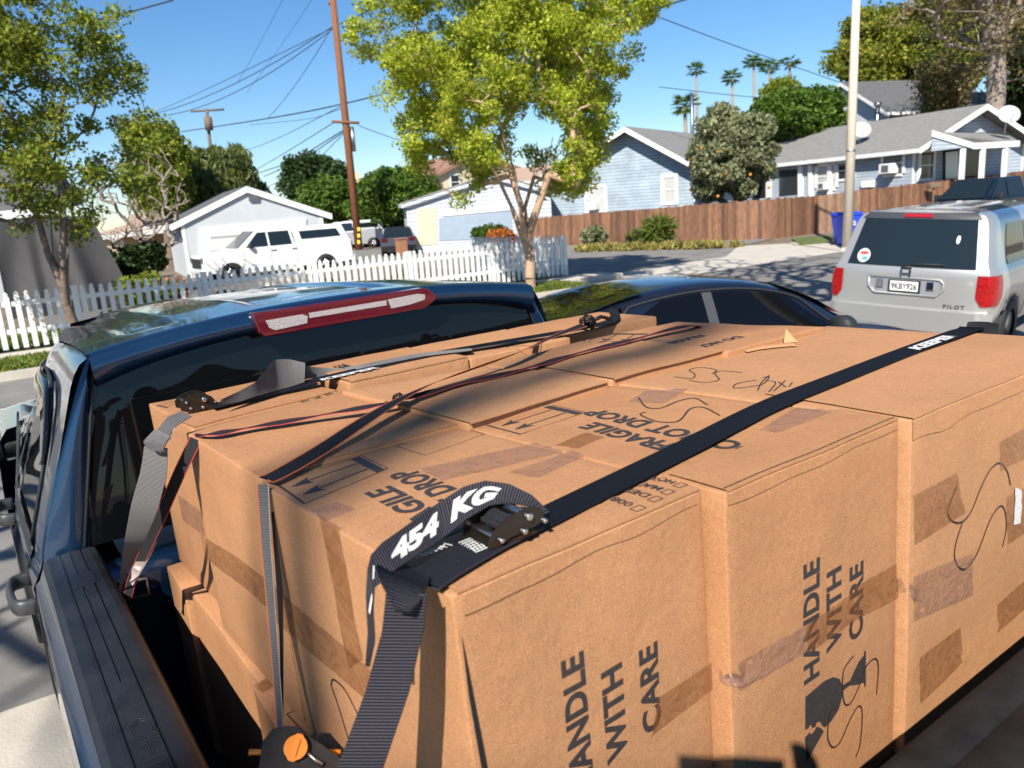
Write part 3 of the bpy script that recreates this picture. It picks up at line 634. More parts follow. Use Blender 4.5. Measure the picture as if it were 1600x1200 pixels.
# stitching
mb = MB(); rnd = random.Random(5)
for k in range(15):
    u = k / 14; x = .405 + .062 * u
    for j in range(2 if k % 2 else 1):
        mb.tube([V((x, .700 + .002 * rnd.random(), zt + .0075)), V((x + .004, .722, zt + .0078)), V((x + .001 + .004 * rnd.random(), .738, zt + .0075))], .0006, 4)
for k in range(7): mb.tube([V((.404, .700 + .006 * k, zt + .0075)), V((.466, .703 + .006 * k, zt + .0077))], .0005, 4)
for k in range(6): a = TZ(650 + 8 * k, 872 - 3 * k, 1.786); mb.tube([a, a + V((.006, .004 * rnd.random(), .003)), a + V((.012, -.004, .001))], .0007, 4)
sub(mb, o1, 'stitching', M['white_ink'], s1)
# the free tail: arches over from the buckle, printed 454 KG, and drops over the corner
Et = resample([DP(857, 800, .970), DP(830, 774, .965), DP(795, 757, .962), DP(758, 752, .96), DP(725, 761, .955), DP(680, 790, .945), DP(630, 826, .91), DP(596, 850, .885), DP(580, 868, .872), DP(576, 885, .862)], 40)
Eb = resample([DP(846, 806, .950), DP(825, 792, .938), DP(795, 786, .932), DP(766, 790, .926), DP(730, 811, .914), DP(692, 842, .90), DP(656, 866, .872), DP(616, 892, .845), DP(598, 908, .838), DP(586, 918, .835)], 40)
mb = MB(); ribbon(mb, Et, Eb, (0,)); sub(mb, o1, 'free_tail', M['web_ribbed'], s1)
mb = MB(); A = resample([Et[-1], DP(573, 930, .86), DP(576, 990, .87), DP(572, 1040, .875)], 14); B = resample([Eb[-1], DP(584, 955, .85), DP(587, 1000, .86), DP(578, 1042, .87)], 14); ribbon(mb, A, B, (0,)); sub(mb, o1, 'tail_end', M['web_ribbed'], s1)
def on_tail(p):       # p.x 0..1 from the left end to the buckle, p.y 0..1 bottom to top
    s = (1 - p.x) * 39; k = min(38, max(0, int(s))); t = s - k
    a = Et[k].lerp(Et[k + 1], t); b = Eb[k].lerp(Eb[k + 1], t); q = b.lerp(a, p.y); return q + (CAMP - q).normalized() * .0028
def tail_text(s, x0, x1, y0, y1):
    vs, fs = text_mesh(s, .055, .3); a0 = min(p.x for p in vs); a1 = max(p.x for p in vs); b0 = min(p.y for p in vs); b1 = max(p.y for p in vs)
    mb.add([on_tail(V((x0 + (x1 - x0) * (p.x - a0) / (a1 - a0), y0 + (y1 - y0) * (p.y - b0) / (b1 - b0), 0))) for p in vs], fs)
mb = MB(); tail_text('454', .13, .455, .22, .80); tail_text('KG', .50, .765, .22, .82); sub(mb, o1, 'printed_words', M['white_ink'], s1)
mb = MB(); mb.add([DP(583, 884, .845), DP(585, 884, .845), DP(584, 912, .843), DP(582, 905, .843)], [(0, 1, 2, 3)]); mb.add([DP(581, 925, .845), DP(583, 925, .845), DP(578, 960, .845), DP(576, 955, .845)], [(0, 1, 2, 3)]); sub(mb, o1, 'printed_marks', M['white_ink'], s1)
# cam buckle
def cam_buckle(origin, root, Yn, width, px, k=1.0):
    """side plate outline given in pixels on the plane Y = Yn"""
    pl = [TY(a, b, Yn) for a, b in px]
    for dy in (0, width):
        mb = MB(); mb.prism([p + Y * dy for p in pl], V((0, .0022, 0))); sub(mb, origin, 'buckle_plate', M['buckle'], root, bevel=.0006)
    return pl
oc = o1
pl = cam_buckle(oc, s1, .694, .056, [(766, 862), (765, 846), (771, 832), (784, 818), (800, 806), (818, 796), (834, 791), (845, 794), (851, 802), (850, 812), (838, 822), (815, 832), (795, 843), (780, 855)])
mb = MB()
for a, b, r in ((824, 806, .0045), (781, 843, .0030), (817, 829, .0036), (848, 812, .0030)):
    p = TY(a, b, .694); mb.cyl(p + Y * .027, Y, r, .066, 12)
sub(mb, oc, 'rivet', M['steel'], s1, bevel=.0008)
mb = MB(); p = TY(805, 815, .694) - UP * .006; mb.cyl(p + Y * .028, Y, .008, .050, 20)
for k in range(16): a = k * math.pi / 8; mb.box(p + V((math.cos(a) * .0085, .028, math.sin(a) * .0085)), (.002, .050, .002))
mb.b2(p + V((-.014, .004, -.004)), p + V((.002, .052, .002)))
sub(mb, oc, 'cam', M['black_plastic'], s1, bevel=.0008)
mb = MB(); p = TY(790, 848, .694); mb.b2(p + V((-.02, .003, -.004)), p + V((.045, .053, .000))); sub(mb, oc, 'buckle_base', M['buckle'], s1)
# ---------------- wide strap beside the cab
zc = zi + .0205
o2 = (.42, 1.80, 1.79); s2 = strap_root('tie_down_strap', o2, 'black strap beside the cab with its slack end curled up behind the buckle', GS)
pts = [TZ(330, 636, zi + .012), TZ(420, 613, zi + .014), TZ(500, 593, zc), TZ(590, 572, zc), TZ(680, 553, zc), TZ(790, 534, zc), TZ(905, 514, zc)]
last = pts[-1]; pts += [V((last.x + .18, last.y + .05, zi + .016)), V((1.81, 2.02, zi + .012)), V((1.84, 2.03, zi - .02)), V((1.86, 2.04, 1.40))]
C2 = catmull(pts, 6); mb = MB(); W2 = []
for i, c in enumerate(C2): W2.append(V((0, .048, .0)))
A, B = edges(C2, W2); ribbon(mb, A, B, (0,), th=.002); sub(mb, o2, 'webbing', M['web'], s2)
mb = MB(); p = TZ(500, 594, zc + .002); d_ = (TZ(590, 574, zc + .002) - p); put_text(mb, 'KEEPER', p + V((0, -.016, .0012)), d_.normalized(), V((-.2, 1, 0)).normalized(), d_.length, .026, bold=.05, shear=.2); sub(mb, o2, 'printed_words', M['white_ink'], s2)
pl = cam_buckle(o2, s2, TZ(320, 645, zi).y, .05, [(283, 642), (281, 632), (287, 624), (300, 617), (316, 614), (330, 619), (341, 630), (343, 637), (330, 641), (318, 640), (300, 646)])
mb = MB(); yb2 = TZ(320, 645, zi).y
for a, b, r in ((319, 624, .0058), (291, 629, .0030), (317, 636, .0034), (298, 638, .0030), (336, 628, .0028)): mb.cyl(TY(a, b, yb2) + Y * .024, Y, r, .058, 12)
sub(mb, o2, 'rivet', M['steel'], s2, bevel=.0008)
mb = MB(); p = TY(313, 629, yb2); mb.cyl(p + Y * .026, Y, .013, .044, 18); mb.b2(p + V((-.03, .003, -.01)), p + V((.03, .047, .004))); sub(mb, o2, 'cam', M['buckle'], s2)
# slack curled up
dcu = (TZ(400, 615, zi) - CAMP).length
A = resample([DP(346, 624, 1.83), DP(372, 612, 1.87), DP(400, 597, 1.90), DP(418, 575, 1.94), DP(428, 562, 1.97), DP(450, 561, 1.99), DP(477, 567, 1.99)], 24)
B = resample([DP(342, 632, 1.82), DP(372, 628, 1.85), DP(400, 619, 1.88), DP(425, 612, 1.91), DP(440, 608, 1.93), DP(455, 604, 1.94), DP(476, 597, 1.95)], 24)
mb = MB(); ribbon(mb, A, B, (0,)); 
A = resample([DP(477, 567, 1.99), DP(477, 572, 2.04), DP(500, 574, 2.09), DP(530, 576, 2.10)] + [TZ(x, y, zc + .004) for x, y in ((560, 570), (600, 562), (660, 551), (736, 544))], 26)
B = resample([DP(476, 597, 1.95), DP(477, 592, 2.00), DP(500, 589, 2.04), DP(530, 586, 2.06)] + [TZ(x, y, zc + .004) for x, y in ((560, 576), (600, 568), (662, 556), (738, 547))], 26)
ribbon(mb, A, B, (0,)); sub(mb, o2, 'slack_tail', M['web_grey'], s2)
# drop from the buckle into the bed corner
mb = MB(); A = resample([DP(284, 643, 1.70), DP(262, 652, 1.68), DP(240, 680, 1.66)], 8); B = resample([DP(300, 651, 1.67), DP(272, 668, 1.65), DP(262, 690, 1.63)], 8); ribbon(mb, A, B, (0,))
for k in range(7): u = (k + .5) / 7; mb.tube([A[3].lerp(B[3], u) - UP * .0, A[7].lerp(B[7], u)], .0008, 4, m=1)
sub(mb, o2, 'sewn_webbing', [M['web_grey'], M['white_ink']], s2)
mb = MB(); A = resample([DP(243, 672, 1.64), DP(224, 692, 1.63), DP(232, 702, 1.61), DP(252, 708, 1.60)], 12); B = resample([DP(268, 684, 1.60), DP(262, 690, 1.60), DP(256, 702, 1.60), DP(262, 708, 1.60)], 12); ribbon(mb, A, B, (0,), th=.003); sub(mb, o2, 'folded_loop', M['web_grey'], s2)
mb = MB(); A = resample([DP(226, 697, 1.66), DP(222, 730, 1.665), DP(205, 790, 1.69), DP(194, 850, 1.76), DP(188, 900, 1.90), DP(186, 925, 2.02)], 20); B = resample([DP(262, 700, 1.615), DP(262, 740, 1.62), DP(246, 800, 1.65), DP(224, 850, 1.73), DP(196, 900, 1.89), DP(190, 925, 2.01)], 20); ribbon(mb, A, B, (0,)); sub(mb, o2, 'hanging_webbing', M['web_grey'], s2)
# ---------------- thin ratchet straps with coloured edges
GR = 'thin ratchet straps crossing over the load'
def thin(o, root, C, W, mats, name='webbing'):
    mb = MB(); A, B = edges(C, W); ribbon(mb, A, B, (1, 0, 1), th=.001); return sub(mb, o, name, mats, root)
o3 = (.32, 1.62, 1.78); s3 = strap_root('ratchet_strap', o3, 'thin red edged strap falling over the left side beside the cab', GR)
C = catmull([TX(305, 684, .316) + UP * .004, TZ(330, 679, 1.784), TZ(400, 667, 1.785), TZ(520, 646, 1.790), TZ(622, 626, 1.798), TZ(720, 600, 1.792), TZ(822, 576, 1.792), TZ(900, 553, 1.792), TZ(1000, 528, 1.792), TZ(1085, 509, 1.792), V((1.84, 1.62, 1.70))], 6)
W = [V((.004, .026, .004 * math.sin(i))) for i in range(len(C))]
thin(o3, s3, C, W, [M['web_thin'], M['red_edge']])
C = resample([DP(306, 686, 1.62), DP(280, 740, 1.66), DP(250, 810, 1.76), DP(222, 870, 1.88), DP(205, 910, 1.96), DP(200, 930, 2.0)], 24)
W = [V((.017 - .004 * i / 24, -.012, -.012)) for i in range(len(C))]
thin(o3, s3, C, W, [M['web_thin'], M['red_edge']], 'hanging_webbing')
mb = MB(); A = resample([DP(228, 852, 1.86), DP(212, 880, 1.90), DP(204, 912, 1.94)], 8); B = resample([DP(246, 845, 1.84), DP(236, 868, 1.87), DP(208, 915, 1.93)], 8)
for k in range(8): A[k] = A[k] + V((0, .006 * (k % 2), .004 * (k % 3)))
ribbon(mb, A, B, (0,)); sub(mb, o3, 'paper_tag', M['pale_edge'], s3)
o4 = (.32, 1.19, 1.78); s4 = strap_root('ratchet_strap', o4, 'thin orange edged strap running from the orange ratchet to a far knot', GR)
C = catmull([TX(412, 753, .316) + UP * .005, TZ(430, 744, 1.785), TZ(500, 704, 1.792), TZ(560, 664, 1.800), TZ(622, 626, 1.806), TZ(680, 598, 1.806), TZ(740, 576, 1.812), TZ(815, 549, 1.812), TZ(870, 524, 1.808), TZ(912, 508, 1.802)], 7)
W = []
for i in range(len(C)):
    u = i / (len(C) - 1); tw = .9 * math.sin(u * 7) ; W.append(V((-.006, .026 * math.cos(tw * .5), .015 * math.sin(tw))))
thin(o4, s4, C, W, [M['web_thin'], M['orange_edge']])
C = resample([DP(411, 756, 1.245), DP(416, 850, 1.27), DP(424, 950, 1.31), DP(432, 1050, 1.33), DP(438, 1130, 1.34), DP(437, 1200, 1.33)], 24)
W = [V((.014, -.012, 0)) * (1 - .55 * i / 24) for i in range(len(C))]
mb = MB(); A, B = edges(C, W); ribbon(mb, A, B, (1, 0, 2), th=.001); sub(mb, o4, 'hanging_webbing', [M['web_grey'], M['orange_edge'], M['pale_edge']], s4)
mb = MB(); A = resample([DP(424, 800, 1.262), DP(432, 900, 1.295), DP(438, 1000, 1.33), DP(440, 1120, 1.35)], 14); B = resample([DP(428, 800, 1.262), DP(442, 920, 1.29), DP(443, 1010, 1.325), DP(443, 1120, 1.345)], 14); ribbon(mb, A, B, (0,)); sub(mb, o4, 'return_webbing', M['web_thin'], s4)
# knots
mb = MB()
def blob(c, r, sd, n=14):
    rnd = random.Random(sd)
    for k in range(n):
        d = V((rnd.uniform(-1, 1), rnd.uniform(-1, 1), rnd.uniform(-.3, 1))).normalized(); e = d.cross(V((rnd.random(), rnd.random(), rnd.random()))).normalized()
        p = c + d * r * .5; mb.tube([p - e * r * .8, p + d * r * .35, p + e * r * .8], r * .22, 5, flat=.4)
blob(TZ(622, 622, 1.800), .012, 1); sub(mb, o4, 'knot', M['web_thin'], s4)
mb = MB(); blob(TZ(918, 505, 1.80), .026, 3, 20); c = TZ(918, 505, 1.80); mb.tube([c, c + V((.05, -.005, .012)), c + V((.08, -.02, .0))], .006, 6); sub(mb, o4, 'ratchet_end', M['buckle'], s4)
# the ratchet with the orange knob
R0 = V(DP(462, 1168, 1.26)); vd = (CAMP - R0).normalized(); cr = (RT @ V((1, 0, 0))); cu = -(RT @ V((0, 1, 0)))
cr = (cr - vd * cr.dot(vd)).normalized(); cu = vd.cross(cr)
def RP(px, py, back=0): k = 1.26 / F_PX; return R0 + cr * ((px - 462) * k) + cu * (-(py - 1168) * k) - vd * back
for bk in (.006, .045):
    mb = MB(); mb.prism([RP(x, y, bk) for x, y in ((416, 1215), (417, 1160), (428, 1145), (444, 1141), (460, 1141), (470, 1148), (500, 1166), (530, 1185), (545, 1215))], -vd * .003); sub(mb, o4, 'ratchet_plate', M['buckle'], s4, bevel=.0006)
mb = MB(); mb.cyl(RP(452, 1170, .026), vd, .027, .030, 28)
for k in range(18): a = k * math.pi / 9; c = RP(452, 1170, .0265) + (cr * math.cos(a) + cu * math.sin(a)) * .0275; mb.cyl(c, vd, .003, .003, 6)
sub(mb, o4, 'ratchet_wheel', M['black_plastic'], s4)
mb = MB(); ring = []
for k in range(28):
    a = 2 * math.pi * k / 28; r = .0165 * (1.12 if (k % 14) in (0, 1, 13) else 1); ring.append(R0 + (cr * math.cos(a + 1.3) + cu * math.sin(a + 1.3)) * r)
mb.prism(ring, vd * .007); mb.b2 if 0 else None
mb.prism([RP(458, 1178) + vd * .007, RP(463, 1180) + vd * .007, RP(468, 1158) + vd * .007, RP(461, 1156) + vd * .007], vd * .0025)
sub(mb, o4, 'orange_knob', M['orange'], s4, bevel=.001)
mb = MB(); mb.cyl(RP(414, 1174, .03), cr, .004, .03, 8); mb.cyl(RP(515, 1174, .03), cr, .004, .02, 8); sub(mb, o4, 'orange_pin', M['orange'], s4)
mb = MB(); mb.tube([RP(475, 1172, .004), RP(488, 1182, .002), RP(500, 1190, .001)], [.003, .0025, .004], 8); sub(mb, o4, 'release_lever', M['steel'], s4)
# ================================================================== PICKUP (truck frame)
tr = empty('pickup_truck', (0, 0, 0), 0, 'dark blue crew cab pickup carrying the strapped cardboard boxes', 'pickup truck', None, TT)
def tb(mb, name, mt, par=None, **k): return mb.build(name, mt, par or tr, **k)
XC = .93                                   # centre line
def mir(p): return V((2 * XC - p[0], p[1], p[2]))
BP = M['blue_paint']
# ---- cab roof : crowned panel with pressed channels, grid over (x, y)
def roof_z(u, y):                          # u = signed distance from the centre line
    a = abs(u); z = 1.940 - .055 * (a / .70) ** 2.2
    z -= .010 * max(0, (y - 3.2) / .8) ** 2 * (1 if y > 3.2 else 0) * 2.2
    z += .010 * max(0, min(1, (y - 2.24) / .5)) - .045 * max(0, (y - 2.55) / 1.3) ** 1.2 - .05 * (a / .70) ** 4 * max(0, (y - 2.4) / 1.4)
    def st(x, lo, hi): t = max(0, min(1, (x - lo) / (hi - lo))); return t * t * (3 - 2 * t)
    ed = st(y, 2.34 + .18 * abs(a - .36), 2.40 + .18 * abs(a - .36))
    z -= .013 * st(a, .455, .48) * (1 - st(a, .57, .60)) * ed        # outer channel
    z -= .011 * (1 - st(a, .20, .23)) * ed * st(a, -.1, 0)            # centre field
    return z
mb = MB(); us = [(-.70 + 1.40 * i / 84) for i in range(85)]; ys = [2.235, 2.245, 2.26] + [2.28 + .03 * k for k in range(56)]; secs = []
for y in ys:
    row = []
    hw = .705 - .10 * max(0, (y - 2.9)) - (.012 if y < 2.25 else 0)
    for u in us:
        uu = u / .70 * hw; z = roof_z(uu, y)
        if y < 2.26: z -= (2.26 - y) ** 1.2 * .9
        row.append(V((XC + uu, y, z)))
    secs.append(row)
mb.loft(secs, 0, flip=True); tb(mb, 'roof', BP)
# rear header that overhangs the window, tucks under
mb = MB(); secs = []
for i in range(41):
    u = -.70 + 1.40 * i / 40; uu = u; z = roof_z(uu, 2.235) - .003; k = abs(u) / .70; dz = .055 + .02 * k ** 6
    secs.append([V((XC + uu, 2.2365, z - .001)), V((XC + uu, 2.224 + .004 * k, z - .012)), V((XC + uu, 2.218 + .006 * k, z - dz * .55)), V((XC + uu * .995, 2.222 + .008 * k, z - dz * .9)), V((XC + uu * .99, 2.238 + .010 * k, z - dz * 1.12)), V((XC + uu * .985, 2.275, z - dz * 1.16))])
mb.loft(secs, 0); tb(mb, 'roof_header', BP)
# ---- rear glass, slightly bowed
def rw(u, z, off=0):
    return V((XC + u, 2.285 - .13 * (1.85 - z) - .020 * (1 - (u / .8) ** 2) + off, z))
mb = MB(); secs = []
for i in range(25):
    t = i / 24; z = 1.395 + (1.868 - 1.395) * t; hw = .805 - .105 * t ** 1.1; secs.append([rw(-hw + 2 * hw * j / 24, z) for j in range(25)])
mb.loft(secs, 0, flip=False); tb(mb, 'rear_window', M['black_glass'])
# dark rubber frame round the glass
mb = MB(); P = [rw(-.80, 1.40, -.004), rw(-.69, 1.85, -.004), rw(-.3, 1.868, -.004), rw(.3, 1.868, -.004), rw(.69, 1.85, -.004), rw(.80, 1.40, -.004)]
mb.tube(P, .005, 6); tb(mb, 'window_seal', M['rubber'])
# ---- rear cab corner panels (C pillars seen from behind)
for sgn in (-1, 1):
    mb = MB(); secs = []
    for i in range(19):
        t = i / 18; z = 1.36 + (1.875 - 1.36) * t; ui = .795 - .105 * t ** 1.1; uo = .905 - (.200) * t ** 1.25; yo = 2.256
        a = rw(ui, z, -.001); row = [V((XC + sgn * ui, a.y + .012, z)), V((XC + sgn * ui, a.y - .004, z)), V((XC + sgn * (ui + (uo - ui) * .5), yo - .012, z)), V((XC + sgn * (uo - .014), yo - .006, z)), V((XC + sgn * (uo - .004), yo + .006, z)), V((XC + sgn * uo, yo + .03, z)), V((XC + sgn * (uo + .006), yo + .09, z))]
        secs.append(row)
    mb.loft(secs, 0, flip=(sgn > 0)); tb(mb, 'cab_corner_pillar', BP)
# ---- cab side: body surface as a loft along Y ; section parameter from the roof rail down to the sill
def side_sec(y, sgn):
    f = max(0, min(1, (y - 3.95) / .95))   # windscreen slope towards the front
    top = roof_z(.70, min(y, 3.9)) - .012 - .56 * f
    P = [(.700, top + .002), (.722, top - .012), (.738, top - .035), (.752, top - .065), (.905, 1.36), (.930, 1.315), (.925, 1.24), (.932, 1.10), (.935, .95), (.925, .70), (.90, .48)]
    if f > 0:
        P = [(a + (.1 * f if i < 4 else 0), max(b, 1.30) if i < 4 else b) for i, (a, b) in enumerate(P)]
    tp = max(0, y - 3.0)
    return [V((XC + sgn * (a - tp * (.10 if i < 4 else .06)), y, b)) for i, (a, b) in enumerate(P)]
for sgn in (-1, 1):
    mb = MB(); secs = [side_sec(2.26 + .06 * i, sgn) for i in range(int((5.0 - 2.26) / .06) + 1)]
    mb.loft(secs, 0, flip=(sgn > 0)); tb(mb, 'cab_side', BP)
    def S_(y, t, off):                      # on the greenhouse side between belt (t=0) and rail (t=1)
        s = side_sec(y, sgn); a, b = s[4], s[3]; n = V((sgn * .94, 0, .34)); return a.lerp(b, t) + n * off
    # glass, frames, pillars
    mb = MB(); secs = []
    for i in range(17):
        y = 2.50 + .0 + (3.30 - 2.50) * i / 16; hi = .97 if i > 3 else .60 + .37 * (i / 4) ** .5
        secs.append([S_(y, .03 + (hi - .03) * j / 6, .004) for j in range(7)])
    mb.loft(secs, 0, flip=(sgn > 0)); tb(mb, 'rear_door_window', M['black_glass'])
    mb = MB(); secs = []
    for i in range(17):
        y = 3.42 + (4.45 - 3.42) * i / 16; hi = .97 if y < 3.95 else .97 - .8 * (y - 3.95)
        secs.append([S_(y, .03 + (hi - .03) * j / 6, .004) for j in range(7)])
    mb.loft(secs, 0, flip=(sgn > 0)); tb(mb, 'front_door_window', M['black_glass'])
    # window surround mouldings and rain deflector
    fr = [S_(2.47, 0, .008), S_(2.47, .55, .008), S_(2.52, .82, .008), S_(2.62, .95, .008), S_(2.75, .98, .008), S_(3.2, .98, .008), S_(3.6, .98, .008), S_(3.95, .97, .008), S_(4.3, .72, .013), S_(4.6, .45, .013)]
    mb = MB(); mb.tube(fr, .005, 6); tb(mb, 'window_moulding', M['black_plastic'])
    mb = MB(); A = catmull([S_(2.44, .50, .010), S_(2.50, .82, .014), S_(2.62, .94, .016), S_(2.9, .98, .016), S_(3.36, .98, .016), S_(3.9, .96, .014)], 6); B = catmull([S_(2.48, .47, .014), S_(2.55, .70, .022), S_(2.68, .82, .026), S_(2.9, .86, .026), S_(3.36, .86, .026), S_(3.9, .84, .020)], 6)
    mb.loft([[a, b] for a, b in zip(A, B)], 0); o = tb(mb, 'rain_deflector', M['black_glass']); md = o.modifiers.new('s', 'SOLIDIFY'); md.thickness = .003
    mb = MB(); mb.loft([[S_(y, -.05, .010), S_(y, .04, .012)] for y in (2.42, 3.0, 3.6, 4.2, 4.7)], 0); mb.loft([[S_(3.30, t, .010), S_(3.42, t, .010)] for t in (0, .5, 1.0)], 0); tb(mb, 'door_pillar', M['black_plastic'])
    # door seams
    for yy in (2.44, 3.36, 4.45):
        mb = MB(); s = side_sec(yy, sgn); mb.tube([p + V((sgn * .0015, 0, 0)) for p in s[4:]], .003, 4); tb(mb, 'door_seam', M['dark'])
    # handles
    for yy in (2.62, 3.55):
        mb = MB(); x = XC + sgn * .925; A = [V((x + sgn * .004, yy - .12, 1.175)), V((x + sgn * .05, yy - .11, 1.18)), V((x + sgn * .062, yy - .04, 1.182)), V((x + sgn * .062, yy + .05, 1.182)), V((x + sgn * .048, yy + .10, 1.18)), V((x + sgn * .004, yy + .115, 1.175))]
        mb.tube(catmull(A, 4), .011, 10, flat=2.2); tb(mb, 'door_handle', M['handle_grey'])
# mirrors
for sgn in (-1, 1):
    mb = MB(); c = V((XC + sgn * 1.16, 4.28, 1.36)); secs = []
    for k, (w_, h_, y_) in enumerate(((.10, .13, 0), (.125, .15, .03), (.12, .145, .09), (.08, .10, .13))):
        secs.append([c + V((w_ * math.copysign(abs(math.cos(a)) ** .45, math.cos(a)), y_, h_ * math.copysign(abs(math.sin(a)) ** .45, math.sin(a)))) for a in [2 * math.pi * j / 24 for j in range(24)]])
    mb.loft(secs, 0, closed=True, cap=True); mb.tube([V((XC + sgn * .92, 4.32, 1.27)), V((XC + sgn * 1.05, 4.32, 1.26))], .04, 10); o = tb(mb, 'side_mirror', M['black_plastic'])
    mb = MB(); mb.add([c + V((.085 * math.copysign(abs(math.cos(a)) ** .45, math.cos(a)), -.004, .115 * math.copysign(abs(math.sin(a)) ** .45, math.sin(a)))) for a in [2 * math.pi * j / 24 for j in range(24)]], [list(range(24))]); mb.build('mirror_glass', mat('mirror', (.6, .62, .65), .03, 1), o)
# ---- third brake light
bl = V((.943, 2.215, 1.905))
def BL(px, py, Yp): return TY(px, py, Yp)
hexa = [(394, 490), (660, 450), (671, 452), (681, 460), (682, 468), (664, 482), (415, 527), (406, 520)]
mb = MB(); mb.prism([BL(x, y, 2.196) for x, y in hexa], V((0, .04, 0))); lamp = tb(mb, 'brake_light', M['red_lens'], bevel=.004, seg=3)
mlens = mat('clear_lens', (.40, .36, .36), .15, spec=.7, bump=.5, bs=330, coat=1, var=.25, vs=150)
for q in ([(415, 501), (472, 491), (481, 494), (480, 505), (430, 516), (421, 512)], [(483, 489), (604, 469), (604, 477), (484, 497)], [(606, 468), (652, 459), (664, 460), (664, 468), (640, 476), (612, 482)]):
    mb = MB(); mb.prism([BL(x, y, 2.1935) for x, y in q], V((0, .003, 0))); mb.build('clear_lens', mlens, lamp)
# ---- windscreen, bonnet, front : modest but complete
mb = MB(); secs = []
for i in range(9):
    t = i / 8; y = 3.90 + .92 * t; z = roof_z(0, 3.9) - .0 - .60 * t; hw = .57 + .16 * t; secs.append([V((XC + hw * (2 * j / 12 - 1), y + .10 * (1 - (2 * j / 12 - 1) ** 2) * (.2 + t), z - .04 * (2 * j / 12 - 1) ** 2)) for j in range(13)])
mb.loft(secs, 0, flip=True); tb(mb, 'windscreen', M['tint_glass'])
mb = MB(); secs = []
for i in range(13):
    t = i / 12; y = 4.78 + 1.12 * t; hz = 1.31 - .05 * t - .28 * max(0, (t - .86) / .14) ** 2
    secs.append([V((XC - .95, y, .50)), V((XC - .96, y, .90)), V((XC - .94, y, hz - .12)), V((XC - .88, y, hz - .04)), V((XC - .62, y, hz)), V((XC - .55, y, hz + .025)), V((XC, y, hz + .035)), V((XC + .55, y, hz + .025)), V((XC + .62, y, hz)), V((XC + .88, y, hz - .04)), V((XC + .94, y, hz - .12)), V((XC + .96, y, .90)), V((XC + .95, y, .50))])
mb.loft(secs, 0, flip=True); mb.add([secs[-1][k] for k in range(13)], [list(range(13))]); tb(mb, 'bonnet', BP)
mb = MB(); mb.b2((XC - .80, 5.90, .60), (XC + .80, 5.93, .98)); tb(mb, 'grille', M['black_plastic'], bevel=.02)
for sgn in (-1, 1):
    mb = MB(); mb.b2((XC + sgn * .58, 5.88, .86), (XC + sgn * .92, 5.925, 1.0)); tb(mb, 'headlight', M['chrome'], bevel=.02)
mb = MB(); mb.b2((XC - .95, 5.85, .42), (XC + .95, 6.02, .60)); tb(mb, 'front_bumper', M['chrome'], bevel=.03)
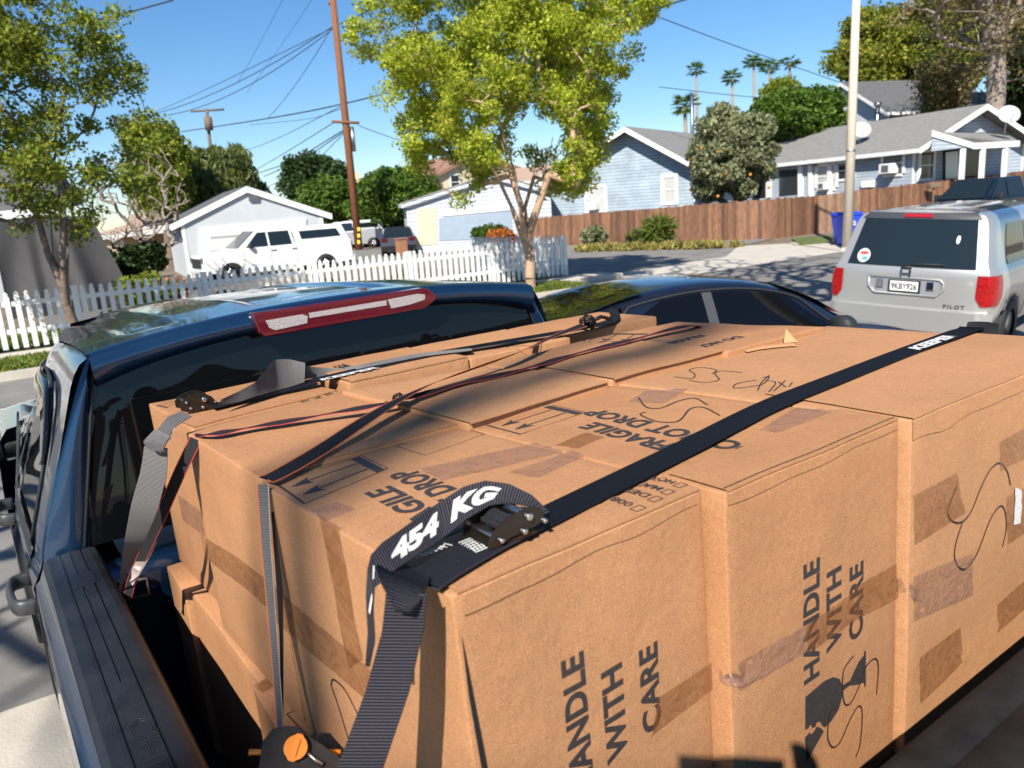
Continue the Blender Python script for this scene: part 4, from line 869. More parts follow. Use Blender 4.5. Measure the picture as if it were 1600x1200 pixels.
# ---- bed
YB0, YB1, RZ = .33, 2.225, 1.395
for sgn in (-1, 1):
    f = (lambda p: V(p)) if sgn < 0 else mir
    # outer side
    mb = MB(); secs = []
    for i in range(34):
        y = .20 + (YB1 - .20) * i / 33
        dw = abs(y - 1.05); arch = .05 * max(0, 1 - (dw / .62) ** 2) ** .5 if dw < .62 else 0
        zb = .48 if dw > .52 else .48 + math.sqrt(max(0, .52 ** 2 - dw ** 2)) * .95
        secs.append([f(p) for p in [(.045, y, RZ - .012), (.030, y, RZ - .022), (.018, y, RZ - .050), (.006, y, RZ - .060), (.002, y, RZ - .12), (.012, y, 1.18), (.005 - arch * .3, y, 1.12), (-.005 - arch, y, max(1.0, zb + .03)), (-.008 - arch, y, max(.80, zb + .015)), (.005 - arch * .8, y, zb)]])
    mb.loft(secs, 0, flip=(sgn > 0)); tb(mb, 'bed_side', BP)
    # rail cap, moulded with grooves
    mb = MB(); secs = []; rnd = random.Random(9)
    prof = [(.030, -.020), (.033, -.006), (.042, .001), (.062, .0035), (.0690, .0035), (.0702, .0005), (.0725, .0005), (.0737, .0035), (.092, .0045), (.0930, .0015), (.0950, .0015), (.0960, .0045), (.116, .0045), (.1175, .0005), (.1200, .0005), (.1215, .0045), (.138, .0042), (.150, .001), (.158, -.012), (.160, -.06)]
    for i in range(60):
        y = YB0 - .03 + (YB1 - YB0 + .02) * i / 59
        row = []
        for k, (a, b) in enumerate(prof):
            g = 0
            if 8 <= k <= 12:                # middle groove ends and bends near the lettering
                s = max(0, min(1, (1.46 - y) / .08)); g = -.020 * s if y < 1.46 else 0
                if y < -1.20 and 9 <= k <= 11: b = .0045
            row.append(f((a + g * (1 if 9 <= k <= 11 else 0), y, RZ + b + .0006 * noise.noise(V((a * 60, y * 9, 0))))))
        secs.append(row)
    mb.loft(secs, 0, flip=(sgn > 0), smooth=False); rc_ = tb(mb, 'rail_cap', M['cap_plastic'])
    mb = MB(); mb.b2(f((.075, 1.955, RZ + .0035)), f((.125, 2.04, RZ + .0062))); mb.build('stake_pocket_cover', M['cap_plastic'], rc_, bevel=.002)
    # inner wall and underside
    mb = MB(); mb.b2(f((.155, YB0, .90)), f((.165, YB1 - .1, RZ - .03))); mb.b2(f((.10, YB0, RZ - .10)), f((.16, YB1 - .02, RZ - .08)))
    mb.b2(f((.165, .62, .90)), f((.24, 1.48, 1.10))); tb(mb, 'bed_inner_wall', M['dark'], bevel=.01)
    # tail light
    mb = MB(); mb.b2(f((.0, .165, .92)), f((.13, .20, 1.34))); tb(mb, 'tail_light', M['red_lens'], bevel=.015)
    # embossed word on the cap, outlined letters
    if True:
        vs, fs = text_mesh('CHEVROLET', -.004, 0, 1.12); x0 = min(p.x for p in vs); x1 = max(p.x for p in vs); y0 = min(p.y for p in vs); y1 = max(p.y for p in vs)
        mb = MB(); c = .0745
        q = [V((c + .006 + (p.y - y0) / (y1 - y0) * .034, 1.31 - (p.x - x0) / (x1 - x0) * .52, RZ + .0046)) for p in vs]
        if sgn > 0: q = [V((2 * XC - p.x, .79 + (1.31 - p.y), p.z)) for p in q]
        # raised outline: boundary edges of the letter faces
        ec = {}
        for fc in fs:
            for k in range(len(fc)):
                e = tuple(sorted((fc[k], fc[(k + 1) % len(fc)]))); ec[e] = ec.get(e, 0) + 1
        for e, n_ in ec.items():
            if n_ == 1 and (q[e[0]] - q[e[1]]).length > 1e-6: mb.tube([q[e[0]], q[e[1]]], .0011, 4, cap=False)
        mb.build('embossed_letters', M['cap_plastic'], rc_)
mb = MB(); mb.b2((.15, YB0, .88), (1.71, 2.15, .90)); tb(mb, 'bed_floor', M['dark'])
# bulkhead behind the cab, blue pressed sheet with a rolled top
mb = MB(); secs = []
for x in [.14 + 1.58 * k / 30 for k in range(31)]:
    r = .006 * math.sin(x * 22); secs.append([V((x, 2.215, 1.335)), V((x, 2.205, 1.352)), V((x, 2.16, 1.352)), V((x, 2.128, 1.340)), V((x, 2.118, 1.315)), V((x, 2.122, 1.28 + r)), V((x, 2.135 + r, 1.20)), V((x, 2.12, 1.10)), V((x, 2.12, .88))])
mb.loft(secs, 0, flip=True); tb(mb, 'bulkhead', BP)
mb = MB(); mb.tube([(.17, 2.118, 1.315), (.24, 2.10, 1.315), (.24, 2.10, 1.27), (.17, 2.12, 1.27)], .006, 6); tb(mb, 'bed_hook', M['steel'])
# tailgate with plastic top
mb = MB(); mb.b2((.15, .36, .78), (1.71, .495, RZ - .03)); tb(mb, 'tailgate', BP, bevel=.01)
mb = MB(); secs = []
for i in range(31):
    x = .150 + 1.56 * i / 30; k = lambda y, z: V((x, y, RZ + z + .0006 * noise.noise(V((x * 7, y * 40, 2)))))
    secs.append([k(.30, -.05), k(.305, -.006), k(.315, .000), k(.355, .002), k(.357, -.0005), k(.359, .002), k(.43, .004), k(.432, .001), k(.434, .004), k(.478, .003), k(.494, -.001), k(.501, -.014), k(.503, -.06)])
mb.loft(secs, 0, flip=False); tb(mb, 'tailgate_top', M['gate_plastic'])
mb = MB(); mb.b2((XC - .93, .02, .50), (XC + .93, .18, .68)); tb(mb, 'rear_bumper', M['chrome'], bevel=.03)
mb = MB(); mb.b2((.25, .4, .45), (.40, 5.6, .60)); mb.b2((1.46, .4, .45), (1.61, 5.6, .60)); tb(mb, 'frame_rails', M['dark'])
# wheels
def wheel(mbt, mbr, c, r, w_, sx):
    c = V(c); ax = V((1, 0, 0))
    secs = []
    for (dr, dx) in ((.60, -.5), (.62, -.5), (.92, -.5), (1, -.36), (1, .36), (.92, .5), (.62, .5), (.60, .5)):
        secs.append([c + V((dx * w_, math.cos(a) * r * dr, math.sin(a) * r * dr)) for a in [2 * math.pi * j / 32 for j in range(32)]])
    mbt.loft(secs, 0, closed=True)
    mbr.cyl(c + ax * sx * w_ * .30, ax, r * .60, .02, 28)
    for k in range(6):
        a = k * math.pi / 3; d = V((0, math.cos(a), math.sin(a))); mbr.tube([c + ax * sx * w_ * .36, c + ax * sx * w_ * .40 + d * r * .52], [.05 * r / .4, .03 * r / .4], 6)
    mbr.cyl(c + ax * sx * w_ * .42, ax, r * .14, .04, 16)
for x, y, sx in ((.10, 1.05, -1), (1.76, 1.05, 1), (.10, 4.95, -1), (1.76, 4.95, 1)):
    a, b = MB(), MB(); wheel(a, b, (x, y, .40), .40, .27, sx); o = tb(a, 'wheel', M['rubber']); b.build('rim', M['steel'], o)
# ================================================================== GROUND
M['asphalt'] = mat('asphalt', (.20, .185, .17), .9, var=.22, vs=1.2, bump=.6, bs=160)
M['concrete'] = mat('concrete', (.50, .45, .38), .85, var=.14, vs=2.2, bump=.35, bs=70)
M['grass_base'] = mat('grass_base', (.10, .13, .03), .9, var=.5, vs=3, bump=.6, bs=40)
M['soil'] = mat('soil', (.17, .13, .09), .95, var=.4, vs=3, bump=.5, bs=30)
def sheet(name, poly, z, mt, th=0):
    mb = MB(); P = [V((x, y, z)) for x, y in poly]
    if th: mb.prism([p - UP * th for p in P], UP * th)
    else: mb.add(P, [list(range(len(P)))])
    return mb.build(name, mt, None, kind='structure')
rect = lambda a, b, c, d: [(a, b), (c, b), (c, d), (a, d)]
sheet('ground', rect(-600, -600, 600, 700), -.02, M['soil'])
sheet('road', rect(-90, 4.1, 120, 14.3), 0, M['asphalt'])
sheet('driveway_apron', rect(-90, -10, 120, 4.1), .004, M['concrete'])
sheet('kerb', rect(-90, 14.3, 12.3, 14.45), .13, M['concrete'], .15)
sheet('kerb', rect(22.6, 14.3, 120, 14.45), .13, M['concrete'], .15)
sheet('verge', rect(-90, 14.45, 12.3, 15.75), .12, M['grass_base'], .12)
sheet('pavement', rect(-90, 15.75, 14.6, 16.75), .135, M['concrete'], .15)
sheet('pavement', [(12.3, 14.32), (22.6, 14.32), (25.5, 18.6), (24.3, 19.8), (20.5, 17.2), (14.6, 16.75), (12.3, 15.75)], .012, M['concrete'])
sheet('front_yard', rect(-90, 16.75, 13.9, 60), .10, M['soil'], .1)
sheet('alley', [(13.95, 16.75), (20.5, 17.2), (24.3, 19.8), (28.0, 21.0), (23.4, 32.2), (21, 44), (12, 80), (4, 80), (13.95, 44)], .006, M['asphalt'])
sheet('pavement', [(25.6, 18.6), (60, 9.0), (60, 8.0), (60, 14.45), (22.7, 14.45)], .02, M['concrete'])
sheet('lawn', [(24.6, 17.3), (29.8, 15.0), (34.0, 17.4), (27.4, 19.7)], .05, M['grass_base'], .05)
# ------------------------------------------------------------------ foliage helper (many small leaves in one mesh)
rng_ = np.random.default_rng(11)
def leaves(name, centres, radii, per, size, mt, parent, elong=1.7, hang=0.0, flat=.8):
    C_ = np.repeat(np.array(centres), per, 0); R = np.repeat(np.array(radii), per)[:, None]; n = len(C_)
    d = rng_.normal(size=(n, 3)); d /= np.linalg.norm(d, axis=1)[:, None]; d *= rng_.random((n, 1)) ** .45 * R; d[:, 2] *= flat
    P = C_ + d
    a = rng_.normal(size=(n, 3)); a[:, 2] -= hang; a /= np.linalg.norm(a, axis=1)[:, None]
    b = np.cross(a, rng_.normal(size=(n, 3))); b /= np.linalg.norm(b, axis=1)[:, None]
    s = size * (.6 + .8 * rng_.random((n, 1))); c = np.cross(a, b)
    v = np.stack([P - a * s * elong / 2, P + b * s / 2 + c * s * .12, P + a * s * elong / 2, P - b * s / 2 + c * s * .12], 1).reshape(-1, 3)
    me = bpy.data.meshes.new(name); me.vertices.add(4 * n); me.vertices.foreach_set('co', v.astype(np.float32).ravel())
    me.loops.add(4 * n); me.loops.foreach_set('vertex_index', np.arange(4 * n, dtype=np.int32)); me.polygons.add(n)
    me.polygons.foreach_set('loop_start', np.arange(0, 4 * n, 4, dtype=np.int32)); me.polygons.foreach_set('loop_total', np.full(n, 4, dtype=np.int32))
    me.update(calc_edges=True); me.materials.append(mt); o = bpy.data.objects.new(name, me); COL.objects.link(o)
    if parent: o.parent = parent
    return o
M['bark'] = mat('bark', (.16, .115, .085), .9, var=.4, vs=14, bump=.8, bs=40)
M['bark_pale'] = mat('bark_pale', (.42, .28, .18), .9, var=.25, vs=14, bump=.6, bs=40)
M['bark_grey'] = mat('bark_grey', (.26, .21, .17), .9, var=.35, vs=9, bump=.8, bs=30)
LF = {'lime': leaf_mat('leaf_lime', (.25, .32, .022), (.42, .49, .04), (.62, .62, .08), .5),
      'olive': leaf_mat('leaf_olive', (.11, .16, .02), (.21, .27, .03), (.42, .42, .06), .5),
      'green': leaf_mat('leaf_green', (.05, .10, .014), (.09, .17, .02), (.17, .26, .035), .4),
      'dark': leaf_mat('leaf_dark', (.02, .045, .012), (.035, .07, .016), (.06, .10, .02), .3),
      'willow': leaf_mat('leaf_willow', (.08, .11, .03), (.13, .16, .04), (.20, .21, .07), .4),
      'grey': leaf_mat('leaf_grey', (.13, .15, .07), (.22, .24, .12), (.36, .36, .2), .35),
      'gold': leaf_mat('leaf_gold', (.13, .17, .02), (.26, .28, .03), (.44, .42, .07), .5),
      'orange': leaf_mat('leaf_orange', (.35, .10, .02), (.55, .17, .03), (.65, .28, .06), .35),
      'brown': leaf_mat('leaf_brown', (.14, .11, .04), (.22, .17, .06), (.30, .25, .09), .35),
      'grass': leaf_mat('leaf_grass', (.09, .14, .02), (.15, .20, .03), (.26, .27, .06), .4),
      'straw': leaf_mat('leaf_straw', (.18, .16, .04), (.32, .28, .07), (.45, .38, .12), .3)}
def tree(name, loc, h0, crown, n, per, size, leaf, bark, label, cat='tree', group=None, r0=.14, lean=(0, 0), seed=1, clr=.45, gap=.0, elong=1.7, hang=0, stems=1, twig=.010, shell=.35, lumpy=1.0, flat=.8, edge=.45, hollow=0, scaf=None, thin=0, pw=.46):
    """crown = (dx,dy,zc, rx,ry,rz); h0 fork height; n clusters joined by branches to the nearest lower node"""
    rnd = np.random.default_rng(seed); root = empty(name, loc, 0, label, cat, group)
    cx, cy, zc, rx, ry, rz = crown; pts = []
    while len(pts) < n:
        p = rnd.uniform(-1, 1, 3); r = np.linalg.norm(p); dn = p / (r + 1e-6)
        lim = 1 + edge * noise.noise(V((float(dn[0]), float(dn[1]), float(dn[2]))) * 1.9 + V((seed * 1.3, 5, 0))) + edge * .5 * noise.noise(V((float(dn[0]), float(dn[1]), float(dn[2]))) * 4.5 + V((seed, 0, 3)))
        if r > min(1.12, lim) or r < shell * rnd.random() or (hollow and p[2] < -.05 and math.hypot(p[0], p[1]) < hollow): continue
        q = V((float(p[0]), float(p[1]), float(p[2]))) * 2.1 * lumpy + V((seed * 3.7, 1, 2))
        k = noise.noise(q)
        if thin and p[2] < .15 and p[0] > -.35 and rnd.random() < thin: continue
        if k < gap - .15 or (r > .72 and k < .02 + gap): continue
        pts.append((cx + p[0] * rx, cy + p[1] * ry, zc + p[2] * rz))
    pts = np.array(pts)
    nodes_ = []; par = []; trunk_top = []
    for s_ in range(stems):
        off = (0, 0) if stems == 1 else (.12 * math.cos(s_ * 2.4), .12 * math.sin(s_ * 2.4))
        base = len(nodes_); nodes_.append((off[0], off[1], 0)); par.append(-1)
        for k in range(1, 5):
            t = k / 4; nodes_.append((off[0] * (1 + 2 * t) + lean[0] * t + .03 * rnd.normal(), off[1] * (1 + 2 * t) + lean[1] * t + .03 * rnd.normal(), h0 * t)); par.append(len(nodes_) - 2 if k > 1 else base)
        trunk_top.append(len(nodes_) - 1)
    allow0 = list(trunk_top)
    if scaf:
        for s_ in range(scaf[0]):
            th = s_ * 2.4 + .5; j = trunk_top[s_ % stems]; a = np.array(nodes_[j])
            for k in range(1, 4):
                t = k / 3; e = a + np.array([math.cos(th) * scaf[2] * t ** 1.1, math.sin(th) * scaf[2] * t ** 1.1, scaf[1] * t]) + rnd.normal(size=3) * .05; nodes_.append(tuple(e)); par.append(j); j = len(nodes_) - 1
                if k > 1: allow0.append(j)
        if scaf[0] > 2: allow0 = [k for k in allow0 if k not in trunk_top]
    T0 = np.array(nodes_[trunk_top[0]]); order = np.argsort(np.linalg.norm(pts - T0, axis=1))
    allow = list(allow0)
    for i in order:
        p = pts[i]; A = np.array([nodes_[k] for k in allow]); d = np.linalg.norm(A - p, axis=1) + np.maximum(0, A[:, 2] - p[2] + .1) * 2.0
        j = allow[int(np.argmin(d))]; a = np.array(nodes_[j])
        L = np.linalg.norm(p - a)
        if L > .5:
            m = a * .5 + p * .5 + rnd.normal(size=3) * L * .07; m[2] += L * .03; nodes_.append(tuple(m)); par.append(j); j = len(nodes_) - 1; allow.append(j)
        nodes_.append(tuple(p)); par.append(j); allow.append(len(nodes_) - 1)
    w_ = [0.0] * len(nodes_)
    for k in range(len(nodes_) - 1, -1, -1):
        w_[k] += 1.0 if w_[k] == 0 else 0
        if par[k] >= 0: w_[par[k]] += w_[k]
    mx_ = max(w_)
    rad = [max(twig, r0 * (x / mx_) ** pw) for x in w_]
    mb = MB()
    for k in range(len(nodes_)):
        if par[k] < 0: continue
        a, b = V(nodes_[par[k]]), V(nodes_[k]); ra_ = min(rad[par[k]], rad[k] * 1.35) if par[k] not in range(5) else rad[par[k]]
        if k in range(1, 5): ra_ = rad[par[k]]
        mb.tube([a, b], [ra_, rad[k]], 7 if rad[k] > .03 else 4, cap=False)
    mb.build('trunk', M[bark], root)
    if per:
        leaves('crown', pts, rnd.uniform(.7, 1.25, len(pts)) * clr, per, size, LF[leaf], root, elong, hang, flat)
    return root
def bush(name, loc, r, leaf, per, size, label, cat='shrub', group=None, n=14, elong=1.8, seed=3, hang=0):
    rnd = np.random.default_rng(seed); root = empty(name, loc, 0, label, cat, group)
    pts = [(rnd.uniform(-1, 1) * r[0] * .6, rnd.uniform(-1, 1) * r[1] * .6, r[2] * (.35 + .5 * rnd.random())) for _ in range(n)]
    mb = MB()
    for p in pts: mb.tube([(0, 0, 0), V(p) * .5 + V((.02, 0, .05)), p], [.02, .014, .006], 4)
    mb.build('stems', M['bark'], root); leaves('foliage', pts, [min(r) * .6] * n, per, size, LF[leaf], root, elong, hang)
    return root
# ------------------------------------------------------------------ street trees
tree('street_tree', (1.50, 14.75, .12), 1.2, (-.5, .2, 3.95, 2.1, 1.6, 2.25), 440, 120, .044, 'olive', 'bark', 'young street tree with sparse olive leaves behind the cab, left of the garage', r0=.07, lean=(-.08, 0), seed=5, clr=.26, gap=-.04, stems=1, edge=.5, scaf=(4, 1.7, .38), thin=.5, twig=.007)
tree('street_tree', (11.1, 15.15, .12), 1.15, (-.1, .2, 5.45, 3.2, 3.0, 3.3), 620, 240, .048, 'lime', 'bark_pale', 'street tree with a broad yellow green crown and pale trunk before the picket fence', r0=.125, seed=9, clr=.33, gap=-.01, twig=.009, lumpy=1.4, edge=.45, hollow=.42, scaf=(7, 2.3, 1.0))
# ------------------------------------------------------------------ white picket fence
wf = empty('picket_fence', (-3, 17.0, .135), 0, 'white wooden picket fence along the far pavement, ending beside the alley', 'fence', None)
pan = MB(); k = 0
def picket(mb, x, h, w_=.088):
    mb.prism([(x - w_ / 2, 0, .03), (x + w_ / 2, 0, .03), (x + w_ / 2, 0, h - .10), (x + w_ * .30, 0, h - .075), (x + w_ * .46, 0, h - .045), (x, 0, h), (x - w_ * .46, 0, h - .045), (x - w_ * .30, 0, h - .075), (x - w_ / 2, 0, h - .10)], (0, -.02, 0))
PL = 2.38; rp = random.Random(2)
for i in range(14): picket(pan, .13 + i * .163, 1.07 + rp.uniform(-.012, .012))
for z in (.30, .80): pan.b2((.05, 0.001, z), (PL - .05, .04, z + .085))
p0 = pan.build('picket_panel', M['white_paint'], wf); p0.location = (0, 0, 0)
for k in range(1, 7): c = p0.copy(); COL.objects.link(c); c.parent = wf; c.location = (k * PL, 0, 0)
mb = MB(); mb.b2((-.05, -.03, 0), (.05, .07, 1.05)); mb.prism([(-.06, -.04, 1.05), (.06, -.04, 1.05), (.06, .08, 1.05), (-.06, .08, 1.05)], (0, 0, .02)); q0 = mb.build('fence_post', M['white_paint'], wf); q0.location = (0, 0.005, 0)
for k in range(1, 8): c = q0.copy(); COL.objects.link(c); c.parent = wf; c.location = (k * PL, .005, 0)
for k in range(2): c = p0.copy(); COL.objects.link(c); c.parent = wf; c.location = (7 * PL, .06 + k * PL, 0); c.rotation_euler = (0, 0, R_(90))
# ------------------------------------------------------------------ brown board fence
def woodmat(name, c1, c2):
    m = bpy.data.materials.new(name); m.use_nodes = True; n, L, b = nodes(m); g = n.new('ShaderNodeNewGeometry'); r = n.new('ShaderNodeValToRGB'); L.new(g.outputs['Random Per Island'], r.inputs[0])
    r.color_ramp.elements[0].color = c1 + (1,); r.color_ramp.elements[1].color = c2 + (1,)
    tc = n.new('ShaderNodeTexCoord'); mp = n.new('ShaderNodeMapping'); mp.inputs['Scale'].default_value = (5, 5, .7); L.new(tc.outputs['Object'], mp.inputs[0]); t = n.new('ShaderNodeTexNoise'); t.inputs['Scale'].default_value = 4; t.inputs['Detail'].default_value = 5; L.new(mp.outputs[0], t.inputs[0])
    mr = n.new('ShaderNodeMapRange'); L.new(t.outputs['Fac'], mr.inputs[0]); mr.inputs[1].default_value = .3; mr.inputs[2].default_value = .7; mr.inputs[3].default_value = .6; mr.inputs[4].default_value = 1.3
    s = n.new('ShaderNodeVectorMath'); s.operation = 'SCALE'; L.new(r.outputs[0], s.inputs[0]); L.new(mr.outputs[0], s.inputs['Scale']); L.new(s.outputs[0], b.inputs['Base Color']); b.inputs['Roughness'].default_value = .8
    return m
M['fence_wood'] = woodmat('fence_wood', (.10, .047, .026), (.26, .125, .066))
M['fence_wood2'] = woodmat('fence_wood2', (.16, .09, .055), (.30, .18, .11))
bf = empty('board_fence', (23.7, 32.3, 0), 0, 'weathered brown board fence round the blue houses', 'fence', None)
PF = [((23.7, 32.3), (828, 385), (828, 341)), ((28.3, 21.0), (1148, 383), (1148, 315)), ((28.7, 20.6), (1215, 371), (1215, 310)), ((31.2, 20.9), (1275, 362), (1275, 306)), ((33.9, 19.2), (1345, 352), (1345, 297)), ((38.0, 18.6), (1462, 340), (1462, 284)), ((47.0, 15.0), (1640, 330), (1640, 262))]
def onray(px, py, D): return GD(px, py, D)
prev = None
for i in range(len(PF) - 1):
    (xa, ya_), ba, ta = PF[i]; (xb, yb__), bb, tb_ = PF[i + 1]
    def P_(px, py, x, y): g = GD(px, py, math.hypot(x, y)); return g
    A0, A1 = P_(ba[0], ba[1], xa, ya_), P_(ta[0], ta[1], xa, ya_); B0, B1 = P_(bb[0], bb[1], xb, yb__), P_(tb_[0], tb_[1], xb, yb__)
    L_n = (V((B0.x, B0.y, 0)) - V((A0.x, A0.y, 0))).length; nP = max(2, int(L_n / .145)); d = (V((B0.x, B0.y, 0)) - V((A0.x, A0.y, 0))).normalized(); nn = V((-d.y, d.x, 0)) * .02
    mb = MB()
    for k in range(nP):
        u0, u1 = k / nP, (k + .97) / nP; jit = rp.uniform(-.025, .025); o = nn * rp.uniform(-.3, .3)
        a, b = A0.lerp(B0, u0), A0.lerp(B0, u1); c, e = A1.lerp(B1, u1), A1.lerp(B1, u0); a = a.copy(); b = b.copy(); a.z -= .3; b.z -= .3
        w1 = (c - e) * .18
        q = [p - V((23.7, 32.3, 0)) + o for p in (a, b, c + UP * (jit - .03), c - w1 + UP * jit, e + w1 + UP * jit, e + UP * (jit - .03))]
        mb.prism(q, nn)
    mb.build('fence_panel', M['fence_wood2'] if i == 3 else M['fence_wood'], bf)
    for (lo_, hi_) in ((A0, A1),):
        mb = MB(); c = lo_ - V((23.7, 32.3, 0)); mb.b2((c.x - .05, c.y - .05, lo_.z - .3), (c.x + .05, c.y + .05, hi_.z + .03)); mb.build('fence_post', M['fence_wood'], bf)
# sign and meter box on it
mb = MB(); a = onray(1222, 333, 36.2); b = onray(1236, 333, 36.2); dd = (b - a) * 1.0; zt_ = onray(1229, 316, 36.2).z; mb.prism([a, a + dd, V((a.x + dd.x, a.y + dd.y, zt_)), V((a.x, a.y, zt_))], V((-.02, -.02, 0)))
sg = mb.build('notice_sign', M['white_paint'], None, label='small white notice with red print on the brown gate', cat='sign')
mb = MB(); e = a.lerp(a + dd, .2) - V((.024, .024, 0)); f_ = a.lerp(a + dd, .8) - V((.024, .024, 0)); h_ = zt_ - a.z
for z0_, z1_ in ((.12, .20), (.30, .42), (.55, .62), (.72, .86)): mb.add([e + UP * h_ * z0_, f_ + UP * h_ * z0_, f_ + UP * h_ * z1_, e + UP * h_ * z1_], [(0, 1, 2, 3)])
mb.build('sign_print', mat('sign_red', (.6, .12, .14), .6), sg)
mb = MB(); c = onray(1459, 290, 41.5); mb.box(c, (.55, .3, .22), R_(-25)); mb.b2((c.x - .04, c.y - .04, 0), (c.x + .04, c.y + .04, c.z - .1)); mb.build('mailbox', M['bark'], None, bevel=.04, label='dark mailbox on the brown fence in front of the porch house', cat='mailbox')
# ================================================================== BUILDINGS
def siding(name, col, step=.13, worn=.1):
    m = bpy.data.materials.new(name); m.use_nodes = True; n, L, b = nodes(m); tc = n.new('ShaderNodeTexCoord')
    sp = n.new('ShaderNodeSeparateXYZ'); L.new(tc.outputs['Object'], sp.inputs[0])
    def mt_(op, a, v): k = n.new('ShaderNodeMath'); k.operation = op; L.new(a, k.inputs[0]); k.inputs[1].default_value = v; return k.outputs[0]
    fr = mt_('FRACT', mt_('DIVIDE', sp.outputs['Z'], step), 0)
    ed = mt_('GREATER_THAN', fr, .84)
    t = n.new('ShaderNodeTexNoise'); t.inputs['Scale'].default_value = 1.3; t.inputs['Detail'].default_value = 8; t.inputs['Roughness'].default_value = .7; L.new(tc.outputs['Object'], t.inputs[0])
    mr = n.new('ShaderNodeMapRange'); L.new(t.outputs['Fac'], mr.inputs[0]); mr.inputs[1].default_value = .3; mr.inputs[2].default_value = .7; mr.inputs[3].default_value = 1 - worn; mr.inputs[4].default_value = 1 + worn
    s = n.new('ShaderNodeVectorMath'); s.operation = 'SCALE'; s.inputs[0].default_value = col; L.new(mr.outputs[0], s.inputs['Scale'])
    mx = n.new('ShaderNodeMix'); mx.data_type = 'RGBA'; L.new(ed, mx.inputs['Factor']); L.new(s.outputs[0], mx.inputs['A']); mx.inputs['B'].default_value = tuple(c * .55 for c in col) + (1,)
    L.new(mx.outputs['Result'], b.inputs['Base Color']); b.inputs['Roughness'].default_value = .75
    bp = n.new('ShaderNodeBump'); bp.inputs['Strength'].default_value = .8; bp.inputs['Distance'].default_value = .03; L.new(fr, bp.inputs['Height']); bp.invert = True; L.new(bp.outputs[0], b.inputs['Normal'])
    return m
def shingle(name, col):
    m = mat(name, col, .95, var=.22, vs=5, bump=.6, bs=25); return m
M['siding_blue'] = siding('siding_blue', (.30, .36, .42), .16, .26); M['siding_blue2'] = siding('siding_blue2', (.35, .40, .455), .16, .18); M['siding_pale'] = siding('siding_pale', (.48, .51, .55), .16, .06)
M['stucco_grey'] = mat('stucco_grey', (.46, .48, .50), .9, var=.05, vs=2, bump=.4, bs=60); M['stucco_beige'] = mat('stucco_beige', (.45, .33, .20), .9, var=.06, vs=2); M['stucco_cream'] = mat('stucco_cream', (.62, .52, .36), .9, var=.06, vs=2)
M['wall_white'] = siding('wall_white', (.47, .50, .55), .2, .12); M['door_blue'] = mat('door_blue', (.28, .34, .42), .7, var=.08, vs=3); M['door_white'] = siding('door_white', (.58, .58, .56), .55, .03)
M['roof_grey'] = shingle('roof_grey', (.20, .195, .185)); M['roof_dark'] = shingle('roof_dark', (.10, .10, .105)); M['roof_brown'] = shingle('roof_brown', (.27, .15, .10)); M['roof_tan'] = shingle('roof_tan', (.36, .25, .19))
M['pane'] = mat('pane', (.03, .035, .04), .08, spec=.8); M['curtain'] = mat('curtain', (.42, .42, .40), .7, var=.15, vs=12)
def house(name, label, p0, p1, zb, ez0, apex, ez1, depth, wall, roof, ov=.45, ovf=.35, cat='house', trim='white_paint', apex_at=.5, pit=.14, back=None, group=None):
    """gable wall from p0 to p1 (left to right from the camera); eave heights ez0, ez1; ridge height apex"""
    p0 = V((p0[0], p0[1], 0)); p1 = V((p1[0], p1[1], 0)); d = (p1 - p0); W_ = d.length; d.normalize(); n = V((-d.y, d.x, 0)); n = n if n.dot(p0) > 0 else -n
    root = empty(name, p0 + UP * zb, 0, label, cat, group); O = p0 + UP * zb
    F = lambda u, v, z: p0 + d * u + n * v + UP * z - O
    uA = W_ * apex_at; mb = MB()
    a = [F(0, 0, zb), F(W_, 0, zb), F(W_, 0, ez1), F(uA, 0, apex), F(0, 0, ez0)]; mb.prism(a, n * depth); mb.build('wall', M[wall], root)
    # roof slabs
    mb = MB(); th = .10
    for (ua, za, sgn) in ((0, ez0, -1), (W_, ez1, 1)):
        sl = V((ua - uA, 0, za - apex)); sl.normalize(); e_ = V((ua, 0, za)) + sl * ov
        A_ = F(uA, -ovf, apex + .05); B_ = F(e_.x, -ovf, e_.z + .05); mb.prism([A_, B_, B_ + UP * th, A_ + UP * th], n * (depth + 2 * ovf))
    mb.build('roof', M[roof], root)
    for (ua, za) in ((0, ez0), (W_, ez1)):
        mb = MB(); sl = V((ua - uA, 0, za - apex)); sl.normalize(); e_ = V((ua, 0, za)) + sl * ov
        A_ = F(uA, -ovf - .03, apex - .02); B_ = F(e_.x, -ovf - .03, e_.z - .02); mb.prism([A_ - UP * .10, B_ - UP * .10, B_ + UP * pit, A_ + UP * pit], n * .028); mb.build('barge_board', M[trim], root)
        mb = MB(); B_ = F(e_.x, -ovf, e_.z - .08); s_ = 1 if ua > 0 else -1; mb.prism([B_, B_ + d * s_ * .03, B_ + d * s_ * .03 + UP * .20, B_ + UP * .20], n * (depth + 2 * ovf)); mb.build('fascia', M[trim], root)
    for u in (.0, W_):
        mb = MB(); s_ = -1 if u == 0 else 1; c = F(u, 0, zb); mb.prism([c + d * (s_ * .02) - n * .025, c + d * (-s_ * .12) - n * .025, c + d * (-s_ * .12) - n * .003, c + d * (s_ * .02) - n * .003], UP * ((ez0 if u == 0 else ez1) - zb - .02)); mb.build('corner_trim', M[trim], root)
    return root, O, (p0, p1, n)
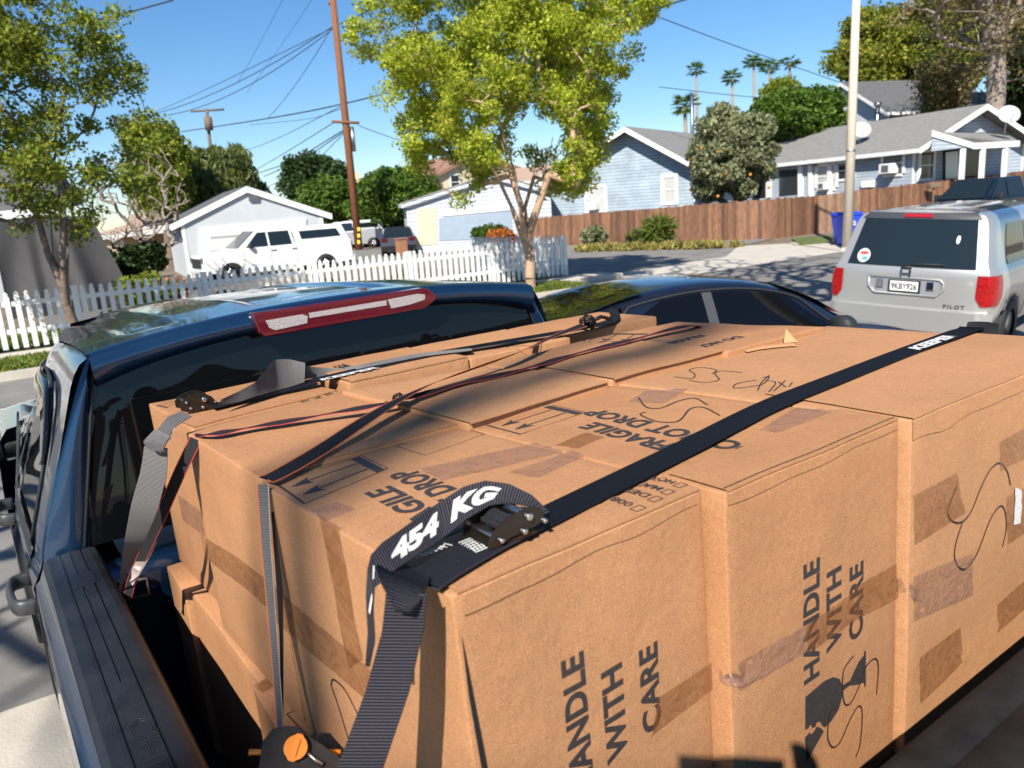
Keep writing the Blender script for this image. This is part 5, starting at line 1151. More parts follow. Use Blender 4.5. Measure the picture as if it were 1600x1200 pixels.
def win(hs, px, name='window', pane='pane', fr=.11, sash=True, wall=None, trim='white_paint', out=.05):
    """px: (x0,y0,x1,y1) in photo pixels of the outer frame on the wall plane"""
    root, O, (p0, p1, n) = hs
    if wall: p0, p1 = V((wall[0][0], wall[0][1], 0)), V((wall[1][0], wall[1][1], 0)); d = (p1 - p0).normalized(); n = V((-d.y, d.x, 0)); n = n if n.dot(p0) > 0 else -n
    d = (p1 - p0).normalized()
    m_ = ((px[0] + px[2]) / 2, (px[1] + px[3]) / 2); a = GP(px[0], m_[1], p0, p1); b = GP(px[2], m_[1], p0, p1); t = GP(m_[0], px[1], p0, p1).z; bt = GP(m_[0], px[3], p0, p1).z
    u0 = (a - p0).dot(d); u1 = (b - p0).dot(d); Q = lambda u, z, v: V((p0.x, p0.y, 0)) + d * u + UP * z - n * v - O
    mb = MB()
    for (ua, ub, za, zb_) in ((u0, u1, t - fr, t), (u0, u1, bt, bt + fr * .8), (u0, u0 + fr, bt + fr * .8, t - fr), (u1 - fr, u1, bt + fr * .8, t - fr)):
        mb.prism([Q(ua, za, .003), Q(ub, za, .003), Q(ub, zb_, .003), Q(ua, zb_, .003)], -n * out)
    if sash: zm = (t + bt) / 2; mb.prism([Q(u0 + fr, zm - .025, .003), Q(u1 - fr, zm - .025, .003), Q(u1 - fr, zm + .025, .003), Q(u0 + fr, zm + .025, .003)], -n * out * .8)
    f = mb.build(name, M[trim], root); mb = MB(); mb.prism([Q(u0 + fr, bt + fr * .8, .002), Q(u1 - fr, bt + fr * .8, .002), Q(u1 - fr, t - fr, .002), Q(u0 + fr, t - fr, .002)], -n * .015); mb.build('pane', M[pane], f)
    return f
def panel(hs, px, mt, name, out=.03, wall=None, **k):
    root, O, (p0, p1, n) = hs
    if wall: p0, p1 = V((wall[0][0], wall[0][1], 0)), V((wall[1][0], wall[1][1], 0)); d = (p1 - p0).normalized(); n = V((-d.y, d.x, 0)); n = n if n.dot(p0) > 0 else -n
    q = [GP(x, y, p0, p1) - n * .003 - O for x, y in px]; mb = MB(); mb.prism(q, -n * out); return mb.build(name, M[mt], root, **k)
def pl(px, Yv):    # photo pixel -> point on the vertical plane Y = Yv
    return GP(px[0], px[1], (0, Yv), (10, Yv))
# --- garage behind the picket fence
g_a, g_b = (7.55, 33.5), (13.23, 32.75); gq = lambda x, y: GP(x, y, g_a, g_b); a = gq(284, 360); b = gq(504, 345); ap = gq(385, 296); e0 = gq(284, 348).z; e1 = gq(500, 334).z
g1 = house('garage', 'pale grey gabled garage with white trim behind the white pickup', a, b, 0, e0, ap.z, e1, 6.3, 'stucco_grey', 'roof_dark', ov=.42, ovf=.10, cat='garage', apex_at=(ap.x - a.x) / (b.x - a.x))
q = [(328, 424), (328, 366), (466, 350), (466, 415)]
panel(g1, [(312, 432), (312, 357), (478, 341), (478, 420)], 'white_paint', 'door_surround', .06); o = panel(g1, q, 'door_white', 'garage_door', .075)
panel(g1, [(388, 306), (402, 305), (402, 312), (388, 313)], 'steel', 'security_light', .15)
# --- low tan roofed outbuilding
a = pl((192, 395), 44); b = pl((292, 380), 44); h2 = house('house', 'low beige outbuilding with a tan roof left of the grey garage', a, b, 0, pl((200, 367), 44).z, pl((240, 350), 44).z, pl((280, 362), 44).z, 6, 'stucco_beige', 'roof_tan', ov=.3)
mb = MB(); A_ = pl((195, 366), 43.2) - h2[1]; B_ = pl((270, 358), 43.2) - h2[1]; t0, t1 = pl((205, 337), 47) - h2[1], pl((300, 330), 47) - h2[1]; mb.prism([A_, B_, t1, t0], UP * .08); mb.build('front_roof', M['roof_tan'], h2[0])
mb = MB(); mb.prism([A_ - UP * .14, B_ - UP * .14, B_ + UP * .08, A_ + UP * .08], V((0, -.03, 0))); mb.build('front_fascia', M['white_paint'], h2[0])
# --- dark roofed house at the far left
a = pl((-160, 330), 30); b = pl((90, 330), 30); h3 = house('house', 'dark roofed house behind the left street tree and the grey tarpaulin', a, b, 0, pl((-60, 345), 30).z, pl((-40, 342), 30).z, pl((90, 332), 30).z, 5, 'stucco_grey', 'roof_dark', ov=.1, ovf=.05)
mb = MB(); o3_ = h3[1]; q_ = [pl((-160, 350), 29.6) - o3_, pl((97, 326), 29.6) - o3_, pl((72, 236), 33.5) - o3_, pl((-160, 250), 33.5) - o3_]; mb.prism(q_, UP * .12); mb.prism([pl((97, 326), 29.6) - o3_, pl((130, 320), 34) - o3_, pl((72, 236), 33.5) - o3_], UP * .10); mb.build('hip_roof', M['roof_dark'], h3[0])
mb = MB(); mb.prism([q_[0] - UP * .16, q_[1] - UP * .16, q_[1] + UP * .10, q_[0] + UP * .10], V((0, -.04, 0))); mb.build('eave_fascia', M['white_paint'], h3[0])
# --- grey tarpaulin shelter
mb = MB(); secs = []; P0, P1 = pl((-90, 0), 24.2).x, pl((150, 380), 24.2).x
ztop = pl((90, 342), 24.2).z; nxx = 60; 
nxx = 150
for i in range(nxx + 1):
    u = i / nxx; x = P0 + (P1 - P0) * u; row = []
    for j in range(13):
        t = j / 12; fold = .16 * math.sin(x * 3.1 + 1.4 * t) * t + .07 * noise.noise(V((x * 1.3, t * 2, 4))) + .09 * math.sin(x * 10.0 + 2 * math.sin(x * 3)) * t ** .7 * (1 if x > P1 - 2.6 else .25)
        fl = .75 * max(0, (x - (P1 - 1.5)) / 1.5) * t
        row.append(V((x + fl, 24.2 - fold - .25 * t, ztop - .05 * abs(math.sin(x * 1.1)) - (ztop - .15) * t)))
    secs.append(row)
mb.loft(secs, 0); secs2 = [[r[0], V((r[0].x, 24.9, ztop + .06)), V((r[0].x - .1, 25.4, ztop - .3))] for r in secs]; mb.loft(secs2, 0, flip=True)
mb.loft([[secs[-1][j] for j in range(13)], [secs[-1][j] + V((-.3, 1.2, 0)) for j in range(13)]], 0, flip=False)
M['tarp'] = mat('tarp', (.055, .053, .055), .8, var=.10, vs=2.5, bump=.3, bs=20)
mb.build('tarpaulin_shelter', M['tarp'], None, label='large grey tarpaulin shelter hanging in folds behind the picket fence', cat='shelter')
# --- second garage, pale blue
ga2, gb2 = (19.05, 36.0), (25.6, 32.8); p2 = lambda x, y: GP(x, y, ga2, gb2); a = p2((640), 380); b = p2(862, 350); ap = p2(768, 276)
g2 = house('garage', 'weathered white and blue garage with a blue door behind the round bush', a, b, 0, p2(640, 319).z, ap.z, p2(855, 300).z, 6, 'wall_white', 'roof_grey', ov=.25, ovf=.2, cat='garage', apex_at=(ap.x - a.x) / (b.x - a.x), trim='wall_white', pit=.06)
panel(g2, [(686, 376), (686, 341), (800, 330), (800, 372)], 'door_blue', 'garage_door'); panel(g2, [(652, 384), (652, 327), (682, 325), (682, 382)], 'stucco_cream', 'patched_panel'); panel(g2, [(692, 338), (692, 329), (800, 318), (800, 328)], 'white_paint', 'door_header', .05)
# --- house behind it
yy = 58; a = pl((655, 330), yy); b = pl((835, 320), yy); ap = pl((745, 240), yy)
h5 = house('house', 'cream house with a brown tiled roof behind the blue garage', a, b, 0, pl((655, 290), yy).z, ap.z, pl((835, 272), yy).z, 10, 'stucco_cream', 'roof_brown', ov=.4, trim='roof_brown')
win(h5, (703, 272, 719, 297), pane='pane'); win(h5, (752, 268, 772, 292), pane='pane')
yy = 52; a = pl((838, 330), yy); b = pl((905, 320), yy)
h6 = house('house', 'small white gable house between the cream house and the blue bungalow', a, b, 0, pl((838, 280), yy).z, pl((868, 258), yy).z, pl((905, 266), yy).z, 8, 'wall_white', 'roof_tan', ov=.5)
# --- blue gabled bungalow wing (wall along the alley)
pA, pB = (26.5, 34.5), (29.7, 26.8)
f = lambda x, y: GP(x, y, pA, pB)
a = f(858, 340); b = f(1088, 320); ap = f(985, 203); La = (b - a); La.z = 0
h7 = house('house', 'blue clapboard gable house beside the alley, left of the fruit tree', a, b, 0, f(858, 287).z, ap.z, f(1088, 258).z, 9.5, 'siding_blue', 'roof_grey', ov=.55, ovf=.7, apex_at=(V((ap.x, ap.y, 0)) - V((a.x, a.y, 0))).length / La.length)
win(h7, (914, 289, 949, 332), pane='curtain', fr=.14); win(h7, (1033, 272, 1060, 320), pane='curtain', fr=.16)
mb = MB(); c = f(931, 322) - h7[1]; mb.box(c - V((.25, .1, 0)), (.5, .5, .35), R_(-67)); mb.build('air_conditioner', M['white_paint'], h7[0], bevel=.02)
# --- long blue bungalow with the front gable and porch
dg = 42.6
GL = GD(1424, 300, dg); az_r = R_(14); rd = V((math.sin(az_r), math.cos(az_r), 0)); wd = V((rd.y, -rd.x, 0)); GLx = V((GL.x, GL.y, 0)); GR = GLx + wd * 7.3
f = lambda x, y: GP(x, y, GLx, GR)
h8 = house('house', 'long blue bungalow with grey roof, front gable and porch behind the brown fence', GLx, GR, .2, f(1424, 231).z, f(1501, 171).z, f(1424, 231).z - .05, 15.5, 'siding_blue2', 'roof_grey', ov=.45, ovf=.75, pit=.16)
WL = (GLx, GLx + rd * 15.5)
side = WL
win(h8, (1381, 234, 1411, 276), fr=.16, wall=side); win(h8, (1308, 250, 1333, 283), fr=.16, wall=side); win(h8, (1278, 253, 1306, 298), fr=.2, wall=side, pane='curtain')
panel(h8, [(1218, 306), (1218, 266), (1252, 263), (1252, 303)], 'pane', 'porch_window', wall=side); panel(h8, [(1180, 310), (1180, 265), (1196, 264), (1196, 308)], 'dark', 'side_door', wall=side)
for x in (1202, 1252, 1268, 1298): panel(h8, [(x - 3, 310), (x - 3, 258), (x + 3, 258), (x + 3, 308)], 'white_paint', 'white_post', .12, wall=side)
def acu(px, hs, wall, sc=.6):
    root, O, _ = hs; c = GP(px[0], px[1], V(wall[0]), V(wall[1])) - O; d = (V(wall[1]) - V(wall[0])).normalized(); n = V((-d.y, d.x, 0)); n = n if n.dot(V(wall[0])) > 0 else -n
    mb = MB(); mb.box(c - n * .22, (sc, .5, sc * .62), math.atan2(d.y, d.x)); o = mb.build('air_conditioner', M['white_paint'], root, bevel=.02)
    mb = MB(); mb.box(c - n * .478, (sc * .55, .01, sc * .42), math.atan2(d.y, d.x)); mb.build('grille', M['roof_dark'], o)
acu((1394, 263), h8, side, .75); acu((1293, 290), h8, side, .6)
panel(h8, [(1350, 293), (1350, 282), (1367, 281), (1367, 292)], 'white_paint', 'utility_box', .2, wall=side)
# gable face: louvre, window, porch
win(h8, (1434, 233, 1461, 283), fr=.16)
panel(h8, [(1473, 285), (1473, 233), (1502, 232), (1502, 280)], 'dark', 'doorway', .03); panel(h8, [(1507, 282), (1507, 233), (1534, 232), (1534, 275)], 'pane', 'porch_screen', .03)
panel(h8, [(1476, 280), (1476, 238), (1496, 236), (1496, 279)], 'steel', 'security_door', .05)
root, O, (g0, g1_, gn) = h8; gd_ = (g1_ - g0).normalized(); zE = f(1424, 231).z
# porch roof: shed with a sloping rake on its left
def Gp(u, v, z): return g0 + gd_ * u - gn * v + UP * z - O
fw = lambda x, y: GP(x, y, g0 - gn * 2.0, g1_ - gn * 2.0) - O
wl = lambda x, y: f(x, y) - O
mb = MB(); q = [wl(1464, 208), fw(1457, 210), fw(1519, 228), fw(1592, 224), wl(1574, 213)]; mb.prism(q, UP * .09); mb.build('porch_roof', M['roof_grey'], root)
mb = MB(); a_, b_, c_ = fw(1455, 209) - gn * .02, fw(1519, 228) - gn * .02, fw(1592, 224) - gn * .02
mb.prism([a_ - UP * .12, b_ - UP * .12, b_ + UP * .14, a_ + UP * .14], -gn * .04); mb.build('porch_fascia', M['white_paint'], root)
mb = MB(); mb.prism([b_ - UP * .14, c_ - UP * .14, c_ + UP * .12, b_ + UP * .12], -gn * .03); mb.build('porch_fascia', M['white_paint'], root)
mb = MB(); mb.prism([fw(1456, 236), fw(1505, 231), fw(1519, 229), fw(1458, 213)], gn * .05); mb.build('porch_gable', M['siding_blue2'], root)
for x_ in (1505, 1536, 1571):
    mb = MB(); c = fw(x_, 232); mb.b2((c.x - .09, c.y - .09, -.2), (c.x + .09, c.y + .09, c.z)); mb.build('porch_post', M['white_paint'], root)
mb = MB(); mb.prism([Gp(2.6, .01, zE + .55), Gp(4.6, .01, zE + .55), Gp(3.9, .01, zE + 1.05), Gp(3.4, .01, zE + 1.05)], -gn * .03); mb.build('gable_vent', M['siding_pale'], root)
# vent pipes on the roof
for px in ((1371, 175),): mb = MB(); c = GD(px[0], px[1], 50); mb.tube([c - UP * 1.6, c + UP * .3], .12, 10); mb.tube([c + UP * .3, c + UP * .5], .20, 10); mb.build('roof_vent', M['steel'], None, label='metal vent pipe with a cap standing above the bungalow roof', cat='vent pipe')
# --- two storey blue house behind
yy = 0; c0 = GD(1288, 300, 66); c1 = GD(1385, 300, 61); f = lambda x, y: GP(x, y, c0, c1); ap = f(1316, 133)
h9 = house('house', 'two storey pale blue house with dark grey roof behind the bungalow', c0, c1, 0, f(1288, 160).z, ap.z, f(1385, 175).z, 9, 'siding_pale', 'roof_dark', ov=.4, ovf=.5, apex_at=.33)
win(h9, (1360, 186, 1376, 200), fr=.12)
c0 = GD(1440, 300, 66); c1 = GD(1495, 300, 64); f = lambda x, y: GP(x, y, c0, c1)
h10 = house('house', 'small blue gable with white barge boards among the trees', c0, c1, 0, f(1440, 178).z, f(1468, 150).z, f(1495, 172).z, 7, 'siding_pale', 'roof_dark', ov=.5, cat='house')
c0 = GD(1548, 300, 56); c1 = GD(1610, 300, 54); f = lambda x, y: GP(x, y, c0, c1)
h11 = house('house', 'beige house glimpsed past the porch at the right edge', c0, c1, 0, f(1548, 232).z, f(1575, 212).z, f(1610, 228).z, 8, 'stucco_beige', 'roof_brown', ov=.4)
c0 = GD(1565, 300, 72); c1 = GD(1625, 300, 70); f = lambda x, y: GP(x, y, c0, c1)
h12 = house('house', 'distant tan house half hidden by greenery at the right edge', c0, c1, 0, f(1565, 205).z, f(1600, 188).z, f(1625, 200).z, 8, 'stucco_cream', 'roof_tan', ov=.4)
# far white building behind the utility pole
a = pl((548, 340), 130); b = pl((585, 335), 130); mb = MB(); zt_ = pl((560, 278), 130).z; mb.b2((a.x, 130, 0), (b.x + 4, 145, zt_)); mb.b2((a.x - 3, 132, 0), (a.x, 143, zt_ - 2)); mb.b2((a.x + 1, 131, zt_), (a.x + 3, 134, zt_ + 1)); mb.build('office_building', M['stucco_cream'], None, label='distant cream flat roofed building behind the utility pole', cat='building')
# --- satellite dishes
def dish(px, D, label, face=(-.6, -.7, .35), r=.42):
    c = GD(px[0], px[1], D); root = empty('satellite_dish', c, 0, label, 'satellite dish', 'satellite dishes on the bungalow roofs'); nrm = V(face).normalized(); q = nrm.to_track_quat('Z', 'Y').to_matrix()
    mb = MB(); secs = []
    for i in range(7):
        rr = r * i / 6 + .001; secs.append([q @ V((math.cos(a) * rr * 1.15, math.sin(a) * rr, .25 * (i / 6) ** 2 * r)) for a in [2 * math.pi * j / 24 for j in range(24)]])
    mb.loft(secs, 0, closed=True); o = mb.build('reflector', M['stucco_grey'], root); md = o.modifiers.new('s', 'SOLIDIFY'); md.thickness = .02
    mb = MB(); mb.tube([q @ V((0, -r * .9, .05)), q @ V((0, -r * .55, r * 1.0)), q @ V((0, -r * .1, r * 1.2))], .02, 6); mb.tube([V((0, 0, 0)) - nrm * .02, -nrm * .2 - UP * .5, -nrm * .2 - UP * 1.1], .035, 6); mb.build('mount', M['steel'], root)
dish((1345, 204), 46, 'white satellite dish on the bungalow roof, partly behind the pale pole'); dish((1575, 180), 44, 'satellite dish on a mast above the porch at the right edge')
# ================================================================== VEGETATION BEYOND
TG = 'trees beyond the houses'
def T2(px, py, D, **k): g = GD(px, py, D); return (g.x, g.y, 0)
def far_tree(px0, px1, ytop, ybot, D, leaf, label, seed, per=190, n=200, size=.22, bark='bark', clr=.7, name='tree', gap=-.12, h0=None, elong=1.6, hang=0, flat=.8, lumpy=1, cat='tree', group=TG):
    cpx = (px0 + px1) / 2; c = GD(cpx, ybot, D); zt_ = GD(cpx, ytop, D).z; zb_ = max(.6, GD(cpx, ybot, D).z); w_ = (GD(px1, ybot, D) - GD(px0, ybot, D)).length / 2
    return tree(name, (c.x, c.y, 0), h0 or max(.6, zb_ * .8), (0, 0, (zt_ + zb_) / 2, w_, w_ * .8, (zt_ - zb_) / 2), n, per, size * .62, leaf, bark, label, cat, group, r0=.25, seed=seed, clr=clr, gap=gap, elong=elong, hang=hang, twig=.02, flat=flat, lumpy=lumpy * 1.3, edge=.7)
far_tree(285, 418, 232, 345, 48, 'willow', 'feathery willow green tree rising behind the grey garage', 21, hang=1.5, elong=3, size=.20, n=220)
far_tree(215, 300, 190, 330, 44, 'olive', 'yellowish green tree between the left street tree and the willow', 22, size=.2, hang=.8)
far_tree(448, 540, 244, 320, 70, 'dark', 'dark round tree left of the utility pole', 23, size=.3, n=200, clr=.9)
far_tree(470, 560, 285, 345, 58, 'green', 'green tree low behind the white pickup, left of the utility pole', 24, size=.28, n=160, clr=.9)
far_tree(560, 680, 272, 345, 56, 'green', 'green tree right of the utility pole behind the parked cars', 25, size=.28, n=220, clr=.9)
far_tree(262, 318, 262, 345, 52, 'dark', 'dark shrubby tree behind the tan roofed outbuilding', 26, size=.25)
far_tree(1165, 1325, 145, 215, 54, 'green', 'bright green orange tree rising behind the bungalow roof', 27, size=.26, n=260, clr=.8)
far_tree(1198, 1246, 134, 178, 56, 'olive', 'pointed yellow green tree top above the orange tree', 28, size=.24, clr=.8)
ft = far_tree(1068, 1212, 168, 312, 37.0, 'grey', 'grey green fruit tree with orange fruit between the two blue houses', 29, size=.19, n=360, per=150, clr=.42, h0=1.2, name='fruit_tree', gap=-.15, group=None)
mb = MB(); rnd = random.Random(8)
for k in range(12):
    th = rnd.uniform(2.4, 5.4); z = rnd.uniform(1.6, 3.9); r = 1.95 - .2 * abs(z - 3.5); c = V((math.cos(th) * r, math.sin(th) * r, z)); mb.tube([c - UP * .07, c - UP * .04, c, c + UP * .04, c + UP * .07], [.02, .06, .075, .06, .02], 6)
mb.build('fruit', mat('fruit', (.50, .19, .03), .5), ft, kind='stuff')
far_tree(1290, 1490, 15, 175, 72, 'gold', 'tall golden green tree behind the two storey house', 30, size=.32, n=330, clr=1.0, lumpy=1.4)
far_tree(1425, 1560, -60, 150, 70, 'olive', 'tall olive tree mass behind the big bare trunk', 31, size=.34, n=330, clr=1.0, gap=-.05)
far_tree(1545, 1680, -80, 235, 60, 'dark', 'dark dense tree at the upper right edge', 32, size=.3, n=420, clr=1.0)
far_tree(1500, 1640, 165, 262, 62, 'olive', 'low olive hedge tree behind the porch roof', 33, size=.26, n=200, clr=.8)
far_tree(1425, 1515, 85, 185, 58, 'brown', 'brownish thin leaved tree before the two storey roof', 34, size=.2, n=130, clr=.7, per=60)
# the big nearly bare tree at the right
g = GD(1553, 262, 50); big = tree('bare_tree', (g.x, g.y, 0), GD(1545, 70, 50).z, (-.6, 0, 12.0, 6.2, 4.5, 5.6), 620, 26, .11, 'brown', 'bark_grey', 'big grey trunked tree with thin brown foliage right of the pale pole', r0=.46, seed=44, clr=.7, gap=-.1, twig=.02, lean=(-.6, 0), pw=.58, scaf=(6, 3.5, 2.0))
# brown leafless tree by the left house
g = GD(235, 400, 27); tree('bare_tree', (g.x, g.y, 0), 1.2, (0, 0, 3.0, 1.7, 1.4, 1.6), 300, 0, .1, 'brown', 'bark_grey', 'small leafless brown tree beside the tarpaulin', r0=.12, seed=45, twig=.012)
# palms
def palm(px, py, D, label, r=1.6, fan=46):
    top = GD(px, py, D); root = empty('palm_tree', (top.x, top.y, 0), 0, label, 'palm tree', 'tall fan palms on the horizon'); rnd = random.Random(px)
    mb = MB(); H_ = top.z; mb.tube([(0, 0, 0), (.1, 0, H_ * .5), (0, 0, H_)], [.28, .2, .17], 8); mb.build('trunk', M['bark_grey'], root)
    mb = MB()
    for k in range(fan):
        th = rnd.uniform(0, 6.28); el = math.asin(rnd.uniform(-.75, .98)); L = r * rnd.uniform(.8, 1.25) * (1.0 if el > -.3 else .7); d = V((math.cos(th) * math.cos(el), math.sin(th) * math.cos(el), math.sin(el)))
        s = d.cross(UP).normalized(); c = V((0, 0, H_)); b = c + d * L * .45
        mb.tube([c, b], .02, 3)
        for j in range(-5, 6):
            a = j * .17; t = (d * math.cos(a) + s * math.sin(a)); e = b + t * L * .55 - UP * .10 * L; w_ = .05
            mb.add([b - s * w_ * .5, e, b + s * w_ * .5 + UP * .01], [(0, 1, 2)]); mb.add([b + t * L * .1 + UP * w_, e, b + t * L * .1 - UP * w_], [(0, 1, 2)])
    mb.build('fronds', LF['green'], root)
for i, (px, py, D, lab) in enumerate([(1088, 110, 120, 'leftmost tall fan palm, standing alone over the blue gable house'), (1144, 122, 110, 'second tall palm from the left, lower than its neighbours'), (1178, 98, 115, 'tallest and fullest of the group of fan palms'), (1203, 106, 120, 'palm just right of the fullest palm'), (1234, 99, 125, 'palm above the pointed green tree'), (1331, 82, 80, 'palm partly behind the pale pole beside the golden tree'), (1070, 166, 80, 'low bushy palm behind the ridge of the blue gable house')]):
    palm(px, py, D, lab, r=(1.5 if i < 5 else 2.4 if i == 5 else 1.5))
# shrubs by the fence and behind the pickets
def at0(px, py, z=0): return GZ(px, py, z)
g = GD(930, 385, 34); bush('shrub', (g.x, g.y, -.05), (.6, .5, 1.0), 'grey', 170, .10, 'grey green shrub against the brown fence, right of the picket fence end', n=16, seed=1)
g = GD(1000, 383, 33); bush('shrub', (g.x, g.y, -.05), (.5, .5, .75), 'willow', 120, .12, 'low shrub left of the spiky plant by the brown fence', seed=2, elong=3)
g = GD(1030, 383, 32.5); bush('yucca', (g.x, g.y, -.05), (.55, .55, 1.15), 'grass', 90, .10, 'spiky green plant leaning on the brown fence', 'plant', n=16, seed=4, elong=7)
for k in range(9):
    g = GD(955 + 20 * k, 386 - 1.2 * k, 32.2 - .1 * k)
g0_, g1g = GD(905, 390, 33.5), GD(1135, 384, 30.8)
pts = [(g0_.lerp(g1g, t)) + V((random.uniform(-.3, .3), random.uniform(-.3, .3), .05)) for t in np.linspace(0, 1, 50)]
leaves('weeds', [tuple(p) for p in pts], [.32] * 50, 90, .06, LF['straw'], None, 4, -1.5, .5)['kind'] = 'stuff'
g = GD(768, 385, 30); bush('shrub', (g.x, g.y, .1), (.55, .55, 1.35), 'green', 260, .08, 'round green bush beside the orange bush, behind the picket fence', n=20, seed=6)
g = GD(788, 385, 29.3); bush('shrub', (g.x, g.y, .1), (.55, .5, 1.25), 'orange', 260, .08, 'bright orange leaved bush behind the pale trunk', n=20, seed=7)
g = GD(230, 445, 22); bush('shrub', (g.x, g.y, .1), (.9, .5, .95), 'olive', 260, .07, 'olive bush behind the pickets near the tarpaulin', n=22, seed=8)
g = GD(272, 440, 22); bush('shrub', (g.x, g.y, .1), (.35, .3, .8), 'orange', 130, .05, 'rusty orange bush behind the pickets left of the garage', n=14, seed=9)
g = GD(200, 430, 27); bush('hedge', (g.x, g.y, .1), (1.6, .5, 1.8), 'dark', 300, .09, 'dark hedge between the tarpaulin and the garage', 'hedge', n=40, seed=10)
for px, D, l, sd in ((345, 19.5, 'olive', 12), (505, 20.5, 'grass', 13), (160, 18.6, 'grass', 14), (620, 21, 'olive', 15)):
    g = GD(px, 440, D); bush('shrub', (g.x, g.y, .1), (.5, .3, .5), l, 120, .06, {345: 'small bush behind the pickets before the white pickup', 505: 'small grassy clump behind the pickets near the pickup tail', 160: 'grassy clump behind the pickets left of the olive bush', 620: 'small bush behind the pickets left of the blue garage'}[px], n=9, seed=sd)
# grass
def grass(name, x0, y0, x1, y1, z, n, h=.07, leaf='grass', sz=.035):
    xs = rng_.uniform(x0, x1, n); ys = rng_.uniform(y0, y1, n); leaves(name, np.stack([xs, ys, np.full(n, z + h * .4)], 1), [h] * n, 3, sz, LF[leaf], None, 3.2, -2.0, .5)['kind'] = 'stuff'
grass('grass', -2.0, 14.48, 12.25, 15.72, .12, 16000)
grass('grass', -2.0, 17.2, 13.2, 19.5, .10, 9000)
xs = [(27.2 + a * 4.2 + b * 2.0, 17.6 - a * 1.5 + b * 1.4, .07) for a, b in rng_.random((4000, 2))]
leaves('grass', xs, [.07] * 4000, 3, .05, LF['grass'], None, 3, -2, .5)['kind'] = 'stuff'
# trees standing outside the picture; their branches shade the road and the load
tree('street_tree', (8.3, 2.2, 0), 3.4, (-.3, 3.7, 9.5, 4.3, 3.7, 3.0), 520, 0, .07, 'brown', 'bark_grey', 'leafless street tree beside the parked cars, outside the picture', r0=.30, seed=61, gap=-.15, twig=.032)
tree('street_tree', (-7.2, 3.2, 0), 2.8, (.3, .2, 6.6, 4.0, 3.6, 3.2), 330, 0, .07, 'brown', 'bark_grey', 'leafless street tree left of the pickup, outside the picture', r0=.24, seed=62, gap=-.1, twig=.02)
tree('street_tree', (-16, -9, 0), 9.0, (5.4, .1, 14.5, 4.2, 3.8, 4.0), 26, 0, .16, 'brown', 'bark_grey', 'tall thin tree behind the photographer, outside the picture', r0=.085, seed=64, clr=.6, gap=-.05, twig=.024)

# ------------------------------------------------------------------ the photographer, whose shadow falls on the near boxes
def skinned(name, chains, mt, parent, sub_=2):
    """chains: list of [(xyz, radius), ...]; the first vertex of later chains may repeat an earlier position and is merged"""
    me = bpy.data.meshes.new(name); vs = []; es = []; rs = []; idx = {}
    for ch in chains:
        pr = None
        for p, r in ch:
            k = tuple(round(c, 4) for c in p)
            if k not in idx: idx[k] = len(vs); vs.append(p); rs.append(r)
            if pr is not None: es.append((pr, idx[k]))
            pr = idx[k]
    me.from_pydata(vs, es, []); o = bpy.data.objects.new(name, me); COL.objects.link(o); o.parent = parent
    md = o.modifiers.new('skin', 'SKIN'); md.use_smooth_shade = True
    lay = me.skin_vertices[0].data if me.skin_vertices else None
    if lay is None:
        bpy.context.view_layer.objects.active = o; o.select_set(True); bm = bmesh.new(); bm.from_mesh(me); L = bm.verts.layers.skin.verify()
        for i, v in enumerate(bm.verts): v[L].radius = (rs[i], rs[i]) if not hasattr(rs[i], '__len__') else rs[i]; v[L].use_root = (i == 0)
        bm.to_mesh(me); bm.free()
    else:
        for i, r in enumerate(rs): lay[i].radius = (r, r) if not hasattr(r, '__len__') else r
        lay[0].use_root = True
    m2 = o.modifiers.new('sub', 'SUBSURF'); m2.levels = sub_; m2.render_levels = sub_; me.materials.append(mt); return o
M['skin'] = mat('skin', (.42, .22, .14), .5, var=.08, vs=30); M['cloth'] = mat('cloth', (.03, .032, .04), .85, var=.2, vs=60, bump=.3, bs=200)
ps = empty('person', (-.30, -.42, 0), R_(-30), 'photographer in dark clothes holding a phone up behind the tailgate, outside the picture', 'person')
inv = (Matrix.Translation(V((-.30, -.42, 0))) @ Matrix.Rotation(R_(-30), 4, 'Z')).inverted()
hR = inv @ (V((.085, -.085, 2.20))); hL = inv @ (V((-.085, -.065, 2.20))); tp_ = lambda v: (v.x, v.y, v.z)
pel = (0, 0, .95); ch = (0, .01, 1.30); nk = (0, .02, 1.50)
skinned('body', [[(pel, (.15, .11)), ((0, 0, 1.10), (.14, .10)), (ch, (.16, .11)), ((0, .01, 1.42), (.10, .08)), (nk, .055), ((0, .03, 1.60), .07), ((0, .045, 1.70), (.078, .095)), ((0, .03, 1.77), .05)],
    [(pel, .15), ((.10, 0, .88), .085), ((.11, .02, .50), .055), ((.12, 0, .10), .042), ((.12, .10, .05), .035)], [(pel, .15), ((-.10, 0, .88), .085), ((-.11, .02, .50), .055), ((-.12, 0, .10), .042), ((-.12, .10, .05), .035)],
    [((0, .01, 1.42), .1), ((.18, 0, 1.42), .058), ((.24, .14, 1.66), .045), (tp_(hR - V((0, 0, .09))), .032), (tp_(hR - V((0, 0, .05))), .028)], [((0, .01, 1.42), .1), ((-.18, 0, 1.42), .058), ((-.22, .16, 1.68), .045), (tp_(hL - V((0, 0, .09))), .032), (tp_(hL - V((0, 0, .05))), .028)]], M['cloth'], ps)
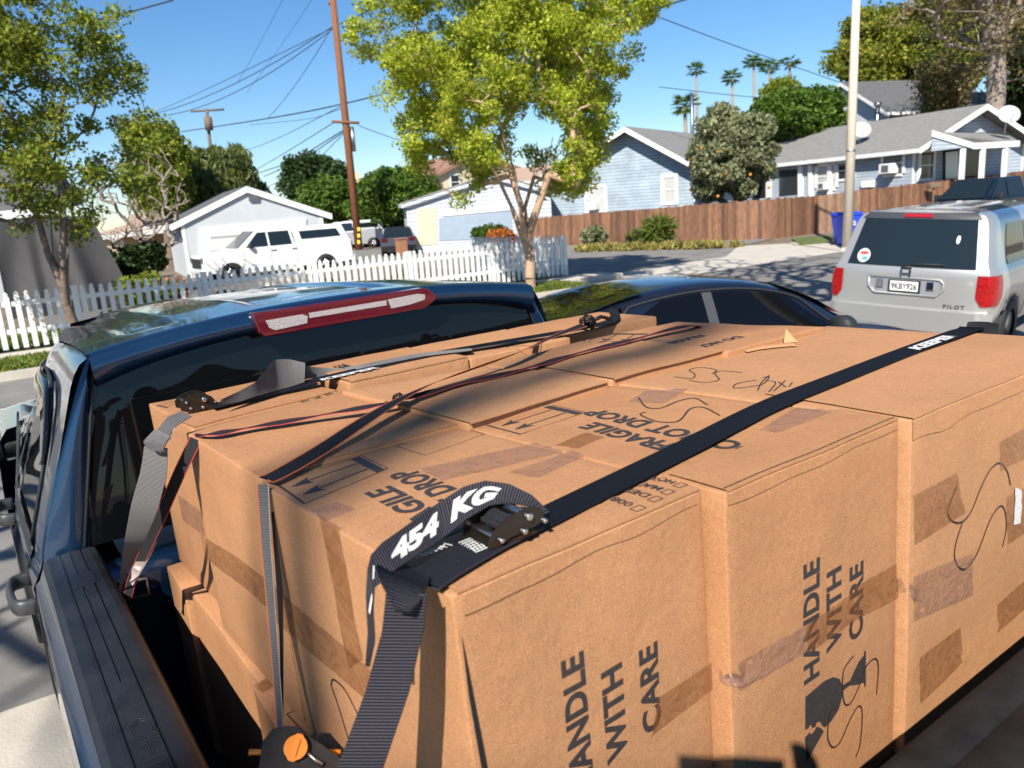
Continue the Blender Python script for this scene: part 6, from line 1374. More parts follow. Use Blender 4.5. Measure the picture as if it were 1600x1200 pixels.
for h_, sx in ((hR, 1), (hL, -1)):
    pb = h_ - V((0, 0, .05)); fin = [[(tp_(pb), .024), (tp_(h_ - V((0, 0, .01))), .026)]]
    for k in range(4):
        o_ = V((sx * (.02 - .004 * k), .012 - .004 * k, -.012 + .019 * k)); fin.append([(tp_(h_ - V((0, 0, .01))), .026), (tp_(h_ + o_), .009), (tp_(h_ + o_ + V((-sx * .012, .026, .004))), .008), (tp_(h_ + o_ + V((-sx * .032, .030, .002))), .007)])
    fin.append([(tp_(pb), .024), (tp_(pb + V((-sx * .012, .018, .02))), .011), (tp_(pb + V((-sx * .03, .02, .045))), .009)])
    skinned('hand', fin, M['skin'], ps, 1)
mb = MB()
for k in range(12):
    t = k / 11; pass
hd_ = V((0, .045, 1.70)); secs = []
for i in range(9):
    a = math.pi * .52 * i / 8; secs.append([hd_ + V((math.cos(b) * math.sin(a) * .088, math.sin(b) * math.sin(a) * .105 - .012, math.cos(a) * .105 + .005)) for b in [2 * math.pi * j / 20 for j in range(20)]])
mb.loft(secs, 0, closed=True); mb.build('hair', M['bark'], ps)
fw_ = RG @ V((0, 0, 1)); ph = MB(); c_ = CAMP - fw_ * .022; rr = RG @ V((1, 0, 0)); dn_ = RG @ V((0, 1, 0))
ph.add([c_ + rr * (a * .075 - .0) + dn_ * (b * .040 - .045) + fw_ * (d * .004) for d in (-1, 1) for b in (-1, 1) for a in (-1, 1)], [(0, 1, 3, 2), (4, 6, 7, 5), (0, 4, 5, 1), (1, 5, 7, 3), (3, 7, 6, 2), (2, 6, 4, 0)])
ph.build('phone', M['black_glass'], None, label='dark phone held up by the photographer, outside the picture', cat='phone')
# ================================================================== POLES AND WIRES
M['pole_wood'] = mat('pole_wood', (.20, .075, .03), .85, var=.4, vs=8, bump=.6, bs=30, stretch=(3, 3, .4)); M['pole_grey'] = mat('pole_grey', (.13, .10, .09), .85, var=.2, vs=8); M['pole_pale'] = mat('pole_pale', (.58, .50, .40), .75, var=.08, vs=6, bump=.2, bs=60)
M['wire'] = mat('wire', (.03, .03, .035), .6)
up = empty('utility_pole', GD(561, 390, 50), 0, 'tall reddish brown wooden utility pole with wires', 'utility pole'); O = V(up.location)
top = GD(514, -60, 50) - O; mb = MB(); mb.tube([(0, 0, -.3), top * .5, top], [.24, .21, .17], 12); mb.build('pole', M['pole_wood'], up)
def bar(a, b, r, name, mt, par, O_): mb = MB(); mb.tube([a - O_, b - O_], r, 6); return mb.build(name, mt, par)
bar(GD(519, 190, 50), GD(561, 192, 49.6), .09, 'crossarm', M['pole_wood'], up, O); bar(GD(513, 6, 50), GD(524, 3, 50), .09, 'crossarm', M['pole_wood'], up, O)
mb = MB(); c = GD(551, 212, 49.7) - O; mb.tube([c - UP * .9, c + UP * .5], .12, 8); mb.build('transformer', M['steel'], up)
M['yellow'] = mat('yellow', (.75, .55, .05), .6)
for y in (358, 368, 378): mb = MB(); c = GD(560.5, y, 49.74) - O; mb.box(c, (.16, .05, .22), R_(-35)); mb.build('yellow_marker', M['yellow'], up)
u2 = empty('utility_pole', GD(333, 345, 85), 0, 'distant utility pole with one crossarm above the willow tree', 'utility pole'); O2 = V(u2.location)
mb = MB(); mb.tube([(0, 0, -6), GD(323, 170, 85) - O2], [.2, .16], 8); mb.build('pole', M['pole_grey'], u2); bar(GD(298, 174, 85.5), GD(350, 171, 84.5), .11, 'crossarm', M['pole_grey'], u2, O2)
mb = MB(); c = GD(325, 188, 84.6) - O2; mb.tube([c - UP * .9, c + UP * .3], .38, 10); mb.build('transformer', M['bark'], u2)
lp = empty('lamp_post', (23.4, 14.75, .1), 0, 'tall pale concrete lamp post beside the blue bin', 'lamp post'); mb = MB(); b0 = V((23.4, 14.75, .1)); t0 = GD(1343, -140, 27.66); mb.tube([(0, 0, 0), t0 - b0], [.155, .105], 16); mb.build('post', M['pole_pale'], lp)
mb = MB(); c = (t0 - b0) * .30; mb.tube([c, c + UP * .06], .145, 16); mb.build('band', M['steel'], lp)
mb = MB(); c = t0 - b0; mb.tube([c, c + V((.5, -1.2, .3)), c + V((1.0, -2.4, .25))], .05, 8); mb.box(c + V((1.1, -2.7, .2)), (.3, .7, .15), R_(25)); mb.build('lamp_arm', M['steel'], lp)
# thin chimney stack or aerial behind the blue gable
mb = MB(); c = GD(1081, 160, 60); mb.tube([V((c.x, c.y, 4)), c + UP * .5], .13, 8); mb.build('roof_vent', M['steel'], None, label='slim metal flue behind the ridge of the blue gable house', cat='vent pipe')
def wire(pts, label, r=.018, sag=.0):
    P = [GD(x, y, D) for x, y, D in pts]; C_ = catmull(P, 8) if len(P) > 2 else [P[0].lerp(P[1], t / 16) - UP * (sag * 4 * (t / 16) * (1 - t / 16)) for t in range(17)]
    mb = MB(); mb.tube(C_, r * 1.3, 4); mb.build('power_line', M['wire'], None, label=label, cat='wire', group='overhead wires')
LW = [
 ([(271, 0, 34), (190, 22, 34), (110, 40, 34), (-40, 66, 34)], 'wire crossing the top left corner above the street tree', .022, 0),
 ([(519, 42, 50), (240, 178, 80)], 'upper of the two wires falling left from the tall pole towards the yellowish tree', .022, 0.6),
 ([(519, 46, 50), (262, 180, 80)], 'lower of the two wires falling left from the tall pole', .022, 0.8),
 ([(519, 42, 50), (419, 184, 60)], 'steep wire from the tall pole down to the joint left of it', .018, .3),
 ([(283, 206, 85), (419, 185, 60), (533, 163, 50), (640, 136, 60)], 'long bundled wire passing the tall pole at mid height', .03, 0),
 ([(535, 165, 50), (420, 222, 75), (336, 250, 95)], 'slack wire running left below the long bundle', .018, 0),
 ([(524, 190, 50), (440, 242, 70), (395, 268, 90)], 'wire from the crossarm down to the left', .022, 0),
 ([(536, 204, 50), (455, 252, 70), (405, 270, 90)], 'upper cable from the pole to the willow top', .03, 0),
 ([(536, 207, 50), (470, 250, 70), (412, 276, 90)], 'lower cable from the pole to the willow top', .03, 0),
 ([(530, 38, 50), (600, 6, 52), (640, -14, 54)], 'wire rising right from the tall pole out of the frame', .022, 0),
 ([(534, 40, 50), (600, 60, 60), (700, 84, 75)], 'upper wire going right from the tall pole into the crown', .016, 0),
 ([(534, 41, 50), (600, 78, 60), (700, 110, 75)], 'middle wire going right from the tall pole into the crown', .016, 0),
 ([(534, 42, 50), (600, 92, 60), (700, 150, 75)], 'lower wire going right from the tall pole into the crown', .016, 0),
 ([(1080, -4, 40), (1020, 18, 40), (860, 92, 44)], 'upper of the paired wires entering the right side of the yellow green crown', .03, 0),
 ([(1060, -6, 40), (1020, 9, 40), (850, 84, 44)], 'lower of the paired wires entering the right side of the crown', .022, 0),
 ([(1022, 24, 45), (1150, 72, 60), (1310, 128, 66)], 'thin wire running down to the two storey house', .022, 0),
 ([(1030, 136, 60), (1180, 152, 70), (1300, 158, 75)], 'faint wire low over the palms', .02, 0),
 ([(452, -20, 70), (410, 60, 75), (372, 128, 84)], 'faint wire dropping steeply from the top edge towards the distant pole', .014, 0),
 ([(500, -20, 70), (440, 70, 76), (385, 146, 84)], 'second faint wire dropping from the top edge towards the distant pole', .014, 0),
 ([(519, 44, 50), (300, 150, 75), (190, 196, 90)], 'third wire fanning left from the top of the tall pole', .018, 0),
 ([(536, 210, 50), (480, 262, 70), (418, 292, 90)], 'lowest cable from the pole towards the garage roof', .022, 0),
 ([(560, 196, 50), (760, 250, 60)], 'wire from the crossarm towards the cream house', .016, .3),
 ([(390, 195, 90), (480, 186, 75), (533, 170, 50)], 'faint wire between the two utility poles', .016, 0)]
for p_, l_, r_, s_ in LW: wire(p_, l_, r_, s_)
# ================================================================== VEHICLES
def tyre_set(root, xs, hw, r=.36, w_=.24, mt='steel'):
    for x in xs:
        for sy in (-1, 1):
            c = V((x, sy * (hw - w_ / 2 + .01), r)); mb = MB(); secs = []
            for dr, dy in ((.6, -.5), (.93, -.5), (1, -.34), (1, .34), (.93, .5), (.6, .5)): secs.append([c + V((math.cos(a) * r * dr, dy * w_, math.sin(a) * r * dr)) for a in [2 * math.pi * j / 28 for j in range(28)]])
            mb.loft(secs, 0, closed=True); o = mb.build('wheel', M['rubber'], root); mb = MB(); mb.cyl(c + V((0, sy * w_ * .3, 0)), (0, 1, 0), r * .62, .02, 24)
            for k in range(5): a = k * 1.2566; mb.tube([c + V((0, sy * w_ * .42, 0)), c + V((math.cos(a) * r * .55, sy * w_ * .44, math.sin(a) * r * .55))], [.05, .03], 5)
            mb.build('rim', M[mt], o)
def body_side(pts, hw, taper=.0):
    """closed outline (x,z) of the lower body, bulged across the width"""
    mb = MB(); n = len(pts); rows = []
    for k, (f_, s_) in enumerate(((-1, .93), (-.985, .99), (-.93, 1), (.93, 1), (.985, .99), (1, .93))):
        cx = sum(p[0] for p in pts) / n; cz = sum(p[1] for p in pts) / n; sc = 1 if abs(f_) < .99 else .985
        rows.append([V((cx + (x - cx) * sc, f_ * hw, cz + (z - cz) * sc)) for x, z in pts])
    mb.loft(rows, 0, closed=True, smooth=False, cap=True); return mb
def arches(x0, x1, zs, r=.43, wz=.36):
    """underside outline running from front x0 to rear x1 with wheel arches"""
    L = []
    for c in zs:
        for k in range(9): a = math.pi * k / 8; L.append((c + r * math.cos(a) * (1 if x0 > x1 else -1), max(.30, wz + r * math.sin(a) * .98)))
    return L
def greenhouse(mb, base, top, zb_, zt_, hb, ht, m=0):
    """base, top: (x_rear, x_front)"""
    b = [V((base[0], -hb, zb_)), V((base[1], -hb * .97, zb_)), V((base[1], hb * .97, zb_)), V((base[0], hb, zb_))]; t = [V((top[0], -ht, zt_)), V((top[1], -ht, zt_)), V((top[1], ht, zt_)), V((top[0], ht, zt_))]
    mb.add(b + t, [(0, 1, 5, 4), (1, 2, 6, 5), (2, 3, 7, 6), (3, 0, 4, 7), (4, 5, 6, 7)], m); return b, t
def side_pane(root, q, sy, name='side_window', mt='tint_glass', off=.006):
    mb = MB(); mb.prism([V((x, sy * (y + off), z)) for x, y, z in q], V((0, sy * .004, 0))); return mb.build(name, M[mt], root)
def pickup(loc, heading, paint, label, shell=False, group=None, L=5.8, hw=.98, tailcol='red_lens', simple=False):
    """x forward, heading = world angle of +x"""
    root = empty('parked_pickup', loc, heading, label, 'pickup truck', group)
    P = [(2.85, .45), (2.92, .62), (2.90, .98), (2.80, 1.10), (1.55, 1.20), (1.45, 1.22), (-2.85, 1.24), (-2.90, .62), (-2.85, .45)]
    rear = arches(0, 1, [-1.75]); fr_ = arches(0, 1, [1.95])
    under = [(-2.3, .40)] + [(x, z) for x, z in rear] + [(-1.2, .40), (1.4, .40)] + [(x, z) for x, z in fr_] + [(2.45, .42)]
    body_side(P + under, hw).build('body', M[paint], root, bevel=.025)
    mb = MB(); b, t = greenhouse(mb, (-.62, 1.62), (-.50, .78), 1.20, 1.88, .88, .70); mb.build('cab', M[paint], root, bevel=.05, seg=3)
    mb = MB(); mb.prism([V((1.57, -.78, 1.26)), V((1.57, .78, 1.26)), V((.86, .64, 1.83)), V((.86, -.64, 1.83))], V((.012, 0, .012))); mb.build('windscreen', M['tint_glass'], root)
    for sy in (-1, 1):
        yb_2 = lambda z: .88 - .18 * (z - 1.20) / .68
        side_pane(root, [(.46, yb_2(1.26), 1.26), (1.30, yb_2(1.26), 1.26), (.78, yb_2(1.78), 1.78), (.46, yb_2(1.78), 1.78)], sy); side_pane(root, [(-.48, yb_2(1.26), 1.26), (.38, yb_2(1.26), 1.26), (.38, yb_2(1.78), 1.78), (-.42, yb_2(1.78), 1.78)], sy)
        mb = MB(); mb.box((1.18, sy * 1.05, 1.32), (.12, .22, .18)); mb.build('side_mirror', M['black_plastic'], root, bevel=.03)
        for hx in (.30, -.50): mb = MB(); mb.box((hx, sy * (hw + .012), 1.10), (.20, .025, .04)); mb.build('door_handle', M['chrome'], root)
        mb = MB(); mb.box((-2.86, sy * .90, .98), (.10, .14, .38)); mb.build('tail_light', M[tailcol], root, bevel=.015); mb = MB(); mb.box((2.86, sy * .78, .92), (.12, .34, .20)); mb.build('headlight', M['chrome'], root, bevel=.02)
        for sx in (1.42, .42, -.60): mb = MB(); mb.b2((sx - .004, sy * (hw + .001), .48), (sx + .004, sy * (hw + .004), 1.20)); mb.build('door_seam', M['dark'], root)
    mb = MB(); mb.b2((2.88, -.62, .62), (2.94, .62, .98)); mb.build('grille', M['black_plastic'], root, bevel=.02)
    mb = MB(); mb.b2((2.80, -.93, .42), (3.0, .93, .60)); mb.build('front_bumper', M[paint], root, bevel=.04); mb = MB(); mb.b2((-3.0, -.93, .46), (-2.86, .93, .66)); mb.build('rear_bumper', M[paint if shell else 'chrome'], root, bevel=.03)
    if shell:
        mb = MB(); greenhouse(mb, (-2.86, -.66), (-2.62, -.62), 1.22, 1.90, .90, .74); mb.build('camper_shell', M[paint], root, bevel=.06, seg=3)
        for sy in (-1, 1): ys_ = lambda z: .90 - .16 * (z - 1.22) / .68; side_pane(root, [(-2.50, ys_(1.42), 1.42), (-.86, ys_(1.42), 1.42), (-.82, ys_(1.72), 1.72), (-2.36, ys_(1.72), 1.72)], sy, 'shell_window')
    else:
        mb = MB(); mb.b2((-2.80, -.86, 1.235), (-.68, .86, 1.246)); mb.build('bed_opening', M['dark'], root)
    tyre_set(root, (1.95, -1.75), hw, .39, .27)
    return root
def hdg(dx, dy): return math.atan2(dy, dx)
g = pl((428, 400), 30.8); wp = pickup((g.x, g.y, -.05), math.pi, 'car_white', 'white pickup with a camper shell parked in front of the grey garage', True)
g = GD(545, 380, 54); pickup((g.x, g.y, -.15), R_(150), 'car_silver', 'silver pickup parked left of the utility pole in the distance', False, 'vehicles parked beyond the alley')
g = GD(597, 378, 56); pickup((g.x, g.y, -.15), R_(12), 'car_white', 'white pickup with its tailgate towards the blue garage, right of the utility pole', True, 'vehicles parked beyond the alley')
g = GD(1547, 300, 31.5); bp_ = pickup((g.x, g.y, .05), R_(172), 'navy_paint', 'dark blue pickup parked beyond the silver sport utility vehicle', False)
def hatch(loc, heading, paint, label):
    root = empty('parked_car', loc, heading, label, 'car'); P = [(2.0, .35), (2.1, .55), (2.0, .80), (1.1, .98), (-2.0, 1.02), (-2.1, .6), (-2.0, .35)]
    body_side(P + [(-1.8, .36)] + arches(0, 1, [-1.3], .37, .32) + arches(0, 1, [1.3], .37, .32) + [(1.8, .36)], .88).build('body', M[paint], root, bevel=.05)
    mb = MB(); greenhouse(mb, (-1.95, 1.15), (-1.45, .35), .98, 1.48, .80, .62); mb.build('cabin', M[paint], root, bevel=.06, seg=3)
    for sy in (-1, 1):
        yy_ = lambda z: .80 - .18 * (z - .98) / .5; side_pane(root, [(-1.6, yy_(1.03), 1.03), (.95, yy_(1.03), 1.03), (.36, yy_(1.42), 1.42), (-1.35, yy_(1.42), 1.42)], sy); mb = MB(); mb.box((-2.02, sy * .68, .90), (.12, .30, .20)); mb.build('tail_light', M['red_lens'], root, bevel=.02)
    mb = MB(); mb.prism([V((-1.94, -.66, 1.03)), V((-1.94, .66, 1.03)), V((-1.52, .56, 1.42)), V((-1.52, -.56, 1.42))], V((-.012, 0, .01))); mb.build('rear_window', M['tint_glass'], root)
    mb = MB(); mb.prism([V((1.10, -.70, 1.02)), V((1.10, .70, 1.02)), V((.42, .56, 1.43)), V((.42, -.56, 1.43))], V((.012, 0, .01))); mb.build('windscreen', M['tint_glass'], root)
    tyre_set(root, (1.3, -1.3), .88, .32, .2); return root
hatch((-3.4, 3.35, 0), 0, 'car_silver', 'silver car added outside the picture to shade the ground left of the pickup')  # added out of view for the shadow it throws beside the pickup
g = GD(624, 382, 42); hatch((g.x, g.y, -.1), R_(62), 'car_dark', 'dark hatchback beside the blue garage, its red tail light showing')
# orange crate like bin beside it
mb = MB(); g = GD(627, 382, 38.5); mb.prism([(g.x - .22, g.y - .2, 0), (g.x + .22, g.y - .2, 0), (g.x + .22, g.y + .2, 0), (g.x - .22, g.y + .2, 0)], (0, 0, .85)); mb.b2((g.x - .26, g.y - .24, .85), (g.x + .26, g.y + .24, .90)); mb.build('planter_box', mat('terracotta', (.33, .15, .08), .7), None, bevel=.01, label='upright terracotta coloured planter beside the dark hatchback', cat='planter')
# ------------------------------------------------------------------ wheelie bin
g = V((24.9, 15.75, .02)); bn = empty('recycling_bin', g, R_(-32), 'blue wheeled recycling bin at the foot of the pale lamp post', 'recycling bin')
M['bin_blue'] = mat('bin_blue', (.02, .06, .55), .4, bump=.1, bs=40)
def frust(mb, a, b, z0, z1, dy=0):
    vs = [V((sx * a[0], sy * a[1], z0)) for sx, sy in ((-1, -1), (1, -1), (1, 1), (-1, 1))] + [V((sx * b[0], sy * b[1] + dy, z1)) for sx, sy in ((-1, -1), (1, -1), (1, 1), (-1, 1))]
    mb.add(vs, [(3, 2, 1, 0), (4, 5, 6, 7), (0, 1, 5, 4), (1, 2, 6, 5), (2, 3, 7, 6), (3, 0, 4, 7)])
mb = MB(); frust(mb, (.26, .30), (.36, .42), .04, 1.0); mb.build('bin_body', M['bin_blue'], bn, bevel=.03)
mb = MB(); frust(mb, (.39, .46), (.37, .43), 1.0, 1.05); frust(mb, (.37, .43), (.30, .34), 1.05, 1.10); mb.build('lid', M['bin_blue'], bn, bevel=.015)
for sx in (-1, 1): mb = MB(); mb.cyl((sx * .31, .34, .13), (1, 0, 0), .13, .06, 18); mb.build('wheel', M['rubber'], bn)
mb = MB(); mb.cyl((0, .50, 1.0), (1, 0, 0), .018, .5, 8); mb.build('handle', M['bin_blue'], bn)
mb = MB(); y0_ = -.365
for a0 in range(3):
    r = .14 - .04 * a0; pts = [V((math.cos(R_(k)) * r, y0_ - .032, .72 + math.sin(R_(k)) * r)) for k in range(0, 181, 15)]; q = [V((math.cos(R_(k)) * (r - .022), y0_ - .032, .72 + math.sin(R_(k)) * (r - .022))) for k in range(0, 181, 15)]
    mb.loft([pts, q], 0)
mb.add([V((-.14, y0_ - .03, .66)), V((.14, y0_ - .03, .66)), V((.14, y0_ - .03, .70)), V((-.14, y0_ - .03, .70))], [(0, 1, 2, 3)]); mb.build('emblem', M['white_ink'], bn)
# ------------------------------------------------------------------ silver SUV, x right, y forward, z up ; rear at y = 0
sv = empty('parked_suv', (9.62, 5.30, -.06), 0, 'silver sport utility vehicle parked ahead of the black car, seen from behind', 'car')
sv.matrix_world = Matrix.Translation(V((9.62, 5.30, -.06))) @ Matrix.Rotation(R_(-80.6), 4, 'Z') @ Matrix.Rotation(R_(3.0), 4, 'Y')
SP = M['silver_paint']
prof = [(.86, .32), (.93, .42), (.965, .60), (.985, .80), (.98, .95), (.955, 1.06), (.935, 1.105), (.90, 1.17), (.83, 1.50), (.795, 1.66), (.74, 1.735), (.60, 1.775), (.30, 1.80), (0, 1.805)]
def yr_(z): return .02 + (.0 if z < 1.08 else (z - 1.08) * .42) + (.05 * max(0, (.6 - z)) if z < .6 else 0)
def yf_(z): return 4.70 if z < .95 else 4.60 - (z - .95) * 2.0 if z < 1.1 else 3.45 - (z - 1.1) * 1.15
ring = [(-x, z) for x, z in prof] + [(x, z) for x, z in prof[::-1][1:]]
mb = MB(); secs = []
for i in range(25):
    t = i / 24; pin = 1 - .05 * max(0, 1 - t / .035) ** 2 if i else .955
    row = []
    for x, z in ring:
        y = yr_(z) + (yf_(z) - yr_(z)) * t + (.0); arch = 0
        zz = z
        for wc in (.95, 3.65):
            d_ = abs(y - wc)
            if d_ < .42 and z < .80: zz = max(z, .36 + math.sqrt(.42 ** 2 - d_ ** 2) * .95)
        row.append(V((x * pin, y, zz)))
    secs.append(row)
mb.loft(secs, 0, flip=False); mb.build('body', SP, sv)
def SR(x, z, off=0):      # rear surface
    w_ = np.interp(z, [p[1] for p in prof[:13]], [p[0] for p in prof[:13]]) * .955
    return V((x, yr_(z) - .075 * (1 - min(1, abs(x) / w_) ** 2.6) - off, z))
mb = MB(); secs = []
for z in [.32, .45, .58, .70, .82, .94, 1.02, 1.08, 1.11, 1.2, 1.3, 1.4, 1.5, 1.6, 1.68, 1.735, 1.775, 1.80]:
    w_ = np.interp(z, [p[1] for p in prof], [p[0] for p in prof]) * .955; secs.append([SR(w_ * (2 * j / 24 - 1), z) for j in range(25)])
mb.loft(secs, 0, flip=False); mb.build('rear_panel', SP, sv)
def rpatch(pts_, off, n=14, m=10):   # bilinear patch of rear surface coordinates (x,z): bl, br, tr, tl
    bl, br, tr_, tl = [V((p[0], 0, p[1])) for p in pts_]; S_ = []
    for i in range(m + 1):
        v = i / m; row = []
        for j in range(n + 1):
            u = j / n; p = (bl * (1 - u) + br * u) * (1 - v) + (tl * (1 - u) + tr_ * u) * v; row.append(SR(p.x, p.z, off))
        S_.append(row)
    return S_
mb = MB(); mb.loft(rpatch([(-.755, 1.125), (.755, 1.125), (.655, 1.70), (-.655, 1.70)], .006), 0, smooth=True); gl = mb.build('rear_window', M['tint_glass'], sv)
M['suv_header'] = mat('suv_header', (.05, .05, .055), .35, coat=.5)
mb = MB(); S1 = rpatch([(-.70, 1.69), (.70, 1.69), (.63, 1.765), (-.63, 1.765)], .012, m=3); mb.loft(S1, 0); S2_ = [[p for p in S1[-1]], [p + V((0, .10, .022)) for p in S1[-1]]]; mb.loft(S2_, 0); mb.build('spoiler', M['suv_header'], sv)
mb = MB(); mb.loft(rpatch([(-.17, 1.715), (.17, 1.715), (.16, 1.755), (-.16, 1.755)], .03, m=2), 0); mb.loft(rpatch([(-.17, 1.715), (.17, 1.715), (.17, 1.712), (-.17, 1.712)], .02, m=1), 0); mb.build('high_brake_light', mat('lamp_red', (.35, .01, .015), .2, coat=1), sv)
M['lamp_red2'] = mat('lamp_red2', (.42, .003, .004), .25, coat=.25, spec=.3, vs=30, bump=.5, bs=55, col2=(.16, .001, .002))
for sx in (-1, 1):
    # tail lamp wraps the corner
    mb = MB(); S_ = []
    for z in [.70 + .045 * k for k in range(9)]:
        cut = .06 * max(0, (.80 - z) / .1); row = []
        inner = .79 + cut; w_ = np.interp(z, [p[1] for p in prof], [p[0] for p in prof])
        for j in range(6): row.append(SR(sx * (inner + (w_ * .945 - inner) * j / 5), z, .018))
        for y in (.06, .14, .22, .30 - cut * 1.5): row.append(V((sx * (w_ * (.965 if y < .1 else .99) + .016), y + yr_(z) - .02, z)))
        S_.append(row)
    mb.loft(S_, 0, flip=(sx < 0)); mb.build('tail_light', M['lamp_red2'], sv)
    # side glass
    mb = MB(); W_s = lambda z: np.interp(z, [p[1] for p in prof], [p[0] for p in prof]) + .006
    for ya_2, yb_3, ra2 in ((.62, 1.45, .10), (1.52, 2.36, 0), (2.44, 3.25, 0)):
        mb = MB(); S_ = []
        for k in range(9):
            z = 1.14 + (1.62 - 1.14) * k / 8; a_ = ya_2 + (z - 1.14) * (.34 if ra2 else 0) + (.05 * (abs(k - 4) / 4) ** 4 if ra2 else 0); b_ = yb_3 - (max(0, z - 1.14) * 1.15 if yb_3 > 3 else 0)
            S_.append([V((sx * W_s(z), a_ + (b_ - a_) * j / 8, z)) for j in range(9)])
        mb.loft(S_, 0, flip=(sx < 0)); mb.build('side_window', M['tint_glass'], sv)
    mb = MB(); mb.box((sx * 1.06, 3.05, 1.16), (.20, .10, .16)); mb.build('side_mirror', SP, sv, bevel=.03)
    for yy_ in (1.48, 2.40, 3.35): mb = MB(); mb.tube([(sx * (np.interp(z, [p[1] for p in prof], [p[0] for p in prof]) + .001), yy_, z) for z in (.42, .6, .8, 1.0, 1.1)], .004, 4); mb.build('door_seam', M['dark'], sv)
mb = MB(); mb.loft([[V((x, yr_(.5) - .10 - .03 * (1 - (x / .95) ** 2) + (.16 if abs(x) > .93 else 0), z)) for x in np.linspace(-.97, .97, 25)] for z in (.36, .42, .58, .62)], 0); mb.loft([[V((x, yr_(.5) - .10 - .03 * (1 - (x / .95) ** 2) + (.16 if abs(x) > .93 else 0), .62)) for x in np.linspace(-.97, .97, 25)], [SR(x * .95, .64) for x in np.linspace(-.97, .97, 25)]], 0); mb.build('rear_bumper', SP, sv)
# plate surround, plate, emblem, lettering
def RB(x, z, off): return SR(x, z, off)
mb = MB(); o_ = [(-.44, .99), (.40, .99), (.44, .95), (.44, .87), (.36, .79), (-.36, .79), (-.44, .87)]
mb.tube([RB(x, z, .012) for x, z in o_ + [o_[0]]], .014, 6); mb.build('plate_surround', SP, sv)
mb = MB(); mb.loft(rpatch([(-.34, .80), (.34, .80), (.42, .97), (-.42, .97)], .003), 0); mb.build('plate_recess', mat('recess', (.30, .31, .34), .4, .3), sv)
mb = MB(); mb.prism([RB(x, z, .016) for x, z in ((-.19, .815), (.19, .815), (.19, .965), (-.19, .965))], V((0, -.008, 0))); plt = mb.build('licence_plate', M['black_plastic'], sv)
mb = MB(); mb.prism([RB(x, z, .026) for x, z in ((-.165, .832), (.165, .832), (.165, .95), (-.165, .95))], V((0, -.003, 0))); mb.build('plate_face', M['white_paint'], plt)
mb = MB(); p_ = RB(-.15, .852, .032); put_text(mb, '9KBY926', p_, X, UP, .30, .075, bold=.02); mb.v = [V((p.x, RB(0, .9, .033).y, p.z)) for p in mb.v]; mb.build('plate_number', M['ink'], plt)
for sx in (-1, 1): mb = MB(); mb.prism([RB(x, z, .012) for x, z in ((sx * .30 - .045, .86), (sx * .30 + .045, .86), (sx * .30 + .045, .96), (sx * .30 - .045, .96))], V((0, -.012, 0))); mb.build('plate_lamp', M['chrome'], sv, bevel=.006)
mb = MB()
for q in ([(-.062, 1.0), (-.040, 1.0), (-.034, 1.09), (-.068, 1.09)], [(.040, 1.0), (.062, 1.0), (.068, 1.09), (.034, 1.09)], [(-.042, 1.035), (.042, 1.035), (.038, 1.055), (-.038, 1.055)]): mb.prism([RB(x, z, .012) for x, z in q], V((0, -.008, 0)))
mb.build('emblem', M['chrome'], sv, bevel=.002)
mb = MB(); put_text(mb, 'PILOT', V((.46, 0, .655)), X, UP, .23, .045, bold=.03, space=1.3); mb.v = [SR(p.x, p.z, .006) for p in mb.v]; mb.build('model_lettering', M['ink'], sv)
mb = MB(); mb.tube([SR(.0, 1.13, .02), SR(-.02, 1.16, .03), SR(.42, 1.17, .02)], .010, 6); mb.tube([SR(-.06, 1.12, .012), SR(.06, 1.12, .012)], .022, 6); mb.build('rear_wiper', M['black_plastic'], sv)
mb = MB(); c = (-.56, 1.235); ri = [SR(c[0] + .085 * math.cos(a), c[1] + .085 * math.sin(a), .009) for a in np.linspace(0, 6.283, 21)[:-1]]; mb.add(ri, [list(range(20))]); st = mb.build('round_sticker', M['white_ink'], sv)
mb = MB(); mb.add([SR(c[0] + .06 * math.cos(a), c[1] + .03 + .02 * math.sin(a), .011) for a in np.linspace(0, 6.283, 13)[:-1]], [list(range(12))]); mb.build('sticker_print', mat('sticker_red', (.5, .05, .05), .6), st); mb = MB(); mb.add([SR(c[0] + .02 + .04 * math.cos(a), c[1] - .035 + .022 * math.sin(a), .011) for a in np.linspace(0, 6.283, 13)[:-1]], [list(range(12))]); mb.build('sticker_print', mat('sticker_blue', (.05, .3, .5), .6), st)
mb = MB(); mb.add([SR(.50 + .022 * math.cos(a), 1.46 + .05 * math.sin(a) , .009) for a in np.linspace(0, 6.283, 13)[:-1]], [list(range(12))]); mb.build('window_label', M['white_ink'], sv)
for x in (.95, 3.65):
    for sx in (-1, 1):
        c = V((sx * .84, x, .35)); mb = MB(); secs = []
        for dr, dx in ((.6, -.5), (.93, -.5), (1, -.34), (1, .34), (.93, .5), (.6, .5)): secs.append([c + V((dx * .24, math.cos(a) * .35 * dr, math.sin(a) * .35 * dr)) for a in [2 * math.pi * j / 28 for j in range(28)]])
        mb.loft(secs, 0, closed=True); o = mb.build('wheel', M['rubber'], sv); mb = MB(); mb.cyl(c + V((sx * .08, 0, 0)), (1, 0, 0), .22, .02, 24); mb.build('rim', M['steel'], o)
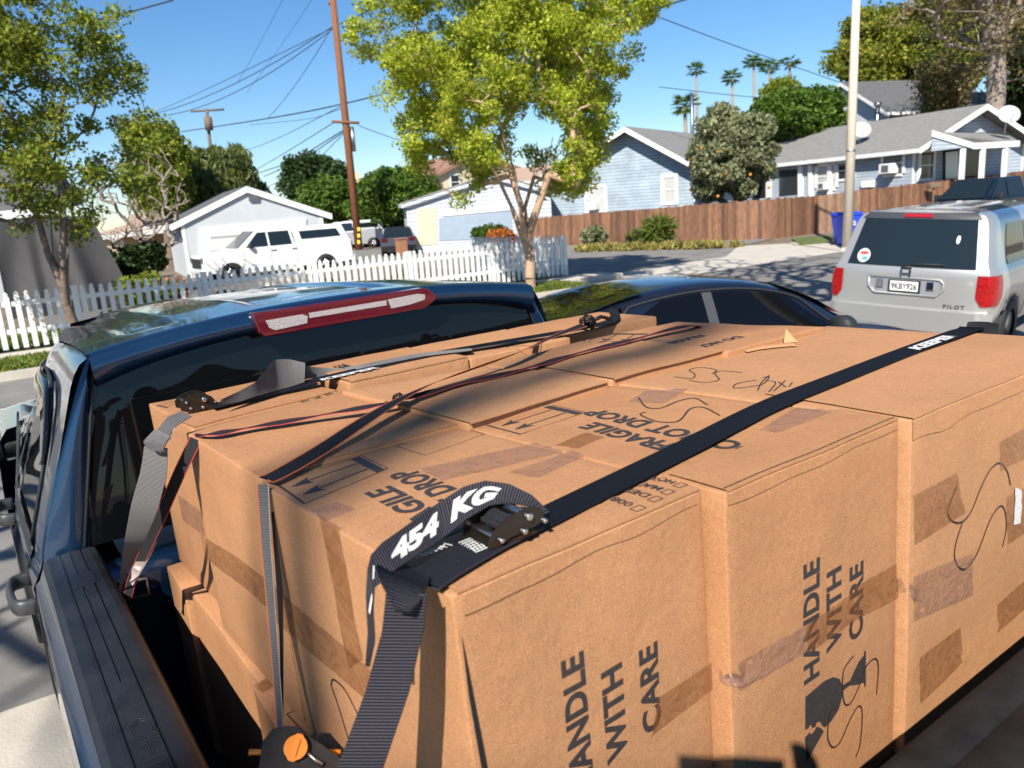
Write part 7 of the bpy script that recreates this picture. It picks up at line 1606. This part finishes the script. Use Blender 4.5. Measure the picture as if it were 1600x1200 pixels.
# ------------------------------------------------------------------ black coupe : x forward, y left
sc_ = empty('parked_car', (5.7, 5.31, -.07), 0, 'glossy black car parked between the pickup and the silver vehicle', 'car')
sc_.matrix_world = Matrix.Translation(V((5.7, 5.31, -.07))) @ Matrix.Rotation(R_(-14.5), 4, 'Z') @ Matrix.Rotation(R_(3.2), 4, 'Y')
NP = M['navy_paint']
def roofz(x):
    return float(np.interp(x, [-2.1, -1.8, -1.4, -1.0, -.6, -.2, .2, .5, .8, 1.1, 1.35], [.99, 1.08, 1.22, 1.33, 1.40, 1.435, 1.43, 1.395, 1.31, 1.16, 1.01]))
def roofz_s(x): return sum(roofz(x + d) for d in (-.22, -.11, 0, .11, .22)) / 5
def beltz(x): return .955 - .03 * (x / 2.3) + .03 * max(0, -x / 2.3)
def hwid(x): return .92 * (1 - .10 * abs(x / 2.35) ** 3.2)
def gsec(x, k):      # greenhouse side point k 0..1 from belt to roof edge
    zb_, zr = beltz(x), roofz_s(x); hb = hwid(x) * .90; ht = min(hb * .98, .62 + .10 * max(0, (1.42 - zr)) / .4)
    z = zb_ + (zr - .075 - zb_) * k; return hb + (ht - hb) * k ** 1.15, max(z, zb_)
mb = MB(); secs = []
xs = np.linspace(-2.15, 1.40, 60)
for x in xs:
    zr = roofz_s(x); L = []
    for k in (0, .25, .5, .75, 1.0): y, z = gsec(x, k); L.append((y, z))
    ht = L[-1][0]; L += [(ht - .05, min(zr, L[-1][1] + .035)), (ht - .14, zr - .018), (ht * .5, zr - .004), (0, zr)]
    secs.append([V((x, -y, z)) for y, z in L] + [V((x, y, z)) for y, z in L[::-1][1:]])
mb.loft(secs, 0, flip=False); mb.build('roof_shell', NP, sc_)
mb = MB(); secs = []
for x in np.linspace(-2.38, 2.38, 60):
    w_ = hwid(x); e_ = max(0, (abs(x) - 2.0) / .38); zt_ = (beltz(x) + (.015 if x > 1.2 else .03) - .10 * max(0, x - 1.3) ** 1.3) - .22 * e_ ** 2; w_ *= 1 - .22 * e_ ** 2.5; zl = .30
    zw = zl
    for wc in (-1.40, 1.42):
        d_ = abs(x - wc)
        if d_ < .37: zw = max(zw, .33 + math.sqrt(.37 ** 2 - d_ ** 2))
    L = [(w_ * .93, zw), (w_ * .985, max(zw + .01, .45)), (w_, max(zw + .02, .72)), (w_ * .99, zt_ - .13), (w_ * .95, zt_ - .05), (w_ * .90, zt_ - .012), (w_ * .6, zt_ + .015), (0, zt_ + .03)]
    secs.append([V((x, -y, z)) for y, z in L] + [V((x, y, z)) for y, z in L[::-1][1:]])
mb.loft(secs, 0, flip=False); mb.add(secs[0], [list(range(len(secs[0])))[::-1]]); mb.add(secs[-1], [list(range(len(secs[-1])))]); mb.build('body', NP, sc_)
for sy in (-1, 1):
    def gp(x, k, off=.006): y, z = gsec(x, k); return V((x, sy * (y + off), z))
    for x0, x1, nm in ((-1.30, -.30, 'rear_side_window'), (-.20, 1.12, 'front_side_window')):
        mb = MB(); S_ = []
        for i in range(25):
            x = x0 + (x1 - x0) * i / 24; top_ = .93
            if nm[0] == 'r': top_ = .93 * min(1, .12 + (i / 24) * 1.5) ** .8
            if nm[0] == 'f' and x > .62: top_ = .93 * max(.05, 1 - (x - .62) / .52) ** .8 if x < 1.13 else .05
            S_.append([gp(x, .07 + (top_ - .07) * j / 6) for j in range(7)])
        mb.loft(S_, 0, flip=(sy > 0)); mb.build(nm, M['black_glass'], sc_)
    mb = MB(); mb.loft([[gp(-.30, k, .009), gp(-.20, k, .009)] for k in (.05, .3, .6, .95)], 0, flip=(sy > 0)); mb.build('door_pillar', mat('satin', (.05, .05, .055), .5), sc_)
    mb = MB(); tp = [gp(x, .99, .010) for x in np.linspace(-1.30, .75, 24)]; mb.tube([gp(-1.32, .1, .008)] + tp[3:] + [gp(1.0, .5, .01), gp(1.2, .06, .01)], .012, 5); mb.build('window_moulding', M['black_plastic'], sc_)
    mb = MB(); c = V((.98, sy * 1.02, 1.02)); secs = [[c + V((dx, w2 * .13 * math.cos(a), w2 * .085 * math.sin(a))) for a in np.linspace(0, 6.283, 17)[:-1]] for dx, w2 in ((-.09, .85), (-.06, 1), (.02, .95), (.08, .5))]; mb.loft(secs, 0, closed=True, cap=True); mb.tube([c - V((0, sy * .08, .02)), V((1.0, sy * .82, .97))], .025, 6); mb.build('side_mirror', M['black_plastic'], sc_)
    mb = MB(); mb.tube([V((x, sy * (hwid(x) + .012), .78)) for x in (-.15, -.05, .05)], .014, 6); mb.build('door_handle', NP, sc_)
    mb = MB(); mb.box((2.18, sy * .66, .68), (.25, .30, .12)); mb.build('headlight', M['chrome'], sc_, bevel=.03); mb = MB(); mb.box((-2.30, sy * .62, .80), (.12, .36, .10)); mb.build('tail_light', M['red_lens'], sc_, bevel=.03)
mb = MB(); S_ = []
for i in range(9):
    x = .60 + (1.33 - .60) * i / 8; zr = roofz_s(x); hw_ = (gsec(x, 1)[0] - .03); S_.append([V((x + .004, hw_ * (2 * j / 12 - 1), zr + .006 - .02 * (2 * j / 12 - 1) ** 6)) for j in range(13)])
mb.loft(S_, 0, flip=True); mb.build('windscreen', M['black_glass'], sc_)
mb = MB(); S_ = []
for i in range(9):
    x = -1.95 + (1.1) * i / 8; zr = roofz_s(x); hw_ = (gsec(x, 1)[0] - .05); S_.append([V((x, hw_ * (2 * j / 12 - 1), zr + .006 - .02 * (2 * j / 12 - 1) ** 6)) for j in range(13)])
mb.loft(S_, 0, flip=True); mb.build('rear_window', M['black_glass'], sc_)
tyre_set(sc_, (1.42, -1.40), .88, .33, .22)
